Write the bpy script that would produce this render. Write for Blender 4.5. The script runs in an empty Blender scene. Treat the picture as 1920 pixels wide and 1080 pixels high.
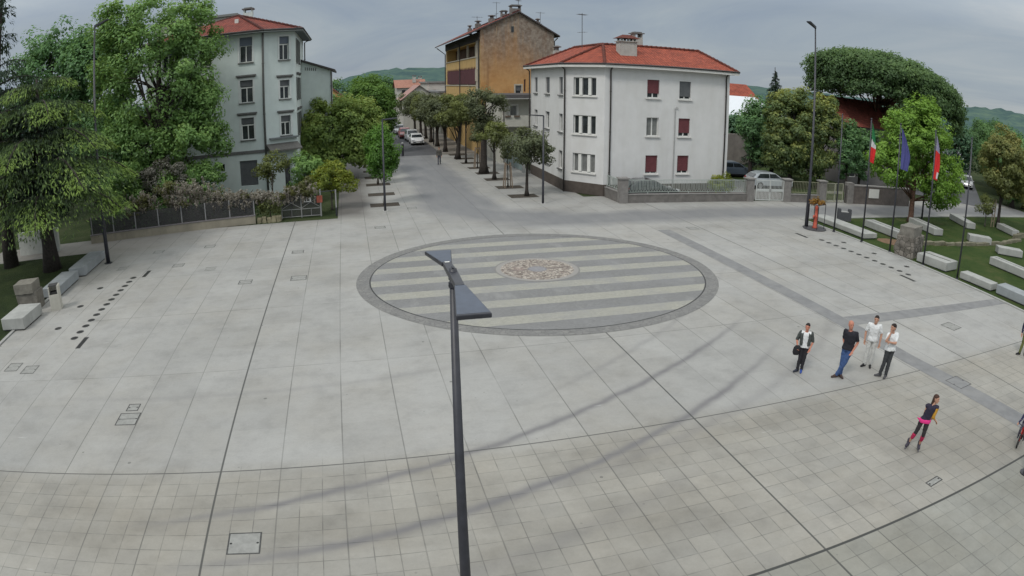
import bpy, bmesh, math, random
import numpy as np
from mathutils import Vector, Matrix, noise as mnoise

random.seed(7)
RNG = np.random.default_rng(11)
SC = bpy.context.scene
COL = SC.collection
R = math.radians

# ----------------------------------------------------------------------------- object helpers
def link(o):
    COL.objects.link(o)
    return o

def tag(o, label=None, cat=None, group=None, kind=None):
    if label: o['label'] = label
    if cat: o['category'] = cat
    if group: o['group'] = group
    if kind: o['kind'] = kind
    return o

def thing(name, label, cat, loc=(0, 0, 0), rotz=0.0, group=None):
    o = bpy.data.objects.new(name, None)
    o.empty_display_size = 0.2
    link(o)
    o.location = loc
    o.rotation_euler = (0, 0, rotz)
    return tag(o, label, cat, group)

def adopt(o, parent, world=False):
    """world=True: the mesh was built in world coordinates under an Empty that stands elsewhere."""
    if parent is not None:
        o.parent = parent
        if world and parent.parent is None and parent.type == 'EMPTY':
            o.matrix_parent_inverse = Matrix.Translation(-Vector(parent.location))
    return o

def copy_tree(o, parent=None):
    c = o.copy()
    COL.objects.link(c)
    if parent is not None:
        c.parent = parent
        c.matrix_parent_inverse = o.matrix_parent_inverse.copy()
    for ch in list(o.children):
        copy_tree(ch, c)
    return c

def dup(root, loc, rotz=0.0, label=None, group=None, scale=None):
    c = copy_tree(root)
    c.location = loc
    c.rotation_euler = (0, 0, rotz)
    if scale: c.scale = (scale, scale, scale)
    if label: c['label'] = label
    if group: c['group'] = group
    return c

class MB:
    """collects shapes and links them as ONE mesh object"""
    def __init__(self, M=None):
        self.v = []; self.f = []; self.m = []; self.uv = []; self.M = M
    def add(self, verts, faces, m=0):
        b = len(self.v)
        if self.M is not None:
            verts = [tuple(self.M @ Vector(p)) for p in verts]
        self.v += [tuple(p) for p in verts]
        for f in faces:
            self.f.append([b + i for i in f]); self.m.append(m)
    def box(self, x0, x1, y0, y1, z0, z1, m=0):
        self.add([(x0,y0,z0),(x1,y0,z0),(x1,y1,z0),(x0,y1,z0),(x0,y0,z1),(x1,y0,z1),(x1,y1,z1),(x0,y1,z1)],
                 [(0,3,2,1),(4,5,6,7),(0,1,5,4),(1,2,6,5),(2,3,7,6),(3,0,4,7)], m)
    def obox(self, c, s, rz=0.0, m=0, M=None):
        T = Matrix.Translation(c) @ Matrix.Rotation(rz, 4, 'Z')
        if M is not None: T = Matrix.Translation(c) @ M
        x, y, z = s[0]/2, s[1]/2, s[2]/2
        vs = [T @ Vector(p) for p in [(-x,-y,-z),(x,-y,-z),(x,y,-z),(-x,y,-z),(-x,-y,z),(x,-y,z),(x,y,z),(-x,y,z)]]
        self.add(vs, [(0,3,2,1),(4,5,6,7),(0,1,5,4),(1,2,6,5),(2,3,7,6),(3,0,4,7)], m)
    def poly(self, pts, m=0):
        self.add(pts, [tuple(range(len(pts)))], m)
    def prism(self, poly, z0, z1, m=0):
        n = len(poly)
        vs = [(p[0], p[1], z0) for p in poly] + [(p[0], p[1], z1) for p in poly]
        fs = [tuple(range(n-1, -1, -1)), tuple(range(n, 2*n))]
        fs += [(i, (i+1) % n, n + (i+1) % n, n + i) for i in range(n)]
        self.add(vs, fs, m)
    def tube(self, pts, radii, n=8, m=0, caps=True):
        pts = [Vector(p) for p in pts]
        if not isinstance(radii, (list, tuple)): radii = [radii] * len(pts)
        vs = []; prev = None
        for i, p in enumerate(pts):
            d = (pts[min(i+1, len(pts)-1)] - pts[max(i-1, 0)]).normalized()
            if prev is None:
                a = Vector((1,0,0)) if abs(d.x) < 0.9 else Vector((0,1,0))
                u = d.cross(a).normalized()
            else:
                u = (prev - d * prev.dot(d))
                u = u.normalized() if u.length > 1e-6 else d.orthogonal().normalized()
            prev = u; w = d.cross(u)
            for k in range(n):
                t = 2*math.pi*k/n
                vs.append(p + (u*math.cos(t) + w*math.sin(t)) * radii[i])
        fs = []
        for i in range(len(pts)-1):
            for k in range(n):
                fs.append((i*n+k, i*n+(k+1) % n, (i+1)*n+(k+1) % n, (i+1)*n+k))
        if caps:
            fs.append(tuple(range(n-1, -1, -1))); fs.append(tuple((len(pts)-1)*n + k for k in range(n)))
        self.add(vs, fs, m)
    def lathe(self, prof, c=(0,0,0), n=24, m=0):
        vs = []
        for r, z in prof:
            for k in range(n):
                t = 2*math.pi*k/n
                vs.append((c[0]+r*math.cos(t), c[1]+r*math.sin(t), c[2]+z))
        fs = [(i*n+k, i*n+(k+1) % n, (i+1)*n+(k+1) % n, (i+1)*n+k) for i in range(len(prof)-1) for k in range(n)]
        fs.append(tuple(range(n-1, -1, -1))); fs.append(tuple((len(prof)-1)*n + k for k in range(n)))
        self.add(vs, fs, m)
    def disc(self, c, r, n=24, m=0, kx=1.0):
        self.add([(c[0]+r*kx*math.cos(2*math.pi*k/n), c[1]+r*math.sin(2*math.pi*k/n), c[2]) for k in range(n)], [tuple(range(n))], m)
    def ring(self, c, r0, r1, n=96, m=0, kx=1.0):
        vs = [(c[0]+r*kx*math.cos(2*math.pi*k/n), c[1]+r*math.sin(2*math.pi*k/n), c[2]) for r in (r0, r1) for k in range(n)]
        self.add(vs, [(k, n+k, n+(k+1) % n, (k+1) % n) for k in range(n)], m)
    def ball(self, c, r, n=10, m=0):
        if not isinstance(r, (tuple, list)): r = (r, r, r)
        vs = [(c[0], c[1], c[2]-r[2])]
        rows = n // 2
        for i in range(1, rows):
            a = -math.pi/2 + math.pi*i/rows
            for k in range(n):
                t = 2*math.pi*k/n
                vs.append((c[0]+r[0]*math.cos(a)*math.cos(t), c[1]+r[1]*math.cos(a)*math.sin(t), c[2]+r[2]*math.sin(a)))
        vs.append((c[0], c[1], c[2]+r[2]))
        fs = [(0, 1+(k+1) % n, 1+k) for k in range(n)]
        for i in range(rows-2):
            for k in range(n):
                fs.append((1+i*n+k, 1+i*n+(k+1) % n, 1+(i+1)*n+(k+1) % n, 1+(i+1)*n+k))
        last = len(vs)-1; b = 1+(rows-2)*n
        fs += [(b+k, b+(k+1) % n, last) for k in range(n)]
        self.add(vs, fs, m)
    def mesh(self, name, mats, smooth=False):
        me = bpy.data.meshes.new(name)
        me.from_pydata(self.v, [], self.f)
        for mt in (mats if isinstance(mats, (list, tuple)) else [mats]): me.materials.append(mt)
        me.polygons.foreach_set('material_index', self.m)
        if smooth: me.polygons.foreach_set('use_smooth', [True]*len(me.polygons))
        me.update()
        return me
    def build(self, name, mats, parent=None, world=False, smooth=False, bevel=0.0):
        me = self.mesh(name, mats, smooth)
        if bevel > 0:
            bm = bmesh.new(); bm.from_mesh(me)
            bmesh.ops.remove_doubles(bm, verts=bm.verts, dist=1e-5)
            bmesh.ops.recalc_face_normals(bm, faces=bm.faces)
            es = [e for e in bm.edges if e.is_manifold and e.calc_face_angle(0) > 0.5]
            bmesh.ops.bevel(bm, geom=es, offset=bevel, segments=2, profile=0.6, affect='EDGES', clamp_overlap=True)
            bm.to_mesh(me); bm.free()
        o = link(bpy.data.objects.new(name, me))
        return adopt(o, parent, world)

def planar_uv(o):
    """u along the horizontal of each face, v up its slope, in metres"""
    me = o.data
    uvl = me.uv_layers.new(name='UVMap')
    up = Vector((0,0,1))
    for p in me.polygons:
        n = p.normal
        u = up.cross(n)
        u = u.normalized() if u.length > 1e-4 else Vector((1,0,0))
        v = n.cross(u).normalized()
        for li in p.loop_indices:
            c = me.vertices[me.loops[li].vertex_index].co
            uvl.data[li].uv = (c.dot(u), c.dot(v))
    return o

def struct(name, mb, mats, **k):
    o = mb.build(name, mats, **k)
    return tag(o, kind='structure')

# ----------------------------------------------------------------------------- materials
class NT:
    def __init__(self, name, world=False):
        if world:
            self.mat = bpy.data.worlds.new(name)
        else:
            self.mat = bpy.data.materials.new(name)
        self.mat.use_nodes = True
        self.t = self.mat.node_tree
        self.t.nodes.clear()
    def n(self, kind, **k):
        nd = self.t.nodes.new(kind)
        for a, b in k.items():
            if a.startswith('i_'):
                key = a[2:]
                key = int(key) if key.isdigit() else key.replace('_', ' ')
                nd.inputs[key].default_value = b
            else:
                setattr(nd, a, b)
        return nd
    def l(self, a, b): self.t.links.new(a, b)
    def put(self, sock, val):
        if hasattr(val, 'is_output') or isinstance(val, bpy.types.NodeSocket): self.l(val, sock)
        else: sock.default_value = val
    def math(self, op, a, b=None, c=None, clamp=False):
        nd = self.n('ShaderNodeMath', operation=op); nd.use_clamp = clamp
        self.put(nd.inputs[0], a)
        if b is not None: self.put(nd.inputs[1], b)
        if c is not None: self.put(nd.inputs[2], c)
        return nd.outputs[0]
    def mix(self, fac, a, b, mode='MIX'):
        nd = self.n('ShaderNodeMix', data_type='RGBA', blend_type=mode)
        self.put(nd.inputs[0], fac)
        for s, v in ((nd.inputs[6], a), (nd.inputs[7], b)):
            if isinstance(v, (tuple, list)): s.default_value = (*v[:3], 1)
            else: self.l(v, s)
        return nd.outputs[2]
    def ramp(self, fac, stops, interp='LINEAR'):
        nd = self.n('ShaderNodeValToRGB'); cr = nd.color_ramp; cr.interpolation = interp
        while len(cr.elements) < len(stops): cr.elements.new(0.5)
        for e, (p, c) in zip(cr.elements, stops):
            e.position = p
            e.color = (*c, 1) if isinstance(c, (tuple, list)) else (c, c, c, 1)
        self.put(nd.inputs[0], fac)
        return nd.outputs[0]
    def noise(self, vec, scale, detail=4, rough=0.55, dist=0.0):
        nd = self.n('ShaderNodeTexNoise')
        nd.inputs['Scale'].default_value = scale; nd.inputs['Detail'].default_value = detail
        nd.inputs['Roughness'].default_value = rough; nd.inputs['Distortion'].default_value = dist
        if vec is not None: self.l(vec, nd.inputs['Vector'])
        return nd.outputs[0]
    def coord(self, which='Object'): return self.n('ShaderNodeTexCoord').outputs[which]
    def mapping(self, vec, scale=(1,1,1), loc=(0,0,0), rot=(0,0,0)):
        nd = self.n('ShaderNodeMapping')
        nd.inputs['Scale'].default_value = scale; nd.inputs['Location'].default_value = loc; nd.inputs['Rotation'].default_value = rot
        self.l(vec, nd.inputs['Vector'])
        return nd.outputs[0]
    def bsdf(self, color, rough=0.8, metal=0.0, spec=0.3, bump=None, bump_d=0.01, bump_s=0.4):
        nd = self.n('ShaderNodeBsdfPrincipled')
        if isinstance(color, (tuple, list)): nd.inputs['Base Color'].default_value = (*color[:3], 1)
        else: self.l(color, nd.inputs['Base Color'])
        self.put(nd.inputs['Roughness'], rough)
        nd.inputs['Metallic'].default_value = metal
        nd.inputs['Specular IOR Level'].default_value = spec
        if bump is not None:
            b = self.n('ShaderNodeBump'); b.inputs['Distance'].default_value = bump_d; b.inputs['Strength'].default_value = bump_s
            self.l(bump, b.inputs['Height']); self.l(b.outputs[0], nd.inputs['Normal'])
        out = self.n('ShaderNodeOutputMaterial')
        self.l(nd.outputs[0], out.inputs[0])
        return nd

def mul(c, k): return tuple(max(0, min(1, x*k)) for x in c)

_MC = {}
def mat(name, col, rough=0.75, var=0.14, scale=5.0, metal=0.0, spec=0.3, bump=0.0, stain=0.0, stain_col=None, rnd=0.0):
    if name in _MC: return _MC[name]
    t = NT(name)
    co = t.coord()
    f = t.noise(co, scale, 6, 0.6)
    c = t.ramp(f, [(0.28, mul(col, 1-var)), (0.72, mul(col, 1+var))])
    if stain > 0:
        s1 = t.noise(t.mapping(co, (0.9, 0.9, 0.16)), 1.3, 6, 0.65)
        s2 = t.noise(co, 0.5, 4, 0.6)
        s = t.math('MULTIPLY', t.math('ADD', s1, t.math('MULTIPLY', s2, 0.6)), 0.62)
        fac = t.math('MULTIPLY', t.ramp(s, [(0.46, 0.0), (0.72, 1.0)]), stain)
        c = t.mix(fac, c, stain_col or mul(col, 0.5))
    if rnd > 0:
        oi = t.n('ShaderNodeObjectInfo').outputs['Random']
        hv = t.n('ShaderNodeHueSaturation')
        t.l(t.math('ADD', t.math('MULTIPLY', oi, rnd), 1 - rnd/2), hv.inputs['Value']); t.l(c, hv.inputs['Color'])
        c = hv.outputs[0]
    b = t.noise(co, scale*5, 3, 0.6) if bump > 0 else None
    t.bsdf(c, rough, metal, spec, b, 0.01, bump)
    _MC[name] = t.mat
    return t.mat

def leaf_mat(name, dark, mid, light, transl=0.34, clump=0.9, stops=(0.08, 0.42, 0.85)):
    if name in _MC: return _MC[name]
    t = NT(name)
    tone = t.n('ShaderNodeAttribute', attribute_name='tone').outputs['Fac']
    isl = t.n('ShaderNodeNewGeometry').outputs['Random Per Island']
    nz = t.noise(t.coord(), clump, 3, 0.6)
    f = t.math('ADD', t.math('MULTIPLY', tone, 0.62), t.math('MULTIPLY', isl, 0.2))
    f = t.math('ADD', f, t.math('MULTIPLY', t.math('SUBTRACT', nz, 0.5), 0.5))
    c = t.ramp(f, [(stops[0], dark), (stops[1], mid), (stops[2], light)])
    d = t.n('ShaderNodeBsdfDiffuse'); t.l(c, d.inputs[0])
    tr = t.n('ShaderNodeBsdfTranslucent'); t.l(t.mix(0.5, c, (light[0], light[1], light[2]*0.6)), tr.inputs[0])
    g = t.n('ShaderNodeBsdfGlossy'); g.inputs['Roughness'].default_value = 0.5; g.inputs[0].default_value = (0.6,0.65,0.6,1)
    m1 = t.n('ShaderNodeMixShader'); m1.inputs[0].default_value = transl; t.l(d.outputs[0], m1.inputs[1]); t.l(tr.outputs[0], m1.inputs[2])
    m2 = t.n('ShaderNodeMixShader'); m2.inputs[0].default_value = 0.03; t.l(m1.outputs[0], m2.inputs[1]); t.l(g.outputs[0], m2.inputs[2])
    o = t.n('ShaderNodeOutputMaterial'); t.l(m2.outputs[0], o.inputs[0])
    _MC[name] = t.mat
    return t.mat

def glass_mat(name, col=(0.03,0.035,0.04), rough=0.12, curtain=0.0):
    if name in _MC: return _MC[name]
    t = NT(name)
    co = t.coord()
    f = t.noise(co, 1.7, 3, 0.5)
    c = t.ramp(f, [(0.35, mul(col, 0.7)), (0.7, mul(col, 1.5))])
    if curtain > 0:
        w = t.n('ShaderNodeTexWave', wave_type='BANDS', bands_direction='X'); w.inputs['Scale'].default_value = 6; w.inputs['Distortion'].default_value = 1.5
        t.l(co, w.inputs['Vector'])
        c = t.mix(t.math('MULTIPLY', w.outputs['Fac'], curtain), c, (0.35, 0.35, 0.33))
    t.bsdf(c, rough, 0.0, 0.6)
    _MC[name] = t.mat
    return t.mat

# ----------------------------------------------------------------------------- foliage
def leaf_object(name, P, N, size, aspect, tone, material, parent=None, up=None):
    n = len(P)
    r = RNG.normal(size=(n, 3)) if up is None else up
    N = N / np.maximum(np.linalg.norm(N, axis=1, keepdims=True), 1e-6)
    U = r - N * (r*N).sum(1, keepdims=True)
    U /= np.maximum(np.linalg.norm(U, axis=1, keepdims=True), 1e-6)
    V = np.cross(N, U)
    s = (size * RNG.uniform(0.65, 1.35, n))[:, None]
    U = U*s*0.5; V = V*s*0.5*aspect
    vs = np.empty((n, 4, 3)); vs[:,0] = P-U; vs[:,1] = P+V-U*0.1; vs[:,2] = P+U; vs[:,3] = P-V-U*0.1
    me = bpy.data.meshes.new(name)
    me.vertices.add(n*4); me.loops.add(n*4); me.polygons.add(n)
    me.vertices.foreach_set('co', vs.reshape(-1).astype(np.float32))
    me.loops.foreach_set('vertex_index', np.arange(n*4, dtype=np.int32))
    me.polygons.foreach_set('loop_start', np.arange(0, n*4, 4, dtype=np.int32))
    me.update(calc_edges=True)
    at = me.attributes.new('tone', 'FLOAT', 'FACE')
    at.data.foreach_set('value', np.clip(tone, 0, 1).astype(np.float32))
    me.materials.append(material)
    o = link(bpy.data.objects.new(name, me))
    if parent is not None: o.parent = parent
    return o

def sphere_dirs(n):
    d = RNG.normal(size=(n, 3))
    return d / np.linalg.norm(d, axis=1, keepdims=True)

def lobe_clusters(lobes, cr, shell=0.55, up_bias=0.15):
    """lobes: (cx,cy,cz, rx,ry,rz, n). Returns clusters (x,y,z,r,outness)"""
    out = []
    for cx, cy, cz, rx, ry, rz, n in lobes:
        d = sphere_dirs(n)
        d[:, 2] += up_bias; d /= np.linalg.norm(d, axis=1, keepdims=True)
        k = RNG.uniform(shell, 1.0, n)
        for i in range(n):
            rr = cr * RNG.uniform(0.65, 1.35)
            out.append((cx + d[i,0]*rx*k[i], cy + d[i,1]*ry*k[i], cz + d[i,2]*rz*k[i], rr, k[i]*0.5+0.5*d[i,2]))
    return out

def crown_object(clusters, per, size, material, parent, name='crown', aspect=0.55, flat=0.75, droop=0.0):
    Ps, Ns, Ts = [], [], []
    cen = np.mean([c[:3] for c in clusters], axis=0)
    for (x, y, z, r, o) in clusters:
        n = max(8, int(per * RNG.uniform(0.7, 1.3)))
        d = sphere_dirs(n)
        k = RNG.uniform(0.35, 1.0, n)**0.6
        p = d * (k*r)[:, None]; p[:, 2] *= flat
        p[:, 2] -= droop * (p[:,0]**2 + p[:,1]**2)
        Ps.append(p + np.array([x, y, z]))
        outw = np.array([x, y, z]) - cen
        outw = outw / (np.linalg.norm(outw) + 1e-6)
        Ns.append(d*0.8 + outw*0.5 + np.array([0,0,0.55]) + RNG.normal(size=(n,3))*0.45)
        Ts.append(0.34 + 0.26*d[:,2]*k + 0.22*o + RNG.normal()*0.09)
    return leaf_object(name, np.concatenate(Ps), np.concatenate(Ns), size, aspect, np.concatenate(Ts), material, parent)

BARK = dict(col=(0.075, 0.065, 0.055))
def bark(name='bark_grey', col=(0.085, 0.075, 0.062)):
    return mat(name, col, 0.9, 0.4, 9, bump=0.8)

def trunk_object(h, r, clusters, nlimb, parent, barkm, lean=(0,0), split=0.45, limb_r=0.38, name='trunk', taper=0.35):
    mb = MB()
    pts, rad = [], []
    N = 9
    for i in range(N):
        t = i/(N-1)
        wob = 0.06*h*0.15
        pts.append((lean[0]*t + math.sin(t*5+r*37)*wob*t, lean[1]*t + math.cos(t*4+r*19)*wob*t, h*t))
        flare = 1.0 + 0.55*max(0, 1-t*9)
        rad.append(r*flare*(1-t*(1-taper)))
    mb.tube(pts, rad, 10)
    if clusters and nlimb:
        idx = RNG.choice(len(clusters), size=min(nlimb, len(clusters)), replace=False)
        for i in idx:
            c = Vector(clusters[i][:3])
            t0 = RNG.uniform(split, 0.97)
            k = int(t0*(N-1)); a = Vector(pts[k])
            mid = a.lerp(c, 0.5) + Vector((RNG.normal()*0.08*h*0.3, RNG.normal()*0.08*h*0.3, 0.03*h))
            q = [a, a.lerp(mid, 0.5)+Vector((0,0,0.01*h)), mid, c]
            r0 = rad[k]*limb_r*RNG.uniform(0.7, 1.2)
            mb.tube(q, [r0, r0*0.8, r0*0.55, r0*0.2], 6)
    return mb.build(name, barkm, parent, smooth=True)

def tree(name, label, loc, h, r, lobes, cr, per, leaf, lmat, barkm=None, group=None, nlimb=14, cat='tree', lean=(0,0), shell=0.55, rotz=0.0, flat=0.75, split=0.45, aspect=0.55, taper=0.35, droop=0.0):
    root = thing(name, label, cat, loc, rotz, group)
    cl = lobe_clusters(lobes, cr, shell)
    trunk_object(h, r, cl, nlimb, root, barkm or bark(), lean, split, taper=taper)
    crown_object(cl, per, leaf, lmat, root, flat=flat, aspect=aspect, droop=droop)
    return root
# ----------------------------------------------------------------------------- camera: a wide webcam lens (measured barrel curve)
CAM_H = 8.2
cd = bpy.data.cameras.new('webcam')
cd.lens = 20.0; cd.sensor_width = 36.0; cd.sensor_fit = 'HORIZONTAL'
cd.clip_start = 0.1; cd.clip_end = 6000
cd.type = 'PANO'
cd.panorama_type = 'FISHEYE_LENS_POLYNOMIAL'
cd.fisheye_fov = math.pi
cd.fisheye_polynomial_k0 = 0.0
cd.fisheye_polynomial_k1 = -4.23706277e-02
cd.fisheye_polynomial_k2 = -7.76414784e-05
cd.fisheye_polynomial_k3 = 1.00321823e-05
cd.fisheye_polynomial_k4 = -6.32240640e-07
cam = link(bpy.data.objects.new('webcam', cd))
cam.location = (0, 0, CAM_H)
cam.rotation_euler = (R(90 - 17.706), 0, R(-13.987))
SC.camera = cam

# ----------------------------------------------------------------------------- light: overcast spring day
SUN_EL, SUN_AZ = 50, 228       # azimuth measured from +Y towards +X
wt = NT('World', world=True)
SC.world = wt.mat
sky = wt.n('ShaderNodeTexSky', sky_type='NISHITA', sun_disc=False)
sky.sun_elevation = R(SUN_EL); sky.sun_rotation = R(SUN_AZ)
bg_sky = wt.n('ShaderNodeBackground'); bg_sky.inputs[1].default_value = 0.07
wt.l(sky.outputs[0], bg_sky.inputs[0])
gen = wt.coord('Generated')
sx = wt.n('ShaderNodeSeparateXYZ'); wt.l(gen, sx.inputs[0])
el = wt.math('MAXIMUM', sx.outputs[2], 0.0)
# cloud deck: project the direction onto a plane so streaks stretch towards the horizon
den = wt.math('ADD', el, 0.09)
cx = wt.n('ShaderNodeCombineXYZ')
wt.l(wt.math('DIVIDE', sx.outputs[0], den), cx.inputs[0]); wt.l(wt.math('DIVIDE', sx.outputs[1], den), cx.inputs[1])
n1 = wt.noise(wt.mapping(cx.outputs[0], (0.55, 0.28, 1), (3.1, 1.7, 0), (0, 0, 0.5)), 1.0, 7, 0.6, 0.9)
n2 = wt.noise(wt.mapping(cx.outputs[0], (0.10, 0.13, 1), (1.3, 4.2, 0)), 1.0, 4, 0.5, 0.2)
nn = wt.math('ADD', wt.math('MULTIPLY', n1, 0.55), wt.math('MULTIPLY', n2, 0.45))
ccol = wt.ramp(nn, [(0.36, (0.262, 0.318, 0.405)), (0.50, (0.335, 0.388, 0.445)), (0.62, (0.43, 0.465, 0.495))])
grad = wt.ramp(el, [(0.0, (0.265,0.262,0.257)), (0.13, (0.265,0.262,0.257)), (0.42, (0.80,0.745,0.675)), (1.0, (1.0,0.895,0.775))])
bg_c = wt.n('ShaderNodeBackground')
wt.l(wt.mix(1.0, ccol, grad, 'MULTIPLY'), bg_c.inputs[0]); bg_c.inputs[1].default_value = 3.9
gm = wt.n('ShaderNodeMixShader'); gm.inputs[0].default_value = 0.86
wt.l(bg_sky.outputs[0], gm.inputs[1]); wt.l(bg_c.outputs[0], gm.inputs[2])
wo = wt.n('ShaderNodeOutputWorld'); wt.l(gm.outputs[0], wo.inputs[0])

sd = bpy.data.lights.new('sun', 'SUN'); sd.energy = 1.5; sd.angle = R(12); sd.color = (1.0, 0.96, 0.9)
sun = link(bpy.data.objects.new('sun', sd))
a, e = R(SUN_AZ), R(SUN_EL)
sdir = Vector((math.sin(a)*math.cos(e), math.cos(a)*math.cos(e), math.sin(e)))
sun.rotation_euler = sdir.to_track_quat('Z', 'Y').to_euler()
sun.location = (0, -20, 60)
SC.view_settings.view_transform = 'Standard'
SC.view_settings.look = 'None'
SC.view_settings.exposure = 0
SC.cycles.adaptive_threshold = 0.02
SC.cycles.max_bounces = 6
SC.cycles.diffuse_bounces = 3
SC.cycles.transparent_max_bounces = 8
SC.cycles.use_denoising = True

# ----------------------------------------------------------------------------- ground materials
COLW, COLX = 1.461, -3.604          # slab columns
def line_mask(t, x, pitch, off, half, soft=0.006):
    """1 on lines x = off + k*pitch"""
    f = t.math('FRACT', t.math('DIVIDE', t.math('SUBTRACT', x, off - pitch/2), pitch))
    d = t.math('MULTIPLY', t.math('ABSOLUTE', t.math('SUBTRACT', f, 0.5)), pitch)
    return t.math('SUBTRACT', 1.0, t.math('DIVIDE', t.math('SUBTRACT', d, half), soft), clamp=True)
def band(t, x, a, b, soft):
    u = t.math('DIVIDE', t.math('SUBTRACT', x, a - soft/2), soft, clamp=True)
    v = t.math('DIVIDE', t.math('SUBTRACT', b + soft/2, x), soft, clamp=True)
    return t.math('MULTIPLY', u, v)

def plaza_material():
    t = NT('plaza_concrete')
    co = t.coord()
    s = t.n('ShaderNodeSeparateXYZ'); t.l(co, s.inputs[0]); X, Y = s.outputs[0], s.outputs[1]
    big = t.noise(co, 0.10, 3, 0.6)
    med = t.noise(co, 0.7, 5, 0.65)
    fine = t.noise(co, 14, 3, 0.7)
    grain = t.noise(co, 90, 0, 0.7)
    wig = t.noise(co, 1.1, 2, 0.5); brk = t.noise(co, 1.6, 2, 0.7)
    c = t.ramp(big, [(0.3, (0.280, 0.278, 0.264)), (0.7, (0.322, 0.318, 0.303))])
    # tiles
    near = t.math('SUBTRACT', 1.0, t.math('DIVIDE', t.math('SUBTRACT', Y, 12.7), 0.8), clamp=True)
    vfront = t.math('SUBTRACT', 1.0, t.math('DIVIDE', t.math('SUBTRACT', Y, 7.2), 0.04), clamp=True)
    def cell(px, py, ox, oy):
        cv = t.n('ShaderNodeCombineXYZ')
        t.l(t.math('FLOOR', t.math('DIVIDE', t.math('SUBTRACT', X, ox), px)), cv.inputs[0])
        t.l(t.math('FLOOR', t.math('DIVIDE', t.math('SUBTRACT', Y, oy), py)), cv.inputs[1])
        w = t.n('ShaderNodeTexWhiteNoise', noise_dimensions='2D'); t.l(cv.outputs[0], w.inputs['Vector'])
        return w.outputs[0]
    small = COLW/3
    tile_s = cell(small, 0.4865, COLX, 13.1)
    tile_b = cell(COLW, 1.95, COLX, 13.1)
    c = t.mix(1.0, c, t.ramp(tile_b, [(0, 0.95), (1, 1.04)]), 'MULTIPLY')
    c = t.mix(near, c, t.mix(1.0, c, t.ramp(tile_s, [(0, (0.88, 0.87, 0.845)), (0.5, (0.925, 0.91, 0.875)), (1, (0.965, 0.945, 0.905))]), 'MULTIPLY'))
    c = t.mix(t.math('MULTIPLY', vfront, 0.6), c, t.mix(1.0, c, (0.78, 0.83, 0.83), 'MULTIPLY'))
    # weathering: blotches, streaks, brownish patches
    c = t.mix(1.0, c, t.ramp(med, [(0.26, 0.80), (0.48, 0.985), (0.74, 1.07)]), 'MULTIPLY')
    blot = t.noise(co, 2.6, 4, 0.7)
    c = t.mix(1.0, c, t.ramp(blot, [(0.3, 0.93), (0.5, 1.0), (0.7, 1.035)]), 'MULTIPLY')
    brown = t.noise(co, 0.23, 3, 0.7)
    c = t.mix(t.math('MULTIPLY', t.ramp(brown, [(0.42, 0), (0.68, 1)]), 0.55), c, t.mix(1.0, c, (0.91, 0.875, 0.815), 'MULTIPLY'))
    c = t.mix(near, c, t.mix(1.0, c, t.ramp(t.noise(t.mapping(co, (0.16, 0.4, 1)), 1.0, 4, 0.7), [(0.32, (0.86, 0.84, 0.805)), (0.6, (1.02, 1.01, 0.99))]), 'MULTIPLY'))
    streak = t.noise(t.mapping(co, (0.35, 2.2, 1), rot=(0, 0, 0.25)), 1.0, 3, 0.7)
    c = t.mix(t.math('MULTIPLY', t.ramp(streak, [(0.52, 0), (0.75, 1)]), 0.35), c, t.mix(1.0, c, (0.86, 0.865, 0.875), 'MULTIPLY'))
    c = t.mix(1.0, c, t.ramp(fine, [(0.25, 0.955), (0.75, 1.045)]), 'MULTIPLY')
    c = t.mix(1.0, c, t.ramp(grain, [(0.2, 0.95), (0.8, 1.05)]), 'MULTIPLY')
    # wheel-worn lanes: the street, its turn, the cross street
    wob = t.math('MULTIPLY', t.math('SUBTRACT', t.noise(co, 0.18, 2, 0.6), 0.5), 2.6)
    Xw = t.math('ADD', X, wob); Yw = t.math('ADD', Y, t.math('MULTIPLY', wob, 0.6))
    lane1 = t.math('MULTIPLY', band(t, Xw, 4.9, 9.4, 1.0), band(t, Yw, 40.0, 200, 7.0))
    lane2 = t.math('MULTIPLY', band(t, Yw, 35.6, 39.0, 1.3), band(t, Xw, 8.5, 300, 6.0))
    rx = t.math('SUBTRACT', X, 13.2); ry = t.math('SUBTRACT', Y, 44.6)
    rr = t.math('SQRT', t.math('ADD', t.math('MULTIPLY', rx, rx), t.math('MULTIPLY', ry, ry)))
    turn = t.math('MULTIPLY', band(t, t.math('ADD', rr, wob), 4.6, 8.6, 1.6), t.math('MULTIPLY', band(t, X, -10, 13.6, 2.5), band(t, Y, 20, 45.2, 2.5)))
    lane = t.math('MAXIMUM', t.math('MAXIMUM', lane1, lane2), turn)
    lane = t.math('MULTIPLY', lane, t.ramp(t.noise(t.mapping(co, (0.9, 0.25, 1)), 0.9, 3, 0.65), [(0.25, 0.68), (0.7, 1.0)]))
    c = t.mix(t.math('MULTIPLY', lane, 0.98), c, (0.160, 0.162, 0.167))
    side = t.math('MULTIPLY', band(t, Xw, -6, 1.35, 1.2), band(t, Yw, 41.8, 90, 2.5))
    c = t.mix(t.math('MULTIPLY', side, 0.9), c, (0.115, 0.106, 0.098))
    shade = t.math('MULTIPLY', band(t, Xw, -40, -10.5, 5.0), band(t, Yw, 36.0, 60, 3.5))  # brownish tree shadow painted into the paving before the garden wall
    c = t.mix(t.math('MULTIPLY', shade, 0.55), c, (0.16, 0.145, 0.125))
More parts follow.
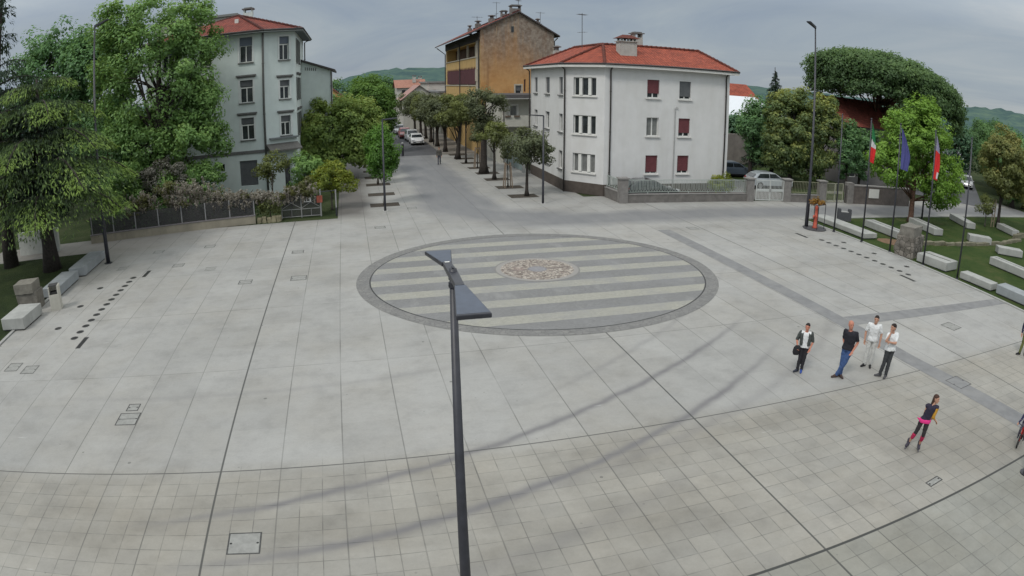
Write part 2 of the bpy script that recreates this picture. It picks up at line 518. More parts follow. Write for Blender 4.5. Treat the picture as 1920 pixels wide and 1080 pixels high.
    # tyre sweeps
    def sweep(cx_, cy_, r_, w_, x0, x1, k):
        dx = t.math('SUBTRACT', X, cx_); dy = t.math('SUBTRACT', Y, cy_)
        d = t.math('SQRT', t.math('ADD', t.math('MULTIPLY', dx, dx), t.math('MULTIPLY', dy, dy)))
        d = t.math('ADD', d, t.math('MULTIPLY', t.math('SUBTRACT', wig, 0.5), 0.20))
        g = t.math('DIVIDE', t.math('SUBTRACT', d, r_), w_)
        g = t.math('POWER', 2.718, t.math('MULTIPLY', t.math('MULTIPLY', g, g), -1.0))
        g = t.math('MULTIPLY', g, band(t, X, x0, x1, 4.0))
        return t.math('MULTIPLY', g, t.math('MULTIPLY', t.ramp(brk, [(0.3, 0.8), (0.65, 1)]), k))
    sw = t.math('MAXIMUM', sweep(-11.9, 51.5, 41.0, 0.12, -4, 12.5, 0.88), sweep(-7.7, 43.3, 33.85, 0.135, -3, 12.0, 0.9))
    sw = t.math('MAXIMUM', sw, sweep(-9.2, 46.6, 39.2, 0.22, -6, 6, 0.28))
    sw = t.math('MAXIMUM', sw, sweep(-3.2, 41.5, 31.0, 0.20, 3, 17, 0.30))
    sw = t.math('MAXIMUM', sw, sweep(-14.5, 50.0, 39.5, 0.12, 5, 16, 0.30))
    sw = t.math('MAXIMUM', sw, sweep(-5.0, 62.0, 44.8, 0.14, -9, 4, 0.22))
    sw = t.math('MAXIMUM', sw, sweep(22.6, 22.6, 3.1, 0.14, 18, 24, 0.16))
    c = t.mix(sw, c, (0.142, 0.138, 0.142))
    # joints
    jc = line_mask(t, X, COLW, COLX, 0.008, 0.012)
    jc8 = line_mask(t, X, COLW*8, COLX, 0.018, 0.012)
    jr = line_mask(t, Y, 5.83, 13.1, 0.010, 0.010)
    jrm = t.math('MULTIPLY', line_mask(t, Y, 1000, 13.1, 0.014, 0.012), 1.0)
    jrc = t.math('MULTIPLY', line_mask(t, Y, 1000, 7.25, 0.028, 0.015), 1.0)
    fade = t.ramp(brown, [(0.35, 0.25), (0.6, 1.0)])
    ts = t.math('MAXIMUM', line_mask(t, X, small, COLX, 0.006, 0.008), line_mask(t, Y, 0.4865, 13.1, 0.006, 0.008))
    ts = t.math('MULTIPLY', t.math('MULTIPLY', ts, near), t.ramp(brk, [(0.34, 0.12), (0.64, 0.85)]))
    south = t.math('SUBTRACT', 1.0, t.math('DIVIDE', t.math('SUBTRACT', Y, 34.0), 6.0), clamp=True)
    jj = t.math('MAXIMUM', t.math('MULTIPLY', t.math('MULTIPLY', jc, 0.66), fade), t.math('MULTIPLY', jc8, 0.85))
    jj = t.math('MAXIMUM', jj, t.math('MULTIPLY', t.math('MULTIPLY', jr, 0.55), t.math('MULTIPLY', fade, south)))
    jj = t.math('MAXIMUM', jj, t.math('MULTIPLY', jrm, 0.8))
    jj = t.math('MAXIMUM', jj, jrc)
    jj = t.math('MAXIMUM', jj, t.math('MULTIPLY', ts, 0.66))
    jj = t.math('MULTIPLY', jj, t.math('SUBTRACT', 1.0, t.math('MULTIPLY', lane, 0.7)))
    c = t.mix(jj, c, (0.048, 0.049, 0.046))
    # pale chalky scuffs and small dark spots
    vor = t.n('ShaderNodeTexVoronoi'); vor.inputs['Scale'].default_value = 0.55; t.l(co, vor.inputs['Vector'])
    vor2 = t.n('ShaderNodeTexVoronoi'); vor2.inputs['Scale'].default_value = 1.7; t.l(co, vor2.inputs['Vector'])
    spot = t.math('MAXIMUM', t.math('LESS_THAN', vor.outputs['Distance'], 0.028), t.math('MULTIPLY', t.math('LESS_THAN', vor2.outputs['Distance'], 0.045), 0.5))
    c = t.mix(t.math('MULTIPLY', spot, 0.6), c, (0.08, 0.08, 0.075))
    sc2 = t.noise(t.mapping(co, (2.2, 9, 1)), 0.5, 3, 0.5)
    c = t.mix(t.math('MULTIPLY', t.ramp(sc2, [(0.72, 0), (0.80, 1)]), 0.35), c, (0.52, 0.52, 0.5))
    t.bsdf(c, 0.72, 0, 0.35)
    return t.mat
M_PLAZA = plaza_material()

def asphalt_mat(name, col):
    t = NT(name); co = t.coord()
    c = t.ramp(t.noise(co, 0.3, 5, 0.6), [(0.3, mul(col, 0.85)), (0.7, mul(col, 1.15))])
    c = t.mix(1.0, c, t.ramp(t.noise(co, 40, 3, 0.7), [(0.25, 0.8), (0.75, 1.2)]), 'MULTIPLY')
    t.bsdf(c, 0.85, 0, 0.3, t.noise(co, 60, 3), 0.006, 0.4)
    return t.mat
M_ASPH = asphalt_mat('asphalt', (0.085, 0.086, 0.092))
M_ASPH2 = asphalt_mat('grey_road', (0.10, 0.103, 0.11))

def grass_mat(name, a, b, c_):
    t = NT(name); co = t.coord()
    n = t.math('ADD', t.math('MULTIPLY', t.noise(co, 0.45, 6, 0.75), 0.62), t.math('MULTIPLY', t.noise(co, 9, 5, 0.8), 0.38))
    c = t.ramp(n, [(0.34, a), (0.5, b), (0.66, c_)])
    t.bsdf(c, 0.95, 0, 0.1, t.noise(co, 25, 4, 0.8), 0.05, 0.9)
    return t.mat
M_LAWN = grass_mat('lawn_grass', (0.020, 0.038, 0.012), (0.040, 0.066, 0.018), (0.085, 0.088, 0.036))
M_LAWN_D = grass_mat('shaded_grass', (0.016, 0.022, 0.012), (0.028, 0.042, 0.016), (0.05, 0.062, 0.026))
M_TERR = grass_mat('terrain', (0.022, 0.035, 0.015), (0.045, 0.062, 0.025), (0.075, 0.078, 0.045))
M_SOIL = mat('soil', (0.055, 0.046, 0.036), 0.95, 0.4, 8, bump=0.8)
M_STRIP = mat('granite_strip', (0.185, 0.186, 0.187), 0.85, 0.16, 2.2, bump=0.2, stain=0.8, stain_col=(0.25, 0.248, 0.238))

# ----------------------------------------------------------------------------- ground sheets
mb = MB(); mb.disc((0, 0, -0.03), 3000, 128); struct('terrain', mb, M_TERR)
mb = MB()
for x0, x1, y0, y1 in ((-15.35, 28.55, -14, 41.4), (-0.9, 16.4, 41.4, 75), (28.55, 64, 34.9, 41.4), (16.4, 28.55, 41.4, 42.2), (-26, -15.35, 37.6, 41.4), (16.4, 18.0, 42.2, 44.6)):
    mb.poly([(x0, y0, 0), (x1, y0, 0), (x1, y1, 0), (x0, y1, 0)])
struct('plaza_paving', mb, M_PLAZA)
mb = MB(); mb.poly([(3.6, 75, -0.004), (10.6, 75, -0.004), (10.6, 330, -0.004), (3.6, 330, -0.004)]); struct('road', mb, M_ASPH)
mb = MB(); mb.box(10.6, 16.4, 75, 330, -0.05, 0.09); struct('pavement', mb, mat('far_pavement', (0.2, 0.185, 0.165), 0.85, 0.2, 1.5))
mb = MB(); mb.box(-0.9, 3.6, 75, 330, -0.05, 0.09); struct('pavement', mb, mat('far_pavement', (0.2, 0.185, 0.165)))
# side road running off behind the flag lawn
d = Vector((0.785, 0.62)); nrm = Vector((-0.62, 0.785)); o0 = Vector((57, 38.5))
pts = [o0 + nrm*0.2, o0 + d*260 + nrm*0.2, o0 + d*260 + nrm*8.6, o0 + nrm*8.6]
mb = MB(); mb.poly([(p.x, p.y, 0.006) for p in pts]); struct('side_road', mb, M_ASPH2)
mb = MB()
mb.poly([(28.62, 6, 0.0), (66, 6, 0.0), (66, 34.9, 0.0), (28.62, 34.9, 0.0)]); struct('lawn', mb, M_LAWN)
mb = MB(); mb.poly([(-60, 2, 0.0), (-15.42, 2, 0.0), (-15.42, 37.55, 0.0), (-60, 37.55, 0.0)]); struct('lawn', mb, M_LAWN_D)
mb = MB()
for z0, x0, x1, y0, y1 in ((0.05, 28.5, 28.68, 8, 34.9), (0.05, -15.5, -15.32, 4, 37.6), (0.06, 28.68, 64, 34.8, 34.98)):
    mb.box(x0, x1, y0, y1, -0.05, z0)
struct('kerb', mb, mat('kerb_stone', (0.30, 0.30, 0.285), 0.8, 0.15, 3))
mb = MB()
pp = []
for k in range(18):
    t_ = 2*math.pi*k/18; q = 1 + 0.25*math.sin(3*t_+1)
    pp.append((31.6 + 1.5*q*math.cos(t_), 27.7 + 1.5*q*math.sin(t_), 0.006))
mb.poly(pp); struct('bare_soil', mb, mat('bare_earth', (0.16, 0.10, 0.06), 0.95, 0.3, 3))

# dark granite bands across the plaza
mb = MB()
mb.poly([(16.95, 14.0, 0.005), (17.75, 14.0, 0.005), (17.62, 33.4, 0.005), (16.85, 33.4, 0.005)])
mb.poly([(17.45, 6.5, 0.0045), (18.45, 6.5, 0.0045), (17.75, 14.0, 0.0045), (16.95, 14.0, 0.0045)])
mb.poly([(17.75, 17.35, 0.005), (28.5, 16.85, 0.005), (28.5, 17.6, 0.005), (17.75, 18.25, 0.005)])
struct('granite_band', mb, M_STRIP)

# round mosaic
CX, CY = 7.9, 26.8
def disc_material():
    t = NT('striped_paving'); co = t.coord()
    s = t.n('ShaderNodeSeparateXYZ'); t.l(co, s.inputs[0])
    f = t.math('FRACT', t.math('DIVIDE', t.math('ADD', t.math('SUBTRACT', s.outputs[1], 20.4 - 0.52), t.math('MULTIPLY', t.math('SUBTRACT', t.noise(co, 3, 2), 0.5), 0.05)), 1.82))
    m = t.math('LESS_THAN', f, 0.56)
    fine = t.noise(co, 9, 4, 0.7)
    br = t.n('ShaderNodeTexBrick'); br.inputs['Scale'].default_value = 4.5; br.inputs['Mortar Size'].default_value = 0.03
    br.inputs['Color1'].default_value = (0.9,0.9,0.9,1); br.inputs['Color2'].default_value = (1.08,1.08,1.08,1); br.inputs['Mortar'].default_value = (0.72,0.72,0.72,1)
    t.l(co, br.inputs['Vector'])
    c = t.mix(m, (0.315, 0.309, 0.268), (0.192, 0.192, 0.189))
    c = t.mix(1.0, c, br.outputs['Color'], 'MULTIPLY')
    c = t.mix(1.0, c, t.ramp(fine, [(0.25, 0.9), (0.75, 1.1)]), 'MULTIPLY')
    dirt = t.noise(co, 0.5, 5, 0.65)
    c = t.mix(t.math('MULTIPLY', t.ramp(dirt, [(0.46, 0), (0.66, 1)]), 0.5), c, (0.215, 0.216, 0.22))
    pale = t.noise(t.mapping(co, (0.9, 0.35, 1), rot=(0, 0, 0.5)), 0.8, 5, 0.7)
    c = t.mix(t.math('MULTIPLY', t.ramp(pale, [(0.55, 0), (0.66, 1)]), 0.5), c, (0.26, 0.26, 0.25))
    t.bsdf(c, 0.8, 0, 0.3, fine, 0.004, 0.3)
    return t.mat
mb = MB(); mb.disc((CX, CY, 0.008), 6.84, 128, kx=1.065); struct('striped_paving_circle', mb, disc_material())
def ring_material():
    t = NT('ring_paving'); co = t.coord()
    v = t.n('ShaderNodeTexVoronoi', feature='DISTANCE_TO_EDGE'); v.inputs['Scale'].default_value = 5.0; t.l(co, v.inputs['Vector'])
    c = t.ramp(t.noise(co, 3, 5, 0.75), [(0.3, (0.145, 0.145, 0.14)), (0.5, (0.185, 0.182, 0.175)), (0.7, (0.23, 0.225, 0.212))])
    c = t.mix(t.math('MULTIPLY', t.ramp(v.outputs['Distance'], [(0.02, 1), (0.09, 0)]), 0.55), c, (0.10, 0.10, 0.095))
    c = t.mix(t.math('MULTIPLY', t.ramp(t.noise(co, 0.8, 4), [(0.45, 0), (0.7, 1)]), 0.5), c, (0.145, 0.145, 0.145))
    t.bsdf(c, 0.8, 0, 0.3, t.noise(co, 12), 0.004, 0.3)
    return t.mat
mb = MB(); mb.ring((CX, CY, 0.007), 6.90, 7.42, 128, kx=1.065); struct('paving_ring', mb, ring_material())
mb = MB(); mb.ring((CX, CY, 0.0065), 6.84, 6.90, 128, kx=1.065); struct('drain_slot', mb, mat('slot_dark', (0.05, 0.05, 0.05), 0.8, 0.2, 6))
def medallion_material():
    t = NT('pebble_mosaic'); co = t.coord()
    v = t.n('ShaderNodeTexVoronoi', feature='F1'); v.inputs['Scale'].default_value = 7.0
    t.l(t.mapping(co, (1, 1, 0)), v.inputs['Vector'])
    e = t.n('ShaderNodeTexVoronoi', feature='DISTANCE_TO_EDGE'); e.inputs['Scale'].default_value = 7.0
    t.l(t.mapping(co, (1, 1, 0)), e.inputs['Vector'])
    sep = t.n('ShaderNodeSeparateColor'); t.l(v.outputs['Color'], sep.inputs[0])
    c = t.ramp(sep.outputs[0], [(0.0, (0.13, 0.105, 0.09)), (0.3, (0.33, 0.285, 0.245)), (0.7, (0.42, 0.385, 0.335)), (1.0, (0.23, 0.20, 0.175))])
    c = t.mix(t.math('MULTIPLY', t.ramp(e.outputs['Distance'], [(0.03, 1), (0.12, 0)]), 0.85), c, (0.11, 0.092, 0.08))
    s = t.n('ShaderNodeSeparateXYZ'); t.l(co, s.inputs[0])
    X = t.math('SUBTRACT', s.outputs[0], 7.95); Y = t.math('SUBTRACT', s.outputs[1], 27.3)
    bar = t.math('MULTIPLY', band(t, Y, -0.09, 0.09, 0.05), t.math('ADD', band(t, X, -1.25, -0.45, 0.1), band(t, X, 0.5, 1.5, 0.1)))
    c = t.mix(t.math('MULTIPLY', bar, 0.75), c, (0.13, 0.11, 0.10))
    d2 = t.math('SQRT', t.math('ADD', t.math('MULTIPLY', X, X), t.math('MULTIPLY', Y, Y)))
    c = t.mix(t.math('MULTIPLY', band(t, d2, -1, 0.42, 0.06), 0.85), c, (0.215, 0.215, 0.23))
    c = t.mix(t.math('MULTIPLY', band(t, d2, 0.36, 0.42, 0.03), 0.6), c, (0.14, 0.14, 0.15))
    red = t.math('MULTIPLY', band(t, X, -1.0, -0.55, 0.2), band(t, Y, -0.1, 0.5, 0.2))
    c = t.mix(t.math('MULTIPLY', red, 0.25), c, (0.30, 0.21, 0.19))
    c = t.mix(band(t, d2, 1.62, 3, 0.04), c, (0.255, 0.245, 0.23))
    c = t.mix(t.math('MULTIPLY', band(t, d2, 1.83, 3, 0.03), 0.7), c, (0.15, 0.145, 0.14))
    t.bsdf(c, 0.8, 0, 0.3, e.outputs['Distance'], 0.01, 0.5)
    return t.mat
mb = MB(); mb.disc((7.95, 27.3, 0.013), 1.9, 96); struct('mosaic_medallion', mb, medallion_material())

# tree pits cut into the street paving
mb = MB()
PITS_R = [45.8, 49.9, 54.3, 58.2, 62.1, 66.1, 70.1, 74.2]
for y in PITS_R:
    mb.poly([(11.2, y-0.75, 0.004), (13.25, y-0.75, 0.004), (13.25, y+0.75, 0.004), (11.2, y+0.75, 0.004)])
PITS_L = [45.1, 49.6, 54.6, 58.9, 63.2, 66.7, 70.3]
for y in PITS_L:
    mb.poly([(1.3, y-0.7, 0.004), (3.3, y-0.7, 0.004), (3.3, y+0.7, 0.004), (1.3, y+0.7, 0.004)])
struct('tree_pit_soil', mb, M_SOIL)

# distant wooded hills
def hill_height(az):
    pts = [(-60, 6), (-12, 8), (-4, 10), (-1.3, 14), (1.5, 24), (3.9, 28), (8.4, 27), (14, 22), (22, 17), (30, 15), (36, 15), (44, 15), (50, 18), (54, 27), (57, 31), (61, 32), (66, 33), (75, 25)]
    for (a0, h0), (a1, h1) in zip(pts, pts[1:]):
        if a0 <= az <= a1:
            k = (az-a0)/(a1-a0); return h0 + (h1-h0)*k
    return 8
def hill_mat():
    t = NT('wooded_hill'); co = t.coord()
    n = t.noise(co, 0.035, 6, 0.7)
    c = t.ramp(n, [(0.35, (0.050, 0.084, 0.088)), (0.52, (0.074, 0.118, 0.105)), (0.68, (0.108, 0.158, 0.115))])  # distance haze is mixed into these bluish greens
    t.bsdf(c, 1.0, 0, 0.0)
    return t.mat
mb = MB()
NA, NRR = 270, 9
vs = []
for i in range(NA):
    az = -60 + 135*i/(NA-1); hh = hill_height(az)
    for j in range(NRR):
        rad = 620 + 50*j
        k = math.sin(math.pi/2*min(1, (j+0.3)/5.0)) if j < 6 else 1 - 0.15*(j-5)
        z = hh*k + 2.6*mnoise.noise((az*1.9, rad*0.02, 0)) + 1.6*mnoise.noise((az*5.0, rad*0.05, 4)) - 2 + (2 if j else -8)
        vs.append((rad*math.sin(R(az)), rad*math.cos(R(az)), z))
mb.add(vs, [(i*NRR+j, (i+1)*NRR+j, (i+1)*NRR+j+1, i*NRR+j+1) for i in range(NA-1) for j in range(NRR-1)])
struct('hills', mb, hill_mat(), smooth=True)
# ----------------------------------------------------------------------------- building helpers
def wallM(p0, p1):
    """local frame of a wall run: x along it, y INTO the building, z up"""
    e = Vector((p1[0]-p0[0], p1[1]-p0[1])); L = e.length; e /= L
    return Matrix(((e.x, -e.y, 0, p0[0]), (e.y, e.x, 0, p0[1]), (0, 0, 1, 0), (0, 0, 0, 1))), L

def facade(mb, p0, p1, z0, z1, openings, depth=0.22, m=0, mrev=0, top=None):
    M, L = wallM(p0, p1)
    old = mb.M; mb.M = M
    xs = sorted({0.0, L, *[v for o in openings for v in (o[0], o[1])]})
    zs = sorted({z0, z1, *[v for o in openings for v in (o[2], o[3])]})
    for xa, xb in zip(xs, xs[1:]):
        for za, zb in zip(zs, zs[1:]):
            cx, cz = (xa+xb)/2, (za+zb)/2
            if any(o[0] < cx < o[1] and o[2] < cz < o[3] for o in openings): continue
            mb.poly([(xa,0,za),(xb,0,za),(xb,0,zb),(xa,0,zb)], m)
    for a, b, c, d_ in openings:
        D = depth
        mb.poly([(a,0,c),(a,D,c),(a,D,d_),(a,0,d_)][::-1], mrev)
        mb.poly([(b,0,c),(b,0,d_),(b,D,d_),(b,D,c)][::-1], mrev)
        mb.poly([(a,0,d_),(a,D,d_),(b,D,d_),(b,0,d_)][::-1], mrev)
        mb.poly([(a,0,c),(b,0,c),(b,D,c),(a,D,c)][::-1], mrev)
    if top:
        for t_ in top: mb.poly(t_, m)
    mb.M = old

M_GLASS = glass_mat('window_glass', (0.03, 0.034, 0.038))
M_GLASSC = glass_mat('window_glass_curtain', (0.10, 0.105, 0.105), 0.2, 0.5)
M_WFRAME = mat('white_window_frame', (0.62, 0.62, 0.59), 0.5, 0.06)
M_STONE = mat('grey_stone_trim', (0.13, 0.13, 0.125), 0.8, 0.2, 6, bump=0.3)
M_RED = mat('red_roller_shutter', (0.135, 0.042, 0.048), 0.6, 0.15, 4)
M_GREYSH = mat('grey_roller_shutter', (0.11, 0.115, 0.12), 0.6, 0.15, 4)
M_PIPE = mat('brown_downpipe', (0.055, 0.048, 0.045), 0.5, 0.2, 5)

def window(parent, p0, p1, s0, s1, z0, z1, style='two', depth=0.16, sill=None, cornice_or_shade=None, blind=None, blind_f=0.35, curtain=False, surround=None, frame_m=None, name='window'):
    M, L = wallM(p0, p1)
    fw = 0.055; y0, y1 = depth, depth+0.06
    mb = MB(M)
    mb.box(s0, s0+fw, y0, y1, z0, z1); mb.box(s1-fw, s1, y0, y1, z0, z1)
    mb.box(s0+fw, s1-fw, y0, y1, z0, z0+fw); mb.box(s0+fw, s1-fw, y0, y1, z1-fw, z1)
    w = s1-s0; h = z1-z0
    if style in ('two', 'cross'):
        mb.box((s0+s1)/2-0.04, (s0+s1)/2+0.04, y0-0.004, y1, z0+fw, (z0+h*0.66) if style == 'cross' else z1-fw)
    if style == 'cross':
        mb.box(s0+fw, s1-fw, y0-0.006, y1, z0+h*0.66-0.04, z0+h*0.66+0.05)
    if style == 'three':
        for k in (0.30, 0.70):
            x = s0 + w*k
            mb.box(x-0.13, x+0.13, y0-0.1, y1, z0+fw, z1-fw)
    f = mb.build(name, frame_m or M_WFRAME, parent, world=True)
    g = MB(M); g.poly([(s0+fw, y1-0.02, z0+fw), (s1-fw, y1-0.02, z0+fw), (s1-fw, y1-0.02, z1-fw), (s0+fw, y1-0.02, z1-fw)])
    g.build('pane', M_GLASSC if curtain else M_GLASS, f)
    if sill is not None:
        b = MB(M); b.box(s0-0.12, s1+0.12, -0.12, y0+0.01, z0-0.09, z0-0.003); b.build('sill', sill, f)
    if cornice_or_shade is not None:
        b = MB(M); b.box(s0-0.22, s1+0.22, -0.10, 0.0, z1+0.20, z1+0.30); b.box(s0-0.30, s1+0.30, -0.17, 0.0, z1+0.30, z1+0.42)
        b.build('cornice_or_shade', cornice_or_shade, f)
    if surround is not None:
        b = MB(M)
        b.box(s0-0.16, s0-0.003, -0.025, 0.0, z0, z1+0.16); b.box(s1+0.003, s1+0.16, -0.025, 0.0, z0, z1+0.16); b.box(s0-0.003, s1+0.003, -0.025, 0.0, z1+0.003, z1+0.16)
        b.build('surround', surround, f)
    if blind is not None:
        b = MB(M)
        zb = z1 - h*blind_f
        b.box(s0+0.01, s1-0.01, y0-0.05, y0-0.012, zb, z1)
        nsl = max(2, int((z1-zb)/0.12))
        for k in range(nsl):
            zz = zb + (z1-zb)*(k+0.5)/nsl
            b.box(s0+0.01, s1-0.01, y0-0.062, y0-0.05, zz-0.03, zz+0.03)
        b.build('shutter', blind, f)
    return f

def downpipe(parent, x, y, z0, z1, r=0.055, m=None, elbow=None):
    mb = MB(); pts = [(x, y, z0), (x, y, z1-0.25)]
    if elbow: pts += [(x+elbow[0]*0.5, y+elbow[1]*0.5, z1-0.08), (x+elbow[0], y+elbow[1], z1)]
    else: pts += [(x, y, z1)]
    mb.tube(pts, r, 8)
    for k in range(3):
        zz = z0 + (z1-z0)*(k+0.6)/3.2
        mb.tube([(x, y, zz-0.03), (x, y, zz+0.03)], r*1.35, 8)
    return mb.build('downpipe', m or M_PIPE, parent, world=True, smooth=True)

def tile_mat(name, a, b, c):
    t = NT(name)
    uv = t.coord('UV')
    br = t.n('ShaderNodeTexBrick'); br.offset = 0.0
    br.inputs['Scale'].default_value = 1.0; br.inputs['Brick Width'].default_value = 0.24; br.inputs['Row Height'].default_value = 0.36
    br.inputs['Mortar Size'].default_value = 0.028; br.inputs['Mortar Smooth'].default_value = 0.6; br.inputs['Bias'].default_value = 0.0
    br.inputs['Color1'].default_value = (*a, 1); br.inputs['Color2'].default_value = (*b, 1); br.inputs['Mortar'].default_value = (*c, 1)
    t.l(uv, br.inputs['Vector'])
    n = t.noise(t.coord(), 1.1, 6, 0.75)
    c2 = t.mix(1.0, br.outputs['Color'], t.ramp(n, [(0.28, (0.55, 0.62, 0.66)), (0.5, (0.95, 0.95, 0.95)), (0.72, (1.18, 1.2, 1.15))]), 'MULTIPLY')
    n2 = t.noise(t.coord(), 7, 3, 0.7)
    c2 = t.mix(1.0, c2, t.ramp(n2, [(0.25, 0.72), (0.75, 1.25)]), 'MULTIPLY')
    w = t.n('ShaderNodeTexWave', wave_type='BANDS', bands_direction='X', wave_profile='SIN'); w.inputs['Scale'].default_value = 1.31*2
    t.l(uv, w.inputs['Vector'])
    t.bsdf(c2, 0.85, 0, 0.2, w.outputs['Fac'], 0.06, 0.6)
    return t.mat
M_TILE = tile_mat('terracotta_tiles', (0.40, 0.100, 0.060), (0.31, 0.078, 0.050), (0.12, 0.038, 0.028))
M_TILE_D = tile_mat('dark_red_tiles', (0.28, 0.075, 0.055), (0.20, 0.058, 0.044), (0.08, 0.028, 0.024))
M_GUTTER = mat('dark_gutter', (0.05, 0.046, 0.045), 0.5, 0.2)
M_SOFFIT = mat('white_eave', (0.60, 0.59, 0.56), 0.8, 0.08)

def roof_part(parent, polys, m, name='roof', ridge=None, thick=0.10):
    mb = MB()
    for p in polys: mb.poly(p)
    o = mb.build(name, m, parent, world=True)
    bm = bmesh.new(); bm.from_mesh(o.data); bmesh.ops.recalc_face_normals(bm, faces=bm.faces)
    for f in bm.faces:
        if f.normal.z < 0: f.normal_flip()
    bm.to_mesh(o.data); bm.free()
    planar_uv(o)
    if ridge:
        rb = MB()
        for a, b in ridge:
            a, b = Vector(a), Vector(b); n = max(2, int((b-a).length/0.4)); 
            for k in range(n):
                p, q = a.lerp(b, k/n), a.lerp(b, (k+1)/n)
                rb.tube([p + Vector((0,0,0.02)), q + Vector((0,0,0.045))], [0.10, 0.125], 8)
        rb.build('ridge_tile', m, o, smooth=True)
    return o

def chimney(parent, x, y, z0, z1, w, d, m, cap='tile', name='chimney'):
    mb = MB(); mb.box(x-w/2, x+w/2, y-d/2, y+d/2, z0, z1-0.42)
    c = mb.build(name, m, parent, world=True)
    cb = MB()
    if cap == 'tile':
        cb.box(x-w/2-0.10, x+w/2+0.10, y-d/2-0.10, y+d/2+0.10, z1-0.42, z1-0.36, 1)
        for sx_ in (-1, 0, 1):
            for sy_ in (-1, 1):
                cb.box(x+sx_*w*0.4-0.07, x+sx_*w*0.4+0.07, y+sy_*d*0.36-0.07, y+sy_*d*0.36+0.07, z1-0.36, z1-0.16, 1)
        e = 0.2
        A = [(x-w/2-e, y-d/2-e, z1-0.16), (x+w/2+e, y-d/2-e, z1-0.16), (x+w/2+e, y+d/2+e, z1-0.16), (x-w/2-e, y+d/2+e, z1-0.16)]
        t0, t1 = (x-w/4, y, z1+0.14), (x+w/4, y, z1+0.14)
        cb.add(A + [t0, t1], [(0,1,5,4),(1,2,5),(2,3,4,5),(3,0,4),(3,2,1,0)], 0)
    elif cap == 'slab':
        for sx_ in (-1, 1):
            cb.box(x+sx_*(w/2-0.07)-0.06, x+sx_*(w/2-0.07)+0.06, y-d/2+0.02, y+d/2-0.02, z1-0.42, z1-0.12, 1)
        cb.box(x-w/2-0.12, x+w/2+0.12, y-d/2-0.12, y+d/2+0.12, z1-0.12, z1-0.04, 2)
        cb.box(x-w/2+0.05, x+w/2-0.05, y-d/2+0.05, y+d/2-0.05, z1-0.04, z1+0.05, 2)
    else:
        cb.lathe([(w*0.30, z1-0.42), (w*0.30, z1-0.15), (w*0.62, z1-0.12), (w*0.70, z1-0.06), (w*0.2, z1+0.06)], (x, y, 0), 12, 2)
    cb.build('chimney_cap', [M_TILE, m, mat('chimney_slab', (0.16, 0.155, 0.15), 0.9, 0.2)], c)
    return c

def antenna(parent, x, y, z0, z1, rot=0.4, n=6, L=1.0):
    mb = MB(); mb.tube([(x, y, z0), (x, y, z1)], 0.028, 6)
    c, s = math.cos(rot), math.sin(rot)
    zt = z1 - 0.12
    mb.tube([(x-c*L/2, y-s*L/2, zt), (x+c*L/2, y+s*L/2, zt)], 0.016, 5)
    for k in range(n):
        q = -0.5 + k/(n-1)
        px, py = x+c*L*q, y+s*L*q; hl = 0.28 - 0.08*abs(q)
        mb.tube([(px+s*hl, py-c*hl, zt), (px-s*hl, py+c*hl, zt)], 0.010, 4)
    if z1-z0 > 1.6:
        zt = z0 + (z1-z0)*0.45
        mb.tube([(x-s*0.4, y+c*0.4, zt), (x+s*0.4, y-c*0.4, zt)], 0.014, 5)
        for k in range(4):
            q = -0.4+0.26*k; mb.tube([(x-s*q-c*0.16, y+c*q-s*0.16, zt), (x-s*q+c*0.16, y+c*q+s*0.16, zt)], 0.010, 4)
    return mb.build('antenna', mat('antenna_metal', (0.11, 0.11, 0.115), 0.5, 0.1, metal=0.5), parent, world=True)

# ============================================================================= white corner house
W_L, W_A, W_B, W_C = (15.95, 57.2), (15.79, 47.26), (17.84, 44.48), (28.3, 44.5)
W_D, W_E, W_F = (28.3, 51.4), (22.2, 51.4), (22.2, 57.2)
wh = thing('white_house', 'white three-storey corner house with bright orange-red tiled hip roof and rounded corner bay', 'house', (21, 49, 0))
M_WHITE = mat('white_render', (0.58, 0.577, 0.567), 0.9, 0.05, 1.1, stain=0.55, stain_col=(0.46, 0.45, 0.42))
mb = MB()
fl = [(7.25, 8.6), (4.42, 5.8), (1.6, 2.98)]
opL = [(9.94-s1, 9.94-s0, z0, z1) for (z0, z1) in fl for (s0, s1) in ((0.55, 1.45), (4.05, 5.2), (7.7, 8.65))]
facade(mb, W_L, W_A, 0, 9.45, opL, 0.2)
opA = [(0.76, 2.72, z0, z1) for z0, z1 in fl]
facade(mb, W_A, W_B, 0, 9.45, opA, 0.2)
opB = [(s0, s1, z0, z1) for z0, z1 in fl for s0, s1 in ((3.33, 4.32), (6.0, 6.98))]
facade(mb, W_B, W_C, 0, 9.45, opB, 0.2)
for p, q in ((W_C, W_D), (W_D, W_E), (W_E, W_F), (W_F, W_L)): facade(mb, p, q, 0, 9.45, [], 0.2)
mb.build('wall', M_WHITE, wh, world=True)
mb = MB()
M_PLINTH = mat('brown_plinth', (0.085, 0.07, 0.06), 0.9, 0.2, 3, bump=0.4)
for p, q in ((W_L, W_A), (W_A, W_B), (W_B, W_C)):
    M, L = wallM(p, q); mb.M = M; mb.box(-0.02, L+0.02, -0.03, 0.02, 0, 0.85)
mb.M = None; mb.build('plinth', M_PLINTH, wh, world=True)
for o in opL: window(wh, W_L, W_A, *o, style='two', curtain=(o[2] < 7), sill=M_STONE, blind=M_GREYSH, blind_f=0.9 if o[2] > 7 else 0.15)
for i, o in enumerate(opA): window(wh, W_A, W_B, *o, style='three', sill=M_SOFFIT, curtain=(i == 2))
sh = [(M_RED, 0.75), (M_GREYSH, 0.85), (None, 0), (M_RED, 0.8), (M_RED, 0.9), (M_RED, 0.85)]
for o, (sm, f) in zip(opB, sh): window(wh, W_B, W_C, *o, style='two', sill=M_SOFFIT, blind=sm, blind_f=f, curtain=sm is None)
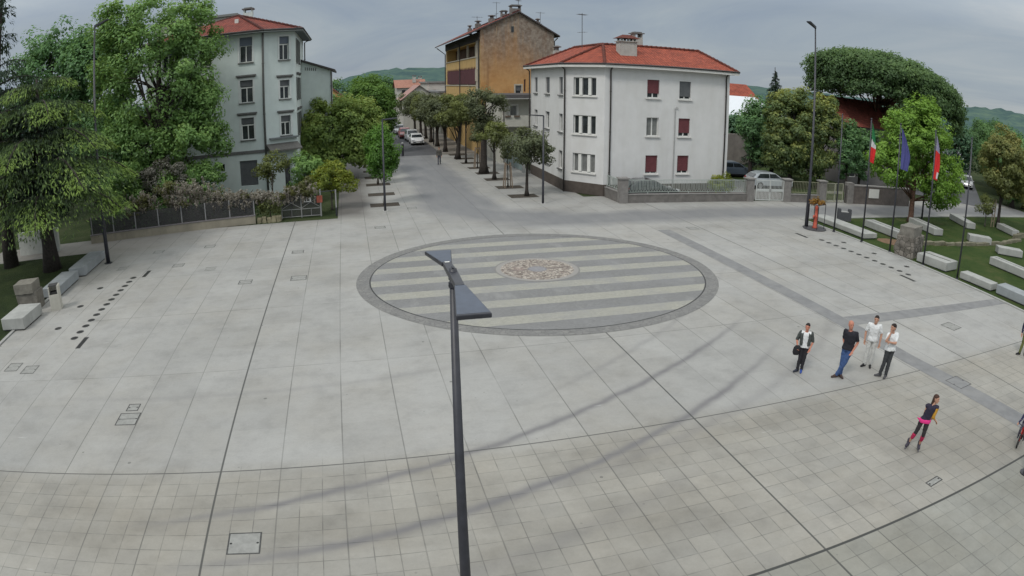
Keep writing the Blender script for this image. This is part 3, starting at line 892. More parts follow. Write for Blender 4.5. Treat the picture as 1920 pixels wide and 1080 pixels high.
# roof: eaves, planes, ridges
ez, ez2 = 9.36, 9.56
def E_(x, y): return (x, y, ez2)
eL, eA, eB, eC = E_(15.4, 57.7), E_(15.24, 47.1), E_(17.6, 43.92), E_(28.85, 43.95)
eD, eE, eF = E_(28.85, 51.9), E_(22.7, 51.9), E_(22.7, 57.7)
r0, r1, r2 = (19.05, 48.0, 11.22), (27.4, 48.0, 11.2), (19.1, 54.6, 11.25)
polys = [[eB, eC, r1, r0], [eC, eD, r1], [eD, eE, r0, r1], [eA, eB, r0], [eL, eA, r0, r2], [eF, eL, r2], [eE, eF, r2, r0]]
roof_part(wh, polys, M_TILE, ridge=[(r0, r1), (r0, r2), (eC, r1), (eA, r0), (eB, r0), (eL, r2)])
mb = MB()
ring = [eL, eA, eB, eC, eD, eE, eF]
inner = [W_L, W_A, W_B, W_C, W_D, W_E, W_F]
for i in range(7):
    a, b = ring[i], ring[(i+1) % 7]; c, d_ = inner[i], inner[(i+1) % 7]
    mb.poly([(a[0], a[1], ez), (b[0], b[1], ez), (d_[0], d_[1], ez), (c[0], c[1], ez)][::-1])
    mb.poly([(a[0], a[1], ez), (a[0], a[1], ez2-0.02), (b[0], b[1], ez2-0.02), (b[0], b[1], ez)][::-1])
mb.build('eave', M_SOFFIT, wh, world=True)
mb = MB()
for i in range(4 if True else 7):
    a, b = ring[i], ring[(i+1) % 7]
    if i == 3: continue
    mb.tube([(a[0]*1.0, a[1]-0.03 if i else a[1], ez2+0.05), (b[0], b[1]-0.03, ez2+0.05)], 0.065, 8)
mb.build('gutter', M_GUTTER, wh, world=True, smooth=True)
downpipe(wh, 15.74, 56.9, 0, 9.4, elbow=(-0.3, 0.1)); downpipe(wh, 15.72, 47.15, 0.0, 9.4, elbow=(-0.3, -0.1))
downpipe(wh, 18.26, 44.40, 0.0, 9.4, elbow=(0, -0.35)); downpipe(wh, 27.95, 44.42, 0.0, 9.4, elbow=(0, -0.35))
mb = MB(); x = 17.84+5.64; mb.tube([(x, 44.42, 0.2), (x, 44.42, 6.5), (x+0.04, 44.40, 6.62), (x+0.2, 44.40, 6.62), (x+0.24, 44.40, 6.5)], 0.03, 6)
mb.build('gas_pipe', mat('pale_pipe', (0.33, 0.33, 0.32), 0.5), wh, world=True)
M_CHST = mat('chimney_render', (0.40, 0.39, 0.36), 0.9, 0.12, 3, stain=0.5, stain_col=(0.16, 0.155, 0.14))
chimney(wh, 20.27, 46.3, 9.9, 11.82, 1.32, 0.9, M_CHST, 'tile')
chimney(wh, 22.5, 49.4, 10.6, 12.45, 0.75, 0.75, M_CHST, 'slab')
chimney(wh, 18.4, 57.4, 9.6, 11.5, 0.6, 0.6, M_CHST, 'round')
antenna(wh, 18.2, 50.3, 11.0, 13.85, 0.5, 7, 0.9)

# ============================================================================= pale green house with tower front
G_0, G_1, G_2, G_3 = (-16.6, 53.0), (-6.6, 53.0), (-4.15, 54.2), (-4.25, 66.0)
gh = thing('pale_green_house', 'tall pale grey-green townhouse with red roof, stone window sills and grey cornices beside the garden', 'house', (-9, 56, 0))
M_GREEN = mat('pale_green_render', (0.55, 0.61, 0.59), 0.9, 0.05, 1.6, stain=0.4, stain_col=(0.40, 0.45, 0.43))
mb = MB()
ops0 = []
for k in (0, 3.4, 6.6):
    for (z0, z1) in ((10.72, 12.75), (7.5, 9.3), (4.55, 6.3)):
        ops0.append((8.06-k, 9.1-k, z0, z1))
ops0 += [(7.75, 9.2, 0.9, 2.9), (5.95, 6.5, 2.2, 2.8)]
facade(mb, G_0, G_1, 0, 13.1, ops0, 0.25)
ops1 = [(1.38, 2.2, 10.7, 12.6), (1.38, 2.2, 7.55, 9.05), (1.38, 2.2, 4.62, 6.2), (1.5, 2.1, 0.1, 2.6)]
facade(mb, G_1, G_2, 0, 13.1, ops1, 0.25)
ops2 = [(s, s+1.0, z0, z1) for s in (1.6, 4.4) for z0, z1 in ((10.5, 12.5), (7.45, 9.25), (4.5, 6.3))]
facade(mb, G_2, G_3, 0, 13.1, ops2, 0.25)
facade(mb, G_3, (-16.6, 66), 0, 13.1, []); facade(mb, (-16.6, 66), G_0, 0, 13.1, [])
mb.build('wall', M_GREEN, gh, world=True)
M_BLIND = mat('blue_grey_blind', (0.12, 0.14, 0.175), 0.6, 0.12, 4)
M_SURR = mat('pale_surround', (0.55, 0.575, 0.56), 0.85, 0.06)
for o in ops0[:9]:
    topf = o[2] > 10
    window(gh, G_0, G_1, *o, style='cross', sill=M_STONE, cornice_or_shade=None if topf else M_STONE, blind=M_BLIND if topf else M_GREYSH, blind_f=0.34 if topf else 0.28, surround=M_SURR, depth=0.2)
window(gh, G_0, G_1, *ops0[9], style='plain', blind=M_GREYSH, blind_f=0.98, depth=0.2, frame_m=M_STONE)
window(gh, G_0, G_1, *ops0[10], style='plain', depth=0.2, frame_m=M_STONE)
for o in ops1[:3]:
    topf = o[2] > 10
    window(gh, G_1, G_2, *o, style='cross', sill=M_STONE, cornice_or_shade=None if topf else M_STONE, blind=M_BLIND if topf else M_GREYSH, blind_f=0.3, surround=M_SURR, depth=0.2)
window(gh, G_1, G_2, *ops1[3], style='plain', depth=0.2, frame_m=M_WFRAME, name='door')
for o in ops2:
    f = window(gh, G_2, G_3, *o, style='two', sill=M_STONE, cornice_or_shade=M_STONE if o[2] < 10 else None, depth=0.2)
    M, L = wallM(G_2, G_3)
    b = MB(M); zc = (o[2]+o[3])/2
    for sx_ in (o[0]-0.55, o[1]+0.02):
        b = MB(M); b.box(sx_, sx_+0.52, -0.06, -0.012, o[2], o[3]); b.build('shutter', mat('grey_wooden_shutter', (0.10, 0.105, 0.10), 0.7, 0.2, 6), f)
# roof
gz = 13.1
q0, q1, q2, q3, q4 = (-17.3, 52.25, gz), (-6.45, 52.25, gz), (-3.45, 53.75, gz), (-3.5, 66.7, gz), (-17.3, 66.7, gz)
ap = (-9.2, 56.8, 15.0); ap2 = (-12.2, 60.4, 15.0)
roof_part(gh, [[q0, q1, ap, ap2], [q1, q2, ap], [q2, q3, ap], [q3, q4, ap2, ap], [q4, q0, ap2]], M_TILE_D, ridge=[(q1, ap), (q2, ap), (ap, ap2)])
mb = MB()
rg = [q0, q1, q2, q3]; ig = [G_0, G_1, G_2, G_3]
for i in range(3):
    a, b, c, d_ = rg[i], rg[i+1], ig[i], ig[i+1]
    mb.poly([(a[0], a[1], gz-0.12), (b[0], b[1], gz-0.12), (d_[0], d_[1], gz-0.12), (c[0], c[1], gz-0.12)][::-1])
    mb.poly([(a[0], a[1], gz-0.12), (a[0], a[1], gz-0.02), (b[0], b[1], gz-0.02), (b[0], b[1], gz-0.12)][::-1], 1)
mb.build('eave', [mat('grey_soffit', (0.15, 0.17, 0.19), 0.8, 0.1), mat('pale_eave_board', (0.40, 0.42, 0.41), 0.7, 0.1)], gh, world=True)
mb = MB()
for i in range(3): mb.tube([(rg[i][0], rg[i][1]-0.04, gz+0.03), (rg[i+1][0]+0.02, rg[i+1][1]-0.04, gz+0.03)], 0.08, 8)
mb.build('gutter', M_GUTTER, gh, world=True, smooth=True)
downpipe(gh, -6.62, 52.9, 0.0, 12.95, 0.085, M_STONE)
downpipe(gh, -4.05, 65.3, 3, 13.0, 0.06, M_STONE, elbow=(0.55, 0.3))
mb = MB(wallM(G_0, G_1)[0]); mb.box(-0.02, 10.0, -0.06, -0.003, 3.42, 3.68); mb.build('string_course', M_STONE, gh, world=True)
mb = MB(wallM(G_1, G_2)[0]); mb.box(0.30, 2.72, -0.35, -0.003, 4.40, 4.52); mb.build('ledge', mat('ledge_metal', (0.16, 0.175, 0.18), 0.6), gh, world=True)
mb = MB(wallM(G_1, G_2)[0])
mb.add([(0.02,-0.003,4.05),(2.75,-0.003,4.05),(2.75,-1.0,3.6),(0.02,-1.0,3.6),(0.02,-0.003,3.5),(2.75,-0.003,3.5),(2.75,-1.0,3.5),(0.02,-1.0,3.5)],
       [(0,3,2,1),(3,7,6,2),(4,5,6,7),(0,4,7,3),(1,2,6,5)])
mb.build('canopy', mat('canopy_tiles', (0.13, 0.125, 0.115), 0.8, 0.25, 5), gh, world=True)
mb = MB(wallM(G_1, G_2)[0]); mb.box(1.35, 2.3, -0.5, -0.003, 2.68, 2.76); mb.build('door_hood', mat('pale_eave_board', (0.4, 0.42, 0.41)), gh, world=True)
mb = MB(); mb.obox((-9.1, 55.0, 14.28), (0.3, 0.3, 0.5)); mb.build('roof_vent', M_SOFFIT, gh, world=True)
chimney(gh, -8.55, 58.0, 14.2, 15.75, 0.8, 0.8, M_GREEN, 'slab')
# lower rear wing
mb = MB()
zl, zr = 10.75, 9.75
mb.add([(-4.2,62,0),(-1.5,62,0),(-1.5,62,zr),(-4.2,62,zl),(-1.5,70,0),(-1.5,70,zr),(-4.2,70,zl)], [(0,1,2,3),(1,4,5,2)])
mb.build('wing_wall', M_GREEN, gh, world=True)
mb = MB(); mb.add([(-4.2,61.6,zl+0.05),(-1.05,61.6,zr-0.09),(-1.05,70.3,zr-0.09),(-4.2,70.3,zl+0.05),(-4.2,61.6,zl+0.22),(-1.05,61.6,zr+0.10),(-1.05,70.3,zr+0.10),(-4.2,70.3,zl+0.22)], [(0,3,2,1),(4,5,6,7),(0,1,5,4),(1,2,6,5),(2,3,7,6)])
mb.build('wing_roof', M_GUTTER, gh, world=True)
mb = MB()
for k in range(6): mb.box(-3.85+k*0.19, -3.77+k*0.19, 61.97, 61.998, 9.92-k*0.02, 10.22-k*0.03)
mb.build('wing_vent', M_STONE, gh, world=True)
downpipe(gh, -1.42, 61.95, 3, 9.6, 0.07, M_STONE)

# ============================================================================= ochre tenement
O_0, O_1 = (14.5, 98.0), (14.5, 72.5)
O_2, O_3 = (22.9, 72.5), (22.9, 98.0)
oh = thing('ochre_tenement', 'tall ochre tenement with stained windowless gable and dark loggias over the street', 'building', (18.7, 85, 0))
def ochre_mat():
    t = NT('stained_ochre_render'); co = t.coord()
    s = t.n('ShaderNodeSeparateXYZ'); t.l(co, s.inputs[0])
    n1 = t.noise(co, 0.35, 6, 0.65); n2 = t.noise(t.mapping(co, (1.2, 1.2, 0.12)), 0.9, 6, 0.7); n3 = t.noise(co, 2.5, 5, 0.7)
    c = t.ramp(n1, [(0.3, (0.33, 0.165, 0.066)), (0.5, (0.41, 0.22, 0.088)), (0.7, (0.47, 0.28, 0.125))])
    zf = t.math('DIVIDE', t.math('SUBTRACT', s.outputs[2], 8.2), 6.5, clamp=True)
    xf = t.math('DIVIDE', t.math('SUBTRACT', s.outputs[0], 18.2), 4.2, clamp=True)
    g = t.math('MULTIPLY', t.math('ADD', t.math('MULTIPLY', zf, 0.95), t.math('MULTIPLY', t.math('MULTIPLY', zf, xf), 0.9)), t.ramp(n2, [(0.30, 0.45), (0.60, 1.3)]), clamp=True)
    c = t.mix(g, c, t.ramp(n3, [(0.3, (0.16, 0.115, 0.09)), (0.7, (0.30, 0.26, 0.215))]))
    st = t.ramp(n2, [(0.55, 0), (0.75, 1)])
    c = t.mix(t.math('MULTIPLY', st, 0.6), c, (0.19, 0.105, 0.06))
    c = t.mix(1.0, c, t.ramp(n3, [(0.25, 0.88), (0.75, 1.12)]), 'MULTIPLY')
    t.bsdf(c, 0.95, 0, 0.1, n3, 0.02, 0.4)
    return t.mat
M_OCH = ochre_mat()
M_OCHY = mat('yellow_ochre_render', (0.47, 0.315, 0.13), 0.9, 0.12, 1.2, stain=0.3)
M_CREAM = mat('cream_trim', (0.40, 0.36, 0.29), 0.85, 0.12, 3, stain=0.3)
mb = MB()
rz, rx = 16.15, 18.75
wz0, wz1 = 13.95, 13.35
opg = [(3.42, 3.8, 13.9-0.6, 13.9-0.02), (3.95, 4.62, 6.6, 7.8), (4.93, 5.12, 7.1, 8.5)]
facade(mb, O_1, O_2, 0, 13.9, [(3.95, 4.62, 6.6, 7.8), (4.93, 5.12, 7.1, 8.5)], 0.2)
mb.poly([(14.5, 72.5, 13.9), (22.9, 72.5, 13.9), (22.9, 72.5, 13.95), (rx, 72.5, rz), (14.5, 72.5, 14.25)])
facade(mb, O_2, O_3, 0, 13.9, []); facade(mb, O_3, O_0, 0, 13.9, [])
mb.build('gable_wall', M_OCH, oh, world=True)
mb = MB()
lz = [(11.15, 12.75), (7.85, 9.75), (4.4, 6.3)]
opo = [(25.5-24.3, 25.5-2.6, a_, b_) for a_, b_ in lz]
facade(mb, O_0, O_1, 0, 13.9, opo, 1.3)
mb.build('street_wall', M_OCHY, oh, world=True)
mb = MB(); mb.box(14.40, 14.498, 72.6, 98.0, 12.86, 13.86); mb.build('cornice_or_shade', mat('timber_soffit_and_shade', (0.07, 0.06, 0.06), 0.85, 0.2, 3), oh, world=True)  # dark band painting the eave's shade onto the upper street wall
mb = MB()
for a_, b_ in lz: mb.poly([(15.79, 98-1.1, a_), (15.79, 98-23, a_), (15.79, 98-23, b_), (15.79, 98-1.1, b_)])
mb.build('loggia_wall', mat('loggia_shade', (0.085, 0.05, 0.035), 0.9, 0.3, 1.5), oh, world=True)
for a_, b_ in lz[:2]:
    mb = MB(); mb.box(14.42, 14.5, 73.0, 98, a_-0.12, a_+0.02); mb.build('ledge', M_CREAM, oh, world=True)
    for yy in (87.7, 80.8):
        mb = MB(); mb.box(14.52, 14.75, yy-0.12, yy+0.12, a_, b_); mb.build('column', M_CREAM, oh, world=True)
# maroon awnings with a pointed upper edge in the middle storey
mb = MB()
n = 22
for k in range(n):
    ya, yb = 75.2 + (96.5-75.2)*k/n, 75.2 + (96.5-75.2)*(k+1)/n
    mb.poly([(14.46, ya, 7.95), (14.46, yb, 7.95), (14.46, yb, 9.65), (14.46, (ya+yb)/2, 10.05), (14.46, ya, 9.65)])
mb.build('awning', mat('maroon_awning', (0.085, 0.03, 0.035), 0.9, 0.25, 2), oh, world=True)
# corner pier with stacked balusters
mb = MB()
mb.box(14.38, 14.499, 72.95, 74.5, 5.5, 12.9)
for zc in (11.7, 9.0):
    for yy in (73.3, 73.75, 74.2): mb.tube([(14.34, yy, zc-0.7), (14.34, yy, zc+0.7)], 0.10, 8)
mb.build('corner_pier', M_CREAM, oh, world=True)
for pp_, rr_ in (([(14.35, 72.75, 2), (14.35, 72.75, 13.2)], 0.07), ([(14.33, 85.0, 3), (14.33, 85.0, 13.0), (13.4, 85.0, 13.5)], 0.06), ([(14.40, 98.1, 4), (14.40, 98.1, 12.4), (13.2, 98.3, 13.35)], 0.07), ([(22.98, 72.6, 4), (22.98, 72.6, 12.9), (23.3, 72.4, 13.3)], 0.07)):
    mb = MB(); mb.tube(pp_, rr_, 8); mb.build('downpipe', M_PIPE, oh, world=True)
window(oh, O_1, O_2, 3.95, 4.62, 6.6, 7.8, style='plain', blind=M_GREYSH, blind_f=0.5, sill=M_STONE, surround=M_CREAM)
window(oh, O_1, O_2, 4.93, 5.12, 7.1, 8.5, style='plain', frame_m=M_RED)
M, L = wallM(O_1, O_2)
mb = MB(M); mb.box(3.40, 3.80, -0.03, -0.003, 13.8, 14.55); w_ = mb.build('attic_window', mat('attic_frame', (0.2, 0.17, 0.13)), oh, world=True)
mb = MB(M); mb.box(3.46, 3.74, -0.045, -0.032, 13.86, 14.49); mb.build('pane', M_GLASS, w_)
mb = MB(M); mb.box(1.75, 1.86, -0.05, -0.003, 13.4, 14.5); mb.build('flue_strip', mat('flue_strip', (0.3, 0.22, 0.15)), oh, world=True)
# roof
ov = 0.35
eLz, eRz = 13.72, 13.55
A0, A1 = (12.95, 72.5-ov, 13.55), (12.95, 98.6, 13.55); R0, R1 = (rx, 72.5-ov, rz+0.12), (rx, 98.6, rz+0.12); B0, B1 = (23.5, 72.5-ov, eRz), (23.5, 98.6, eRz)
roof_part(oh, [[A0, R0, R1, A1], [R0, B0, B1, R1]], M_TILE_D, ridge=[(R0, R1)])
mb = MB()
dz = 0.16
mb.poly([(A0[0],A0[1],A0[2]-dz),(A1[0],A1[1],A1[2]-dz),(R1[0],R1[1],R1[2]-dz),(R0[0],R0[1],R0[2]-dz)])
mb.poly([(R0[0],R0[1],R0[2]-dz),(R1[0],R1[1],R1[2]-dz),(B1[0],B1[1],B1[2]-dz),(B0[0],B0[1],B0[2]-dz)])
for a_, b_ in ((A0, R0), (R0, B0), (A1, A0)):
    mb.poly([(a_[0],a_[1],a_[2]-dz),(b_[0],b_[1],b_[2]-dz),(b_[0],b_[1],b_[2]-0.01),(a_[0],a_[1],a_[2]-0.01)])
mb.build('eave', mat('timber_soffit_and_shade', (0.07, 0.06, 0.06), 0.85, 0.2, 3), oh, world=True)
M_CHD = mat('dark_chimney', (0.17, 0.16, 0.15), 0.9, 0.3, 3)
chimney(oh, 19.1, 75.2, 15.6, 17.25, 1.15, 0.9, M_CHD, 'slab'); chimney(oh, 18.9, 80, 15.7, 17.1, 0.7, 0.7, M_CHD, 'slab')
chimney(oh, 18.3, 84, 15.5, 16.9, 0.8, 0.7, M_CHD, 'round'); chimney(oh, 17.2, 87.5, 15.0, 16.5, 0.7, 0.7, M_CHD, 'round'); chimney(oh, 16.2, 88, 14.6, 15.9, 0.5, 0.5, M_CHD, 'round')
chimney(oh, 22.3, 77.0, 13.9, 15.9, 0.5, 0.5, M_CHD, 'round')
antenna(oh, 18.9, 84, 15.8, 18.7, 0.2); antenna(oh, 16.9, 86.5, 14.8, 17.0, 0.3, 7, 1.5); antenna(oh, 20.2, 78, 15.5, 18.3, 0.9); antenna(oh, 22.2, 75.6, 13.9, 16.6, 0.1)

# ============================================================================= small house with balcony between the two
bh = thing('balcony_house', 'small cream house with a solid-parapet balcony squeezed between white house and ochre tenement', 'house', (16.5, 66, 0))
M_CRW = mat('cream_render', (0.46, 0.45, 0.40), 0.9, 0.08, 1.5, stain=0.4, stain_col=(0.25, 0.24, 0.2))
mb = MB()
facade(mb, (15.0, 65.2), (19.5, 65.2), 0, 6.5, [(1.05, 1.75, 4.75, 5.8)], 0.2)
facade(mb, (15.0, 72.0), (15.0, 65.2), 0, 6.5, [])
mb.build('wall', M_CRW, bh, world=True)
window(bh, (15.0, 65.2), (19.5, 65.2), 1.05, 1.75, 4.75, 5.8, style='plain', sill=M_SOFFIT, surround=M_SOFFIT, curtain=True)
mb = MB(); mb.box(15.2, 18.0, 63.9, 64.02, 3.75, 4.85); mb.box(15.2, 15.32, 64.02, 65.2, 3.75, 4.85); mb.box(15.2, 18.0, 64.02, 65.2, 3.66, 3.80); mb.build('balcony', M_CRW, bh, world=True)
for xx in (15.5, 16.4):
    mb = MB(); mb.obox((xx, 63.86, 4.78), (0.55, 0.2, 0.16)); mb.build('flower_box', mat('flower_box', (0.12, 0.09, 0.07)), bh, world=True)
mb = MB(); mb.box(14.6, 19.8, 63.6, 72.2, 6.62, 6.95); mb.build('roof', mat('flat_roof_dark', (0.085, 0.08, 0.08), 0.8, 0.2), bh, world=True)
mb = MB(); mb.box(14.65, 19.7, 63.65, 65.2, 6.5, 6.62); mb.build('roof_edge', M_SOFFIT, bh, world=True)
mb = MB(); mb.tube([(15.1, 63.9, 0.2), (15.1, 63.9, 6.5)], 0.06, 6); mb.build('downpipe', M_PIPE, bh, world=True); mb = MB(); mb.tube([(17.75, 63.8, 4.8), (17.75, 63.8, 6.2), (17.5, 63.8, 6.5)], 0.06, 6); mb.build('downpipe', M_PIPE, bh, world=True)

# yard gate beside it
yg = thing('yard_gate', 'grey-green metal yard gate between the street trees and white house plinth', 'gate', (15.4, 61, 0))
mb = MB()
for k in range(8):
    y0 = 57.6 + k*0.85; mb.box(15.36, 15.42, y0, y0+0.78, 0.15, 2.0)
mb.build('panel', mat('grey_green_metal', (0.20, 0.25, 0.25), 0.5, 0.1), yg, world=True)
for yy in (57.45, 61.0, 64.5):
    mb = MB(); mb.box(15.28, 15.5, yy-0.09, yy+0.09, 0, 2.15); mb.build('post', mat('gate_post', (0.33, 0.34, 0.33), 0.8), yg, world=True)

# ============================================================================= far houses
def simple_house(name, label, x0, x1, y0, y1, zw, zr, wallm, roofm, axis='x', wins=(), cat='house', chim=()):
    o = thing(name, label, cat, ((x0+x1)/2, (y0+y1)/2, 0))
    mb = MB()
    front = [w for w in wins if w[4] == 'f']; side = [w for w in wins if w[4] == 's']
    facade(mb, (x0, y0), (x1, y0), 0, zw, [w[:4] for w in front], 0.15)
    facade(mb, (x1, y0), (x1, y1), 0, zw, []); facade(mb, (x1, y1), (x0, y1), 0, zw, [])
    facade(mb, (x0, y1), (x0, y0), 0, zw, [w[:4] for w in side], 0.15)
    mx, my = (x0+x1)/2, (y0+y1)/2
    if zr > zw:
        if axis == 'x': mb.poly([(x0, y0, zw), (x0, my, zr-0.05), (x0, y1, zw)]); mb.poly([(x1, y0, zw), (x1, y1, zw), (x1, my, zr-0.05)])
        else: mb.poly([(x0, y0, zw), (x1, y0, zw), (mx, y0, zr-0.05)]); mb.poly([(x1, y1, zw), (x0, y1, zw), (mx, y1, zr-0.05)])
    mb.build('wall', wallm, o, world=True)
    for w in front: window(o, (x0, y0), (x1, y0), *w[:4], style='plain', depth=0.1)
    for w in side: window(o, (x0, y1), (x0, y0), *w[:4], style='plain', depth=0.1)
    e = 0.45
    if zr > zw:
        k = (zr-zw)/((y1-y0)/2 if axis == 'x' else (x1-x0)/2); ze = zw - k*e + 0.05
        if axis == 'x': P = [[(x0-e, y0-e, ze), (x1+e, y0-e, ze), (x1+e, my, zr), (x0-e, my, zr)], [(x1+e, y1+e, ze), (x0-e, y1+e, ze), (x0-e, my, zr), (x1+e, my, zr)]]
        else: P = [[(x0-e, y0-e, ze), (mx, y0-e, zr), (mx, y1+e, zr), (x0-e, y1+e, ze)], [(mx, y0-e, zr), (x1+e, y0-e, ze), (x1+e, y1+e, ze), (mx, y1+e, zr)]]
        roof_part(o, P, roofm)
    else:
        mb = MB(); mb.box(x0-0.3, x1+0.3, y0-0.3, y1+0.3, zw+0.01, zw+0.3); mb.build('roof', roofm, o, world=True)
    for cx_, cy_, cz0, cz1 in chim: chimney(o, cx_, cy_, cz0, cz1, 0.7, 0.7, M_CHST, 'slab')
    return o
M_PALE = mat('pale_render', (0.45, 0.44, 0.40), 0.9, 0.08, 0.8, stain=0.3)
M_PINK = mat('faded_pink_tiles', (0.32, 0.19, 0.165), 0.9, 0.2, 2)
M_PINK2 = mat('faded_orange_tiles', (0.30, 0.15, 0.11), 0.9, 0.2, 2)
M_FLAT = mat('grey_flat_roof', (0.2, 0.2, 0.195), 0.9, 0.1)
W3 = lambda a, z: (a, a+0.9, z, z+1.3, 'f')
simple_house('far_house', 'distant house with orange roof and tall chimney down the street', 10.6, 16.5, 143, 150, 7.5, 9.1, M_PALE, M_PINK2, 'x', [W3(1, 5.6), W3(3.2, 5.6)], chim=[(14.5, 145, 8.4, 10.0), (16, 147, 8.4, 9.8)])
simple_house('far_house', 'distant low house with faded pink gable roof down the street', 9.8, 15.6, 118, 128, 5.6, 7.9, M_PALE, M_PINK, 'y', [W3(1, 3.4), W3(3.4, 3.4)])
simple_house('far_building', 'distant pale flat-roofed block behind the street trees', 15.3, 21, 126, 140, 8.2, 8.2, M_PALE, M_FLAT, 'x', [W3(0.6, 5.6), W3(3.4, 5.6)], cat='building')
simple_house('far_building', 'distant cream block with grey flat roof attached before the ochre tenement', 14.6, 15.25, 105, 125, 6.6, 6.6, M_CRW, M_FLAT, 'x', [], cat='building')
simple_house('far_house', 'small distant house showing an orange eave beside the pale green house wing', -5.5, -0.9, 128, 138, 6.4, 8.2, mat('yellow_render', (0.45, 0.30, 0.12), 0.9, 0.1, 1), M_TILE_D, 'y', [])
simple_house('street_house', 'long pale street house behind the far row of trunks', 16.4, 20, 100, 180, 5.2, 6.6, M_PALE, M_TILE_D, 'y', [(a, a+1.0, 1.2, 3.0, 's') for a in np.arange(2, 78, 3.2)])
simple_house('cream_tower', 'cream flat-roofed block with dark window slots behind the pale green house roof', -25, -14.0, 83.5, 95, 18.3, 18.3, M_PALE, M_FLAT, 'x', [(a, a+0.8, 16.9, 17.9, 'f') for a in (2.2, 4.0, 5.8, 7.6, 9.2)], cat='building')
antenna(bpy.data.objects['cream_tower'], -17.6, 84.5, 18.5, 20.3, 0.3)
simple_house('white_hall', 'white hall with pale metal roof beyond the white house', 45.5, 56, 73.5, 90, 4.9, 7.4, mat('bright_render', (0.5, 0.48, 0.42), 0.9, 0.05), mat('white_metal_roof', (0.62, 0.65, 0.68), 0.4, 0.05), 'x', [])
simple_house('red_roofed_house', 'house with red roof and small chimneys behind the white metal hall', 52, 68, 96, 108, 6.0, 9.4, M_PALE, M_TILE, 'x', [], chim=[(58, 101, 8.4, 9.9), (62, 101, 8.4, 9.9)])
simple_house('villa', 'grey villa with red roof half hidden behind the trees and flagpoles', 45.7, 54, 49.2, 58, 6.1, 8.6, mat('shaded_villa_render', (0.16, 0.153, 0.15), 0.9, 0.1, 1, stain=0.5), M_TILE_D, 'x', [(0.5, 1.5, 3.4, 5.0, 'f'), (3.0, 4.0, 3.4, 5.0, 'f'), (0.5, 1.5, 0.8, 2.4, 'f')])  # wall colour darkened to hold the stone pine's shadow
mbw = MB(); mbw.box(32.0, 44, 62, 62.4, 0, 3.4); tag(mbw.build('garden_wall', mat('old_wall', (0.20, 0.18, 0.165), 0.9, 0.2, 1.5, stain=0.4)), 'old brownish garden wall beyond the parked dark car', 'wall')
# ----------------------------------------------------------------------------- foliage colours
L_LIME = leaf_mat('lime_leaves', (0.058, 0.105, 0.042), (0.167, 0.298, 0.089), (0.353, 0.500, 0.156))
L_DARK = leaf_mat('dark_broad_leaves', (0.046, 0.088, 0.052), (0.116, 0.228, 0.093), (0.250, 0.414, 0.149))
L_OLIVE = leaf_mat('olive_street_leaves', (0.043, 0.050, 0.031), (0.118, 0.138, 0.074), (0.226, 0.247, 0.121), clump=1.4)
L_OLIVEY = leaf_mat('olive_yellow_leaves', (0.046, 0.056, 0.023), (0.138, 0.162, 0.053), (0.264, 0.290, 0.088), clump=1.6)
L_BRIGHT = leaf_mat('bright_spring_leaves', (0.057, 0.122, 0.021), (0.170, 0.308, 0.046), (0.325, 0.487, 0.097), clump=1.2)
L_STREETG = leaf_mat('fresh_green_leaves', (0.029, 0.068, 0.015), (0.090, 0.178, 0.032), (0.194, 0.307, 0.067), clump=1.4)
L_BROWN = leaf_mat('bronze_green_leaves', (0.076, 0.120, 0.039), (0.206, 0.298, 0.076), (0.405, 0.442, 0.123), clump=0.7)
L_MOTT = leaf_mat('mottled_leaves', (0.031, 0.058, 0.028), (0.132, 0.186, 0.070), (0.500, 0.500, 0.127), clump=1.3)
L_PINE = leaf_mat('stone_pine_needles', (0.026, 0.054, 0.024), (0.083, 0.145, 0.054), (0.168, 0.256, 0.083), clump=0.8)
L_RUST = leaf_mat('rusty_leaves', (0.067, 0.079, 0.029), (0.179, 0.206, 0.067), (0.359, 0.302, 0.100), clump=1.1)
L_CEDAR = leaf_mat('cedar_needles', (0.014, 0.022, 0.017), (0.060, 0.102, 0.036), (0.222, 0.324, 0.072), clump=1.0, stops=(0.06, 0.30, 0.62))
L_SPRUCE = leaf_mat('dark_spruce_needles', (0.015, 0.027, 0.021), (0.042, 0.068, 0.046), (0.085, 0.123, 0.068), clump=1.0)
L_WIST = leaf_mat('wisteria_blossom', (0.132, 0.116, 0.099), (0.297, 0.270, 0.237), (0.500, 0.462, 0.413), clump=2.5)
L_WISTG = leaf_mat('wisteria_leaves', (0.045, 0.055, 0.022), (0.13, 0.135, 0.05), (0.25, 0.235, 0.085), clump=2.0)
L_YSHRUB = leaf_mat('golden_shrub_leaves', (0.052, 0.078, 0.014), (0.182, 0.233, 0.031), (0.397, 0.380, 0.061), clump=2.0)
L_FAR = leaf_mat('far_green_leaves', (0.045, 0.087, 0.042), (0.093, 0.177, 0.063), (0.158, 0.285, 0.090), clump=0.5)
L_FARD = leaf_mat('far_dark_leaves', (0.038, 0.082, 0.055), (0.075, 0.150, 0.083), (0.129, 0.232, 0.104), clump=0.4)
L_ORANGE = leaf_mat('orange_leaves', (0.16, 0.06, 0.02), (0.28, 0.14, 0.03), (0.36, 0.26, 0.06), clump=4)
L_HORN = leaf_mat('hornbeam_leaves', (0.030, 0.085, 0.016), (0.095, 0.205, 0.034), (0.19, 0.34, 0.065), clump=1.6)
B_GREY = bark(); B_DARK = bark('bark_dark', (0.040, 0.034, 0.030)); B_RED = bark('bark_reddish', (0.105, 0.060, 0.042))

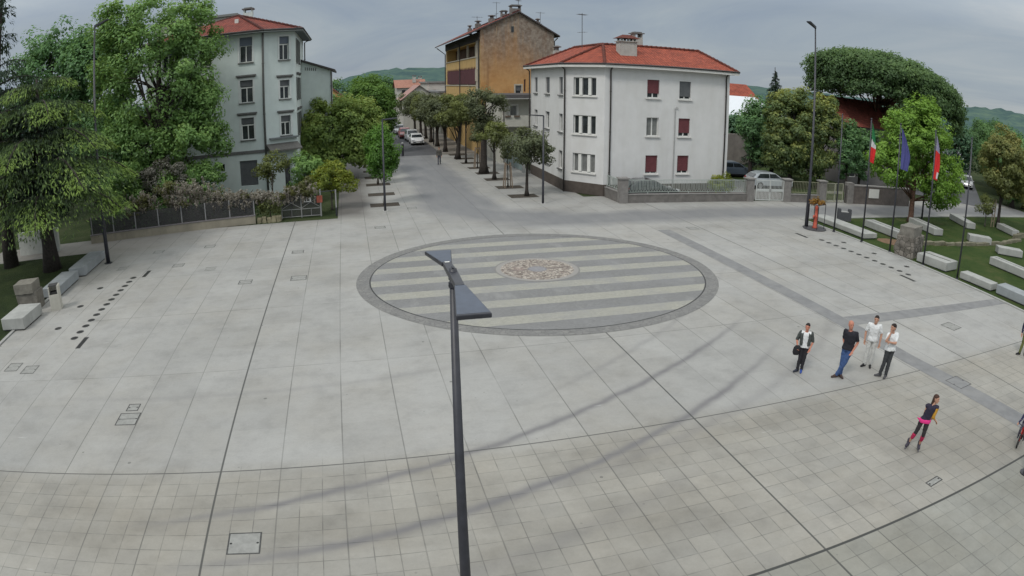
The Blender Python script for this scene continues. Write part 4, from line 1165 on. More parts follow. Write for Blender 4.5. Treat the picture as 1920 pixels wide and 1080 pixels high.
# ----------------------------------------------------------------------------- big trees behind the garden
tree('lime_tree', 'very tall loose lime tree covering the side of the pale green house', (-13.9, 47.6, 0), 14.5, 0.42,
     [(0, 0, 10.5, 4.5, 3.6, 6.6, 110), (-2.4, 0.3, 5.4, 3.6, 3.2, 3.1, 52), (2.4, 0, 4.6, 2.6, 2.8, 3.2, 46), (-4.0, 0.5, 10.5, 2.0, 2.0, 5.0, 36), (2.9, 0.4, 11.8, 1.9, 2.0, 4.6, 36), (3.2, 0, 7.2, 1.7, 2.0, 2.4, 26), (-3.7, 0.4, 14.6, 1.7, 1.8, 2.4, 30)],
     0.95, 170, 0.25, L_LIME, B_DARK, nlimb=40, split=0.25, taper=0.2)
tree('broadleaf_tree', 'dark rounded tree with a domed top behind the drooping cedar', (-29.5, 60, 0), 15, 0.5,
     [(0, 0, 12.0, 5.2, 4.2, 6.0, 120), (-3, 0, 7.0, 4.4, 3.5, 4.4, 60)], 1.3, 120, 0.38, L_DARK, B_DARK, nlimb=12)
tree('broadleaf_tree', 'dark tree with ragged crown between the domed tree and the tall lime', (-23.4, 57.5, 0), 14, 0.45,
     [(0, 0, 11.0, 3.9, 3.4, 5.6, 100), (0.8, 0, 5.6, 4.2, 3.0, 4.0, 70)], 1.15, 120, 0.36, L_DARK, B_DARK, nlimb=12)
tree('broadleaf_tree', 'dark tree seen low between the cedar trunks at the picture edge', (-33, 48, 0), 12, 0.45,
     [(0, 0, 9.5, 5, 4, 5.2, 70), (2, 0, 4.4, 4, 3.5, 3.4, 36)], 1.4, 90, 0.42, L_DARK, B_DARK, nlimb=10)
tree('broadleaf_tree', 'mid-green bushy tree low behind the wisteria fence and cedar', (-19.2, 49.5, 0), 5, 0.25,
     [(0, 0, 4.6, 3.4, 2.4, 3.4, 60), (2.6, -1, 3.2, 2.4, 2.0, 2.2, 32)], 0.9, 120, 0.28, L_DARK, B_DARK, nlimb=8)

# ----------------------------------------------------------------------------- cedars: drooping boughs on a thick trunk
def conifer(name, label, loc, h, r, boughs, lmat, barkm, cat='tree', leaf=0.30, per=420, droop=0.22, tw=0.9, thick=0.35, tip=0.75, hump=0.12, t0=0.25, fall=0.55):
    root = thing(name, label, cat, loc)
    mb = MB()
    pts = [(0.05*math.sin(k*1.3), 0.05*math.cos(k*1.7), h*k/8) for k in range(9)]
    mb.tube(pts, [r*(1.25 if k == 0 else 1 - 0.85*k/8) for k in range(9)], 12)
    Ps, Ns, Ts, Us = [], [], [], []
    for (z, az, L) in boughs:
        ca, sa = math.cos(az), math.sin(az)
        spine = []
        for k in range(7):
            t = k/6
            spine.append(Vector((ca*L*t, sa*L*t, z + hump*L*math.sin(t*2.5) - droop*L*t*t)))
        mb.tube(spine, [0.055*L*0.35*(1-0.85*k/6)+0.008 for k in range(7)], 5)
        n = int(per*L/4)
        t = RNG.uniform(0.12, 1.0, n)**0.8
        lat = RNG.normal(size=n) * tw * (0.25 + 0.75*np.sin(np.clip(t,0,1)*math.pi*0.82+0.25)) * L/4
        base = np.array([[ca*L*q, sa*L*q, z + hump*L*math.sin(q*2.5) - droop*L*q*q] for q in t])
        side = np.array([-sa, ca, 0.0])
        hang = -np.abs(RNG.exponential(thick, n)) * (0.35 + 0.65*t)
        p = base + lat[:, None]*side
        p[:, 2] += hang - 0.10*lat*lat/ max(0.3, tw)
        Ps.append(p)
        d = np.array([ca, sa, 0.0])
        Us.append(np.tile(d*0.35, (n, 1)) + np.sign(lat)[:, None]*side*0.25 + np.array([0, 0, -0.9])*(0.3+0.9*np.clip(-hang/thick, 0, 1))[:, None] + RNG.normal(size=(n, 3))*0.22)
        Ns.append(np.array([0, 0, 0.9]) + d*0.7 + RNG.normal(size=(n, 3))*0.5)
        Ts.append(0.02 + tip*np.clip((t-t0)/(1-t0), 0, 1)*np.exp(hang*fall/thick) + RNG.normal(size=n)*0.06)
    mb.build('trunk', barkm, root, smooth=True)
    leaf_object('crown', np.concatenate(Ps), np.concatenate(Ns), leaf, 0.26, np.concatenate(Ts), lmat, root, up=np.concatenate(Us))
    return root
# big fanned boughs in tiers; tips light, heart of the tree dark
CED = [(10.2, -0.3, 3.0), (10.0, -1.7, 3.2), (10.1, 2.2, 2.6),
       (8.7, -0.95, 4.8), (8.5, 0.15, 4.2), (8.6, -2.1, 4.6), (8.4, 1.6, 3.8), (8.5, -3.1, 4.0),
       (6.9, -0.45, 5.4), (6.7, -1.45, 5.6), (6.9, -2.5, 5.0), (6.6, 0.7, 5.0), (6.7, 2.6, 4.4),
       (5.2, -0.75, 6.8), (5.0, 0.2, 6.0), (5.1, -1.9, 5.6), (4.9, -2.9, 4.8), (5.0, 1.4, 4.8),
       (3.6, -1.2, 5.8), (3.5, -0.2, 5.8), (3.6, -2.2, 4.6), (3.4, 0.9, 5.0)]
ced = conifer('cedar_tree', 'drooping cedar with light green hanging tips above the concrete bench', (-17.9, 34.3, 0), 10.8, 0.52, CED, L_CEDAR, B_DARK, per=1300, leaf=0.25, droop=0.20, tw=0.95, thick=0.22, tip=1.15, hump=0.22, t0=0.46, fall=1.0)
core = lobe_clusters([(0, 0, 6.6, 2.6, 2.6, 3.6, 60), (0, 0, 4.2, 3.0, 3.0, 1.6, 36)], 0.8, 0.4)
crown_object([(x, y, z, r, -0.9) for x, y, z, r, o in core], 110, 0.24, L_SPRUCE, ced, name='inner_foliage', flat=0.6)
bl = []
for k in range(64):
    z = 4.5 + 14.5*k/63; Lb = (1 - (z-4.5)/17.5)*4.8
    bl.append((z, k*2.4, Lb*RNG.uniform(0.55, 1.25)))
bl = bl[:34] + bl[34::2]
conifer('spruce_tree', 'tall dark conifer with hanging twigs leaning in at the picture edge', (-22.3, 36.4, 0), 20, 0.48, bl, L_SPRUCE, B_DARK, per=300, leaf=0.34, droop=0.10, tw=0.55, thick=0.5, tip=0.55)

# ----------------------------------------------------------------------------- garden in front of the pale green house
tree('bush_tree', 'small olive-yellow garden tree in front of the pale green house door', (-5.5, 46.4, 0), 2.6, 0.08, [(0, 0, 3.0, 1.15, 1.0, 1.0, 24)], 0.45, 110, 0.16, L_OLIVEY, nlimb=8)
tree('golden_shrub', 'golden-yellow leafy shrub rising behind the metal garden gate', (-1.3, 44.6, 0), 1.6, 0.07, [(0, 0, 2.2, 1.35, 1.1, 1.0, 34), (0.8, 0, 1.7, 0.9, 0.8, 0.7, 12)], 0.42, 120, 0.15, L_YSHRUB, nlimb=8, cat='shrub')
tree('green_shrub', 'mid-green shrub between the golden shrub and the green house corner', (-3.1, 48.5, 0), 2.0, 0.08, [(0, 0, 2.0, 1.5, 1.3, 1.7, 40)], 0.5, 110, 0.18, L_LIME, nlimb=8, cat='shrub')
tree('garden_tree', 'large bronze-green tree with broad crown beside the pale green house', (-1.0, 60.5, 0), 5.6, 0.34,
     [(0, 0, 4.7, 4.1, 3.4, 2.9, 110), (-2.2, -0.5, 3.0, 2.4, 2.2, 2.2, 44), (2.2, -0.3, 3.4, 2.1, 2.2, 2.4, 44), (0, -1.5, 2.2, 2.6, 1.6, 1.6, 30)], 0.8, 160, 0.27, L_BROWN, B_DARK, nlimb=24, split=0.3)

# ----------------------------------------------------------------------------- trees on the garden side of the street
def hornbeam(label, y, x=2.3, h=5.2, w=0.98, lm=None, n=60, z0=1.55):
    zc = (h+z0)/2
    return tree('hornbeam_tree', label, (x, y, 0), h*0.92, 0.07, [(0, 0, zc+0.1, w, w, (h-z0)/2, n), (0, 0, zc-0.5, w*0.95, w*0.95, (h-z0)/2*0.7, n//3)], 0.42, 120, 0.17, lm or L_HORN, group='young trees in pits on the garden side of the street', nlimb=14, shell=0.35, split=0.3, flat=1.0)
hornbeam('narrow fresh-green street tree whose pit adjoins the open plaza near the mosaic', 45.1)
hornbeam('fresh-green street tree in the pit two behind the first garden-side one', 54.6, h=5.0, w=1.0)
hornbeam('fresh-green street tree partly hidden by the bronze-green garden tree crown', 62.9, h=5.4, w=1.2)
tree('street_tree', 'large bright green street tree beside the bollard end of the paving', (3.3, 79.5, 0), 6.8, 0.22, [(0, 0, 5.4, 2.5, 2.4, 3.3, 70), (1.2, 0, 3.9, 1.7, 1.6, 1.8, 24)], 0.8, 120, 0.28, L_STREETG, B_DARK, nlimb=14)
tree('street_tree', 'bright green street tree behind the bollard, farther along the garden side', (3.0, 92, 0), 7.6, 0.22, [(0, 0, 6.0, 3.0, 2.8, 3.6, 70)], 1.0, 100, 0.34, L_STREETG, B_DARK, nlimb=10)
tree('street_tree', 'fresh green crown leaning over the parked cars down the street', (3.2, 106, 0), 7.4, 0.22, [(0, 0, 6.0, 3.0, 3.0, 3.4, 60)], 1.1, 80, 0.40, L_STREETG, B_DARK, nlimb=8)
for i, (x, y, h, w, lb) in enumerate([(-3, 140, 9.6, 5.5, 'wide pale-green tree in front of the wooded hill'), (4.5, 150, 10.3, 5.0, 'tallest pale-green tree below the hill ridge'), (-9, 150, 9.0, 5.0, 'pale-green tree against the green house wing and hill'), (8.6, 165, 10.4, 4.8, 'pale-green tree touching the distant orange-roofed house'), (-2.5, 118, 6.6, 4.2, 'lower green tree above the bronze crown down the street')]):
    tree('far_tree', lb, (x, y, 0), h*0.75, 0.3, [(0, 0, h*0.6, w, w*0.8, h*0.4, 60)], 1.5, 60, 0.62, L_FAR, B_DARK, nlimb=6, group='distant trees below the hill')

# ----------------------------------------------------------------------------- trees on the house side of the street
GR = 'olive street trees along the white house side'
tree('street_tree', 'dark olive round-crowned street tree just before the white house corner bay', (12.5, 45.8, 0), 3.4, 0.13, [(0, 0, 3.6, 1.75, 1.65, 1.25, 46), (0.9, 0, 3.1, 1.1, 1.1, 0.8, 14)], 0.5, 120, 0.17, L_OLIVE, B_DARK, GR, nlimb=16, split=0.6)
tree('street_tree', 'yellow-olive small street tree with compact crown, second full tree from the corner', (12.0, 54.3, 0), 3.4, 0.15, [(0, 0, 3.75, 1.4, 1.35, 1.0, 34)], 0.48, 120, 0.17, L_OLIVEY, B_DARK, GR, nlimb=12, split=0.6)
tree('street_tree', 'tall thick-trunked street tree with dark high crown before the balcony house', (11.9, 58.2, 0), 6.2, 0.33, [(0, 0, 6.1, 1.9, 1.9, 1.75, 48), (0.3, 0, 4.2, 1.1, 1.1, 0.9, 14)], 0.6, 110, 0.20, L_OLIVE, B_DARK, GR, nlimb=18, split=0.5, taper=0.55)
tree('street_tree', 'slender street tree with forked thin trunk between two stout ones', (11.7, 66.1, 0), 4.6, 0.10, [(0, 0, 5.2, 1.5, 1.5, 1.5, 30)], 0.55, 100, 0.20, L_OLIVEY, B_DARK, GR, nlimb=10)
tree('street_tree', 'stout leaning street tree with a broad yellow-olive crown before the ochre wall', (11.5, 70.1, 0), 5.2, 0.26, [(0, 0, 5.2, 2.0, 2.0, 1.9, 48), (-1.3, 0, 4.2, 1.2, 1.2, 0.9, 14)], 0.6, 110, 0.22, L_OLIVEY, B_DARK, GR, nlimb=16, lean=(0.5, 0), split=0.3)
for y, h, lm, lb in ((77, 6.6, L_OLIVE, 'dark grey-trunked street tree at the end of the pale paving'), (84, 6.4, L_OLIVE, 'grey-olive street tree just past the end of the paving'), (90.3, 6.7, L_OLIVE, 'grey-olive street tree beside the bonnet of the white parked car'),
                     (96.5, 6.4, L_OLIVEY, 'yellowish street tree beside the red parked car'), (103, 6.6, L_OLIVE, 'grey-olive street tree beside the last white parked car'), (112, 6.5, L_OLIVE, 'small-looking grey-olive tree far down the street'), (122, 6.6, L_OLIVE, 'last clear grey-olive tree at the far end of the row')):
    tree('street_tree', lb, (11.2, y, 0.08 if y > 76 else 0), h*0.8, 0.22, [(0, 0, h*0.74, 2.1, 2.1, h*0.26, 40), (-0.9, 0, h*0.6, 1.5, 1.5, 1.0, 14)], 0.75, 90, 0.28, lm, B_DARK, GR, nlimb=14, split=0.35, taper=0.5)
def sapling(label, y, hs):
    root = thing('staked_sapling', label, 'sapling', (12.1, y, 0), 0, 'staked saplings in the street pits')
    M_ST = mat('pale_wood_stake', (0.22, 0.17, 0.125), 0.85, 0.2, 6)
    for k in range(4):
        a = math.pi/4 + k*math.pi/2
        mb = MB(); mb.tube([(0.42*math.cos(a), 0.42*math.sin(a), 0), (0.25*math.cos(a), 0.25*math.sin(a), hs)], 0.045, 6); mb.build('stake', M_ST, root)
    mb = MB()
    for k in range(4):
        a, b = math.pi/4+k*math.pi/2, math.pi/4+(k+1)*math.pi/2
        mb.tube([(0.27*math.cos(a), 0.27*math.sin(a), hs-0.15), (0.27*math.cos(b), 0.27*math.sin(b), hs-0.15)], 0.03, 5)
    mb.build('crossbar', M_ST, root)
    cl = lobe_clusters([(0, 0, hs+0.9, 0.6, 0.6, 0.8, 14)], 0.3)
    trunk_object(hs+1.2, 0.045, cl, 6, root, B_DARK)
    crown_object(cl, 70, 0.15, L_OLIVE, root)
sapling('sapling held by four wooden stakes beside the dark round-crowned tree', 49.9, 1.95)
sapling('sapling held by four wooden stakes just behind the thick-trunked tree', 62.1, 2.0)

# ----------------------------------------------------------------------------- behind the fence and round the flag lawn
sp = thing('stone_pine', 'huge umbrella-shaped stone pine towering over the red-roofed villa', 'tree', (53.5, 52.6, 0))
cl = []
for i in range(560):
    a = RNG.uniform(0, 2*math.pi); q = math.sqrt(RNG.uniform(0, 1)); xx, yy = q*9.6*math.cos(a), q*8.6*math.sin(a)
    xx += 0.8; yy -= 0.8
    q_ = min(1.0, math.hypot(xx, yy)/10.6); sr = (xx*0.70 - yy*0.71)/9.6
    top = 13.75 - 0.9*q_**2 - 1.9*q_**5 - 1.7*max(0, sr)**1.4 - 0.7*max(0, -sr)**3
    if RNG.uniform() < 0.36: z = top - RNG.uniform(0.6, 2.3)*(1-0.25*q_)
    else: z = top - RNG.uniform(0.0, 0.55)
    cl.append((xx, yy, z, 1.12*RNG.uniform(0.75, 1.25), 0.2 if z < top-0.8 else 0.75))
for i in range(230):
    a = RNG.uniform(0, 2*math.pi); q_ = RNG.uniform(0.62, 1.0); x_, y_ = 0.8+9.5*q_*math.cos(a), -0.8+8.5*q_*math.sin(a); sr = (x_*0.70-y_*0.71)/9.6
    zt = 13.5 - 0.9*q_**2 - 1.9*q_**5 - 1.7*max(0, sr)**1.4 - 0.7*max(0, -sr)**3; zb = 9.5 - 1.2*max(0, sr)
    cl.append((x_, y_, RNG.uniform(zb, max(zb+0.2, zt)), 1.1*RNG.uniform(0.8, 1.2), 0.15))
for i in range(46):
    a = RNG.uniform(0, 2*math.pi); x_, y_ = 0.8+9.2*math.cos(a), -0.8+8.2*math.sin(a); cl.append((x_, y_, 9.4 - 1.4*max(0, (x_*0.70-y_*0.71)/9.6) + RNG.normal()*0.6, 0.9, 0.3))
trunk_object(9.6, 0.55, [c for c in cl if c[2] < 12.6], 30, sp, B_RED, split=0.62, limb_r=0.42, taper=0.6)
crown_object(cl, 125, 0.30, L_PINE, sp, flat=0.72)
bl = [(1.0 + 9.4*k/79, k*2.4, (1 - (k/79))*3.2*RNG.uniform(0.85, 1.15)+0.15) for k in range(80)]
conifer('spruce_tree', 'pointed dark spruce rising from the trees behind the white gate', (39.1, 53.1, 0), 10.8, 0.2, bl, L_SPRUCE, B_DARK, per=420, leaf=0.30, droop=0.2, thick=0.2, tip=0.6)
tree('garden_tree', 'dark green dense tree just beyond the white house wall', (35.0, 50.9, 0), 4.5, 0.25, [(0.6, 0, 4.9, 1.9, 2.0, 2.5, 60), (1.2, 0, 3.2, 1.4, 1.4, 1.3, 20)], 0.75, 120, 0.26, L_DARK, B_DARK, nlimb=10, flat=0.9)
tree('garden_tree', 'mottled yellow-green tree behind the white gate and lawn railing', (36.9, 47.2, 0), 6.5, 0.26, [(0, 0, 5.3, 2.9, 2.4, 3.7, 130), (0.4, -0.5, 2.8, 2.4, 1.8, 1.9, 50), (-1.8, -0.3, 3.6, 1.4, 1.3, 2.2, 30)], 0.65, 140, 0.24, L_MOTT, B_DARK, nlimb=16)
tree('garden_tree', 'mottled green tree behind the tall lamp post and second gate', (40.2, 47.0, 0), 6.2, 0.24, [(0, 0, 5.2, 2.1, 1.9, 3.4, 96), (-0.6, -0.5, 2.8, 1.7, 1.5, 1.8, 36)], 0.62, 140, 0.24, L_MOTT, B_DARK, nlimb=14)
tree('dark_shrub', 'tall dark shrub against the villa wall beside the first flag', (44.6, 46.0, 0), 3.5, 0.16, [(0, 0, 3.5, 1.5, 1.2, 2.4, 60), (1.4, 0, 4.4, 1.0, 0.9, 1.5, 24)], 0.55, 120, 0.22, L_DARK, B_DARK, nlimb=8, cat='shrub')
tree('dark_shrub', 'dark evergreen column between the mottled tree and villa', (42.2, 45.3, 0), 3.4, 0.14, [(0, 0, 3.7, 1.2, 0.9, 3.1, 60)], 0.5, 120, 0.22, L_DARK, B_DARK, nlimb=8, cat='shrub')
tree('golden_bush', 'yellow-green clipped bush behind the railing at the white house corner', (27.0, 42.9, 0), 1.0, 0.05, [(0, 0, 1.05, 1.1, 0.6, 0.75, 40)], 0.3, 110, 0.12, L_YSHRUB, nlimb=6, cat='shrub')
tree('lawn_tree', 'bright yellow-green tree behind the flagpoles on the lawn', (38.6, 33.4, 0), 3.2, 0.24,
     [(0, 0, 5.9, 2.9, 2.6, 3.2, 130), (-2.3, 0.6, 4.0, 1.9, 1.6, 1.9, 46), (2.0, -1.2, 3.4, 2.2, 1.8, 2.2, 54), (0.3, 0, 8.3, 1.5, 1.2, 1.2, 22), (-1.2, 0.6, 7.0, 1.6, 1.4, 1.6, 22)], 0.64, 140, 0.21, L_BRIGHT, B_RED, nlimb=26, split=0.55, taper=0.7)
tree('lawn_tree', 'rusty olive tree on the lawn near the street corner', (48.8, 31.2, 0), 6.0, 0.17, [(0, 0, 5.3, 2.4, 2.2, 3.1, 110), (1.5, -0.4, 4.0, 1.6, 1.5, 1.8, 36)], 0.6, 130, 0.22, L_RUST, B_DARK, nlimb=18, split=0.3)
tree('lawn_tree', 'rusty olive tree cut by the picture edge over the staked trunk', (51.5, 28.6, 0), 5.2, 0.12, [(0, 0, 4.4, 1.9, 1.9, 2.4, 50)], 0.6, 120, 0.22, L_RUST, B_DARK, nlimb=14, split=0.3)
tree('lawn_shrub', 'loose small shrub beside the ladder-like stake on the lawn', (47.0, 31.5, 0), 1.6, 0.06, [(0, 0, 1.7, 1.0, 0.9, 0.9, 20)], 0.4, 80, 0.17, L_OLIVEY, nlimb=8, cat='shrub')
for i, (x, y, h, w, lm, lb) in enumerate([(66.8, 38.8, 7.6, 3.4, L_DARK, 'dark tree behind the rusty lawn tree'), (76.5, 46.2, 8.2, 4.0, L_DARK, 'dark tree directly beside the row of side street cars'), (88.5, 55.5, 9.0, 4.6, L_FARD, 'bluish tree above the parked cars of the side street'),
        (104, 68, 9.5, 5.0, L_FARD, 'farther bluish tree at the bend of the side street'), (128, 86, 10, 5.5, L_FARD, 'last bluish tree closing the side street'), (69.2, 64.5, 8.5, 4.4, L_DARK, 'dark tree next to the stone pine on the villa side of the street'), (89, 80, 9.2, 4.8, L_FARD, 'far dark tree on the villa side of the side street'),
        (113, 99, 10, 5.2, L_FARD, 'very distant bluish tree on the villa side of the side street'), (60, 57, 6.5, 3.2, L_DARK, 'low dark tree beneath the stone pine canopy'), (79, 35.5, 9.0, 4.4, L_FARD, 'bluish tree at the picture edge above the rusty tree'), (93, 45, 10.5, 5.2, L_FARD, 'tall bluish tree at the picture edge under the distant hill'),
        (71.8, 45.9, 7.0, 3.3, L_FAR, 'fresh green tree bordering the side street just past the rusty tree'), (79.5, 52.2, 8.0, 3.8, L_FAR, 'fresh green tree bordering the side street beside the parked cars'), (99.5, 66.8, 9.0, 4.6, L_FAR, 'lighter green tree well along the side street'), (123.5, 85.0, 9.5, 5.4, L_FAR, 'lighter green tree at the far end of the side street'), (64.5, 39.4, 5.6, 2.8, L_FAR, 'low fresh green tree between the bare flagpole and rusty tree'), (76, 57.8, 7.6, 3.4, L_FARD, 'bluish tree on the villa side of the side street bend')]):
    tree('roadside_tree', lb, (x, y, 0), h*0.7, 0.3, [(0, 0, h*0.56, w, w*0.9, h*0.44, 70)], 1.15, 90, 0.40, lm, B_DARK, nlimb=8, group='trees along the side street')
for i, (x, y, h, w, lb) in enumerate([(44, 66, 6.0, 4, 'dark treetops beyond the white metal hall'), (58, 120, 9.5, 6, 'distant dark treetops above the red-roofed house'), (47, 118, 9.0, 6, 'distant dark treetops beside the white house eave'), (70, 118, 10, 6, 'distant dark treetops behind the spruce')]):
    tree('far_tree', lb, (x, y, 0), h*0.7, 0.3, [(0, 0, h*0.55, w, w*0.8, h*0.42, 50)], 1.5, 60, 0.6, L_FARD, B_DARK, nlimb=6)

tree('lilac_shrub', 'greyish lilac shrub behind the wisteria at the foot of the lime tree', (-13.2, 45.0, 0), 2.4, 0.08, [(0, 0, 2.9, 2.0, 1.2, 1.6, 44)], 0.5, 110, 0.17, leaf_mat('lilac_shrub_leaves', (0.07, 0.07, 0.06), (0.16, 0.155, 0.13), (0.28, 0.265, 0.24), clump=1.5), nlimb=8, cat='shrub')
tree('green_bush', 'mid-green bush behind the fence between cedar and lime trunk', (-16.0, 44.5, 0), 2.4, 0.08, [(0, 0, 2.6, 1.8, 1.2, 1.9, 44), (3.6, 0.6, 2.0, 1.6, 1.1, 1.5, 30)], 0.55, 110, 0.19, L_LIME, nlimb=8, cat='shrub')
tree('green_bush', 'leafy bush under the lower branches of the lime tree beside the house', (-10.4, 46.5, 0), 2.0, 0.08, [(0, 0, 2.2, 1.7, 1.2, 1.8, 44)], 0.5, 110, 0.18, L_LIME, nlimb=8, cat='shrub')
# ----------------------------------------------------------------------------- lamps
M_CHAR = mat('charcoal_metal', (0.028, 0.029, 0.037), 0.45, 0.3, 5, metal=0.0, spec=0.5)
M_SLATE = mat('slate_blue_metal', (0.056, 0.070, 0.10), 0.42, 0.16, 9.0, spec=0.5)
M_LENS = mat('lamp_lens', (0.5, 0.5, 0.48), 0.3, 0.05)
lp = thing('plaza_lamp', 'charcoal double-headed lamp post with two tapered flat heads close in front', 'lamp post', (1.15, 7.5, 0))
mb = MB(); mb.tube([(0, 0, 0), (0, 0, 1.2), (0, 0, 5.93)], [0.088, 0.082, 0.044], 20); mb.build('pole', M_CHAR, lp, smooth=True)
mb = MB(); mb.tube([(0, 0, 0), (0, 0, 0.03)], 0.2, 20); mb.build('base_plate', M_CHAR, lp)
mb = MB(); mb.tube([(0, 0, 5.90), (0, 0, 6.03)], [0.058, 0.044], 16); mb.tube([(0, 0, 6.03), (0.01, 0, 6.04)], 0.03, 8)
mb.build('pole_cap', M_CHAR, lp, smooth=True)
def lamp_head(parent, sgn, z0=5.97, name='lamp_head'):
    arm = MB(); arm.add([(-0.055,sgn*0.0,z0-0.05),(0.055,0,z0-0.05),(0.055,0,z0+0.03),(-0.055,0,z0+0.03),(-0.05,sgn*0.50,z0-0.05),(0.05,sgn*0.50,z0-0.05),(0.05,sgn*0.50,z0+0.01),(-0.05,sgn*0.50,z0+0.01)],
                      [(0,1,2,3),(4,7,6,5),(0,4,5,1),(1,5,6,2),(2,6,7,3),(3,7,4,0)])
    arm.build('arm', M_CHAR, parent)
    h = MB()
    yn, yf = sgn*0.48, sgn*1.32
    zn, zf = z0+0.005, z0-0.05
    wn, wf, th = 0.065, 0.185, 0.052
    v = [(-wn,yn,zn-th),(wn,yn,zn-th),(wf,yf,zf-th),(-wf,yf,zf-th),(-wn,yn,zn),(wn,yn,zn),(wf,yf,zf),(-wf,yf,zf)]
    f = [(0,3,2,1),(4,5,6,7),(0,1,5,4),(1,2,6,5),(2,3,7,6),(3,0,4,7)]
    if sgn < 0: f = [q[::-1] for q in f]
    h.add(v, f); hd = h.build(name, M_CHAR, parent, bevel=0.012)
    c = MB(); k = 0.90
    c.poly([(-wn*k, yn+sgn*0.02, zn+0.002), (wn*k, yn+sgn*0.02, zn+0.002), (wf*0.93, yf-sgn*0.03, zf+0.0035), (-wf*0.93, yf-sgn*0.03, zf+0.0035)][::(1 if sgn > 0 else -1)])
    c.build('top_plate', M_SLATE, hd)
    g = MB(); g.poly([(-wn, yn+sgn*0.15, zn-th-0.006), (wn, yn+sgn*0.15, zn-th-0.006), (wf*0.8, yf-sgn*0.08, zf-th-0.003), (-wf*0.8, yf-sgn*0.08, zf-th-0.003)])
    g.build('lens', M_LENS, hd)
    return hd
mb = MB(); mb.tube([(0,0,5.80),(0,0,5.86)], 0.058, 16)
for k in range(4):
    a = k*math.pi/2+0.4; mb.ball((0.057*math.cos(a), 0.057*math.sin(a), 5.83), 0.012, 6)
mb.build('collar', M_CHAR, lp)
h1 = lamp_head(lp, 1); h2 = lamp_head(lp, -1)
mb = MB(); mb.box(-0.030, 0.030, 0.44, 0.475, 5.985, 5.989); mb.build('sticker', mat('white_sticker', (0.6, 0.6, 0.56), 0.6), lp)

def street_lamp(label, loc, rz, h=5.95):
    o = thing('street_lamp', label, 'lamp post', loc, rz, 'slim street lamps along the street')
    m = MB(); m.tube([(0, 0, 0), (0, 0, 1), (0, 0, h)], [0.085, 0.075, 0.05], 10); m.build('pole', M_CHAR, o, smooth=True)
    m = MB(); m.box(-0.16, 0.16, -0.16, 0.16, 0, 0.035); m.build('base_plate', mat('pale_base', (0.42, 0.42, 0.4)), o)
    m = MB()
    m.add([(0.0,-0.05,h-0.05),(0.0,0.05,h-0.05),(0.0,0.05,h+0.04),(0.0,-0.05,h+0.04),(-0.95,-0.16,h+0.03),(-0.95,0.16,h+0.03),(-0.95,0.16,h+0.09),(-0.95,-0.16,h+0.09)],
          [(0,1,2,3),(4,7,6,5),(0,4,5,1),(1,5,6,2),(2,6,7,3),(3,7,4,0)])
    m.build('lamp_head', M_CHAR, o)
    return o
street_lamp('slim street lamp in front of the white house, its head over the road', (12.74*0.9991, 42.5, 0), 0)
street_lamp('slim street lamp beside the narrow fresh-green tree', (2.2, 42.8, 0), math.pi)
street_lamp('slim street lamp far along the row of olive trees', (11.0, 86, 0.09), 0)
street_lamp('slim dark lamp post standing under the bright yellow-green lawn tree', (39.9, 33.3, 0), 1.2)
def tall_lamp(label, loc, rz, h):
    o = thing('tall_lamp', label, 'lamp post', loc, rz)
    m = MB(); m.tube([(0, 0, 0), (0, 0, 2.4), (0, 0, 2.6), (0, 0, h)], [0.125, 0.115, 0.09, 0.045], 12); m.build('pole', M_CHAR, o, smooth=True)
    m = MB(); m.tube([(0, 0, 0), (0, 0, 0.04)], 0.25, 12); m.build('base_plate', M_CHAR, o)
    m = MB()
    m.add([(0.03,-0.06,h-0.14),(0.03,0.06,h-0.14),(0.03,0.06,h+0.02),(0.03,-0.06,h+0.02),(-0.85,-0.16,h+0.16),(-0.85,0.16,h+0.16),(-0.85,0.16,h+0.23),(-0.85,-0.16,h+0.23)],
          [(0,1,2,3),(4,7,6,5),(0,4,5,1),(1,5,6,2),(2,6,7,3),(3,7,4,0)])
    m.build('lamp_head', M_CHAR, o)
    return o
tall_lamp('very tall lamp post at the concrete benches, half lost against the trees', (-14.05, 34.55, 0), math.pi, 13.1)
tall_lamp('very tall lamp post beside the red column in its round frame', (27.3, 32.75, 0), 0.35, 12.75)

# ----------------------------------------------------------------------------- flagpoles and limp flags
def flagpole(label, loc, h=7.35):
    o = thing('flagpole', label, 'flagpole', loc, 0, 'row of dark flagpoles along the lawn edge')
    m = MB(); m.tube([(0, 0, 0), (0, 0, h)], [0.055, 0.038], 10); m.build('pole', M_CHAR, o, smooth=True)
    m = MB(); m.ball((0, 0, h+0.03), 0.055, 8); m.build('finial', M_CHAR, o, smooth=True)
    m = MB(); m.tube([(0, 0, 0), (0, 0, 0.10)], [0.10, 0.08], 10); m.build('foot', M_CHAR, o)
    return o
flagpole('bare flagpole next to the red column in the round frame', (28.44, 31.24, 0))
flagpole('flagpole carrying the green, white and red flag', (28.53, 28.62, 0))
flagpole('flagpole carrying the blue flag', (28.65, 26.2, 0))
flagpole('flagpole carrying the flag that is mostly red', (28.74, 23.43, 0))
flagpole('bare flagpole at the flat slab bench, beyond the mostly red flag', (28.85, 20.78, 0))
def cloth_mat(name, col):
    return mat(name, col, 0.85, 0.12, 2.5)
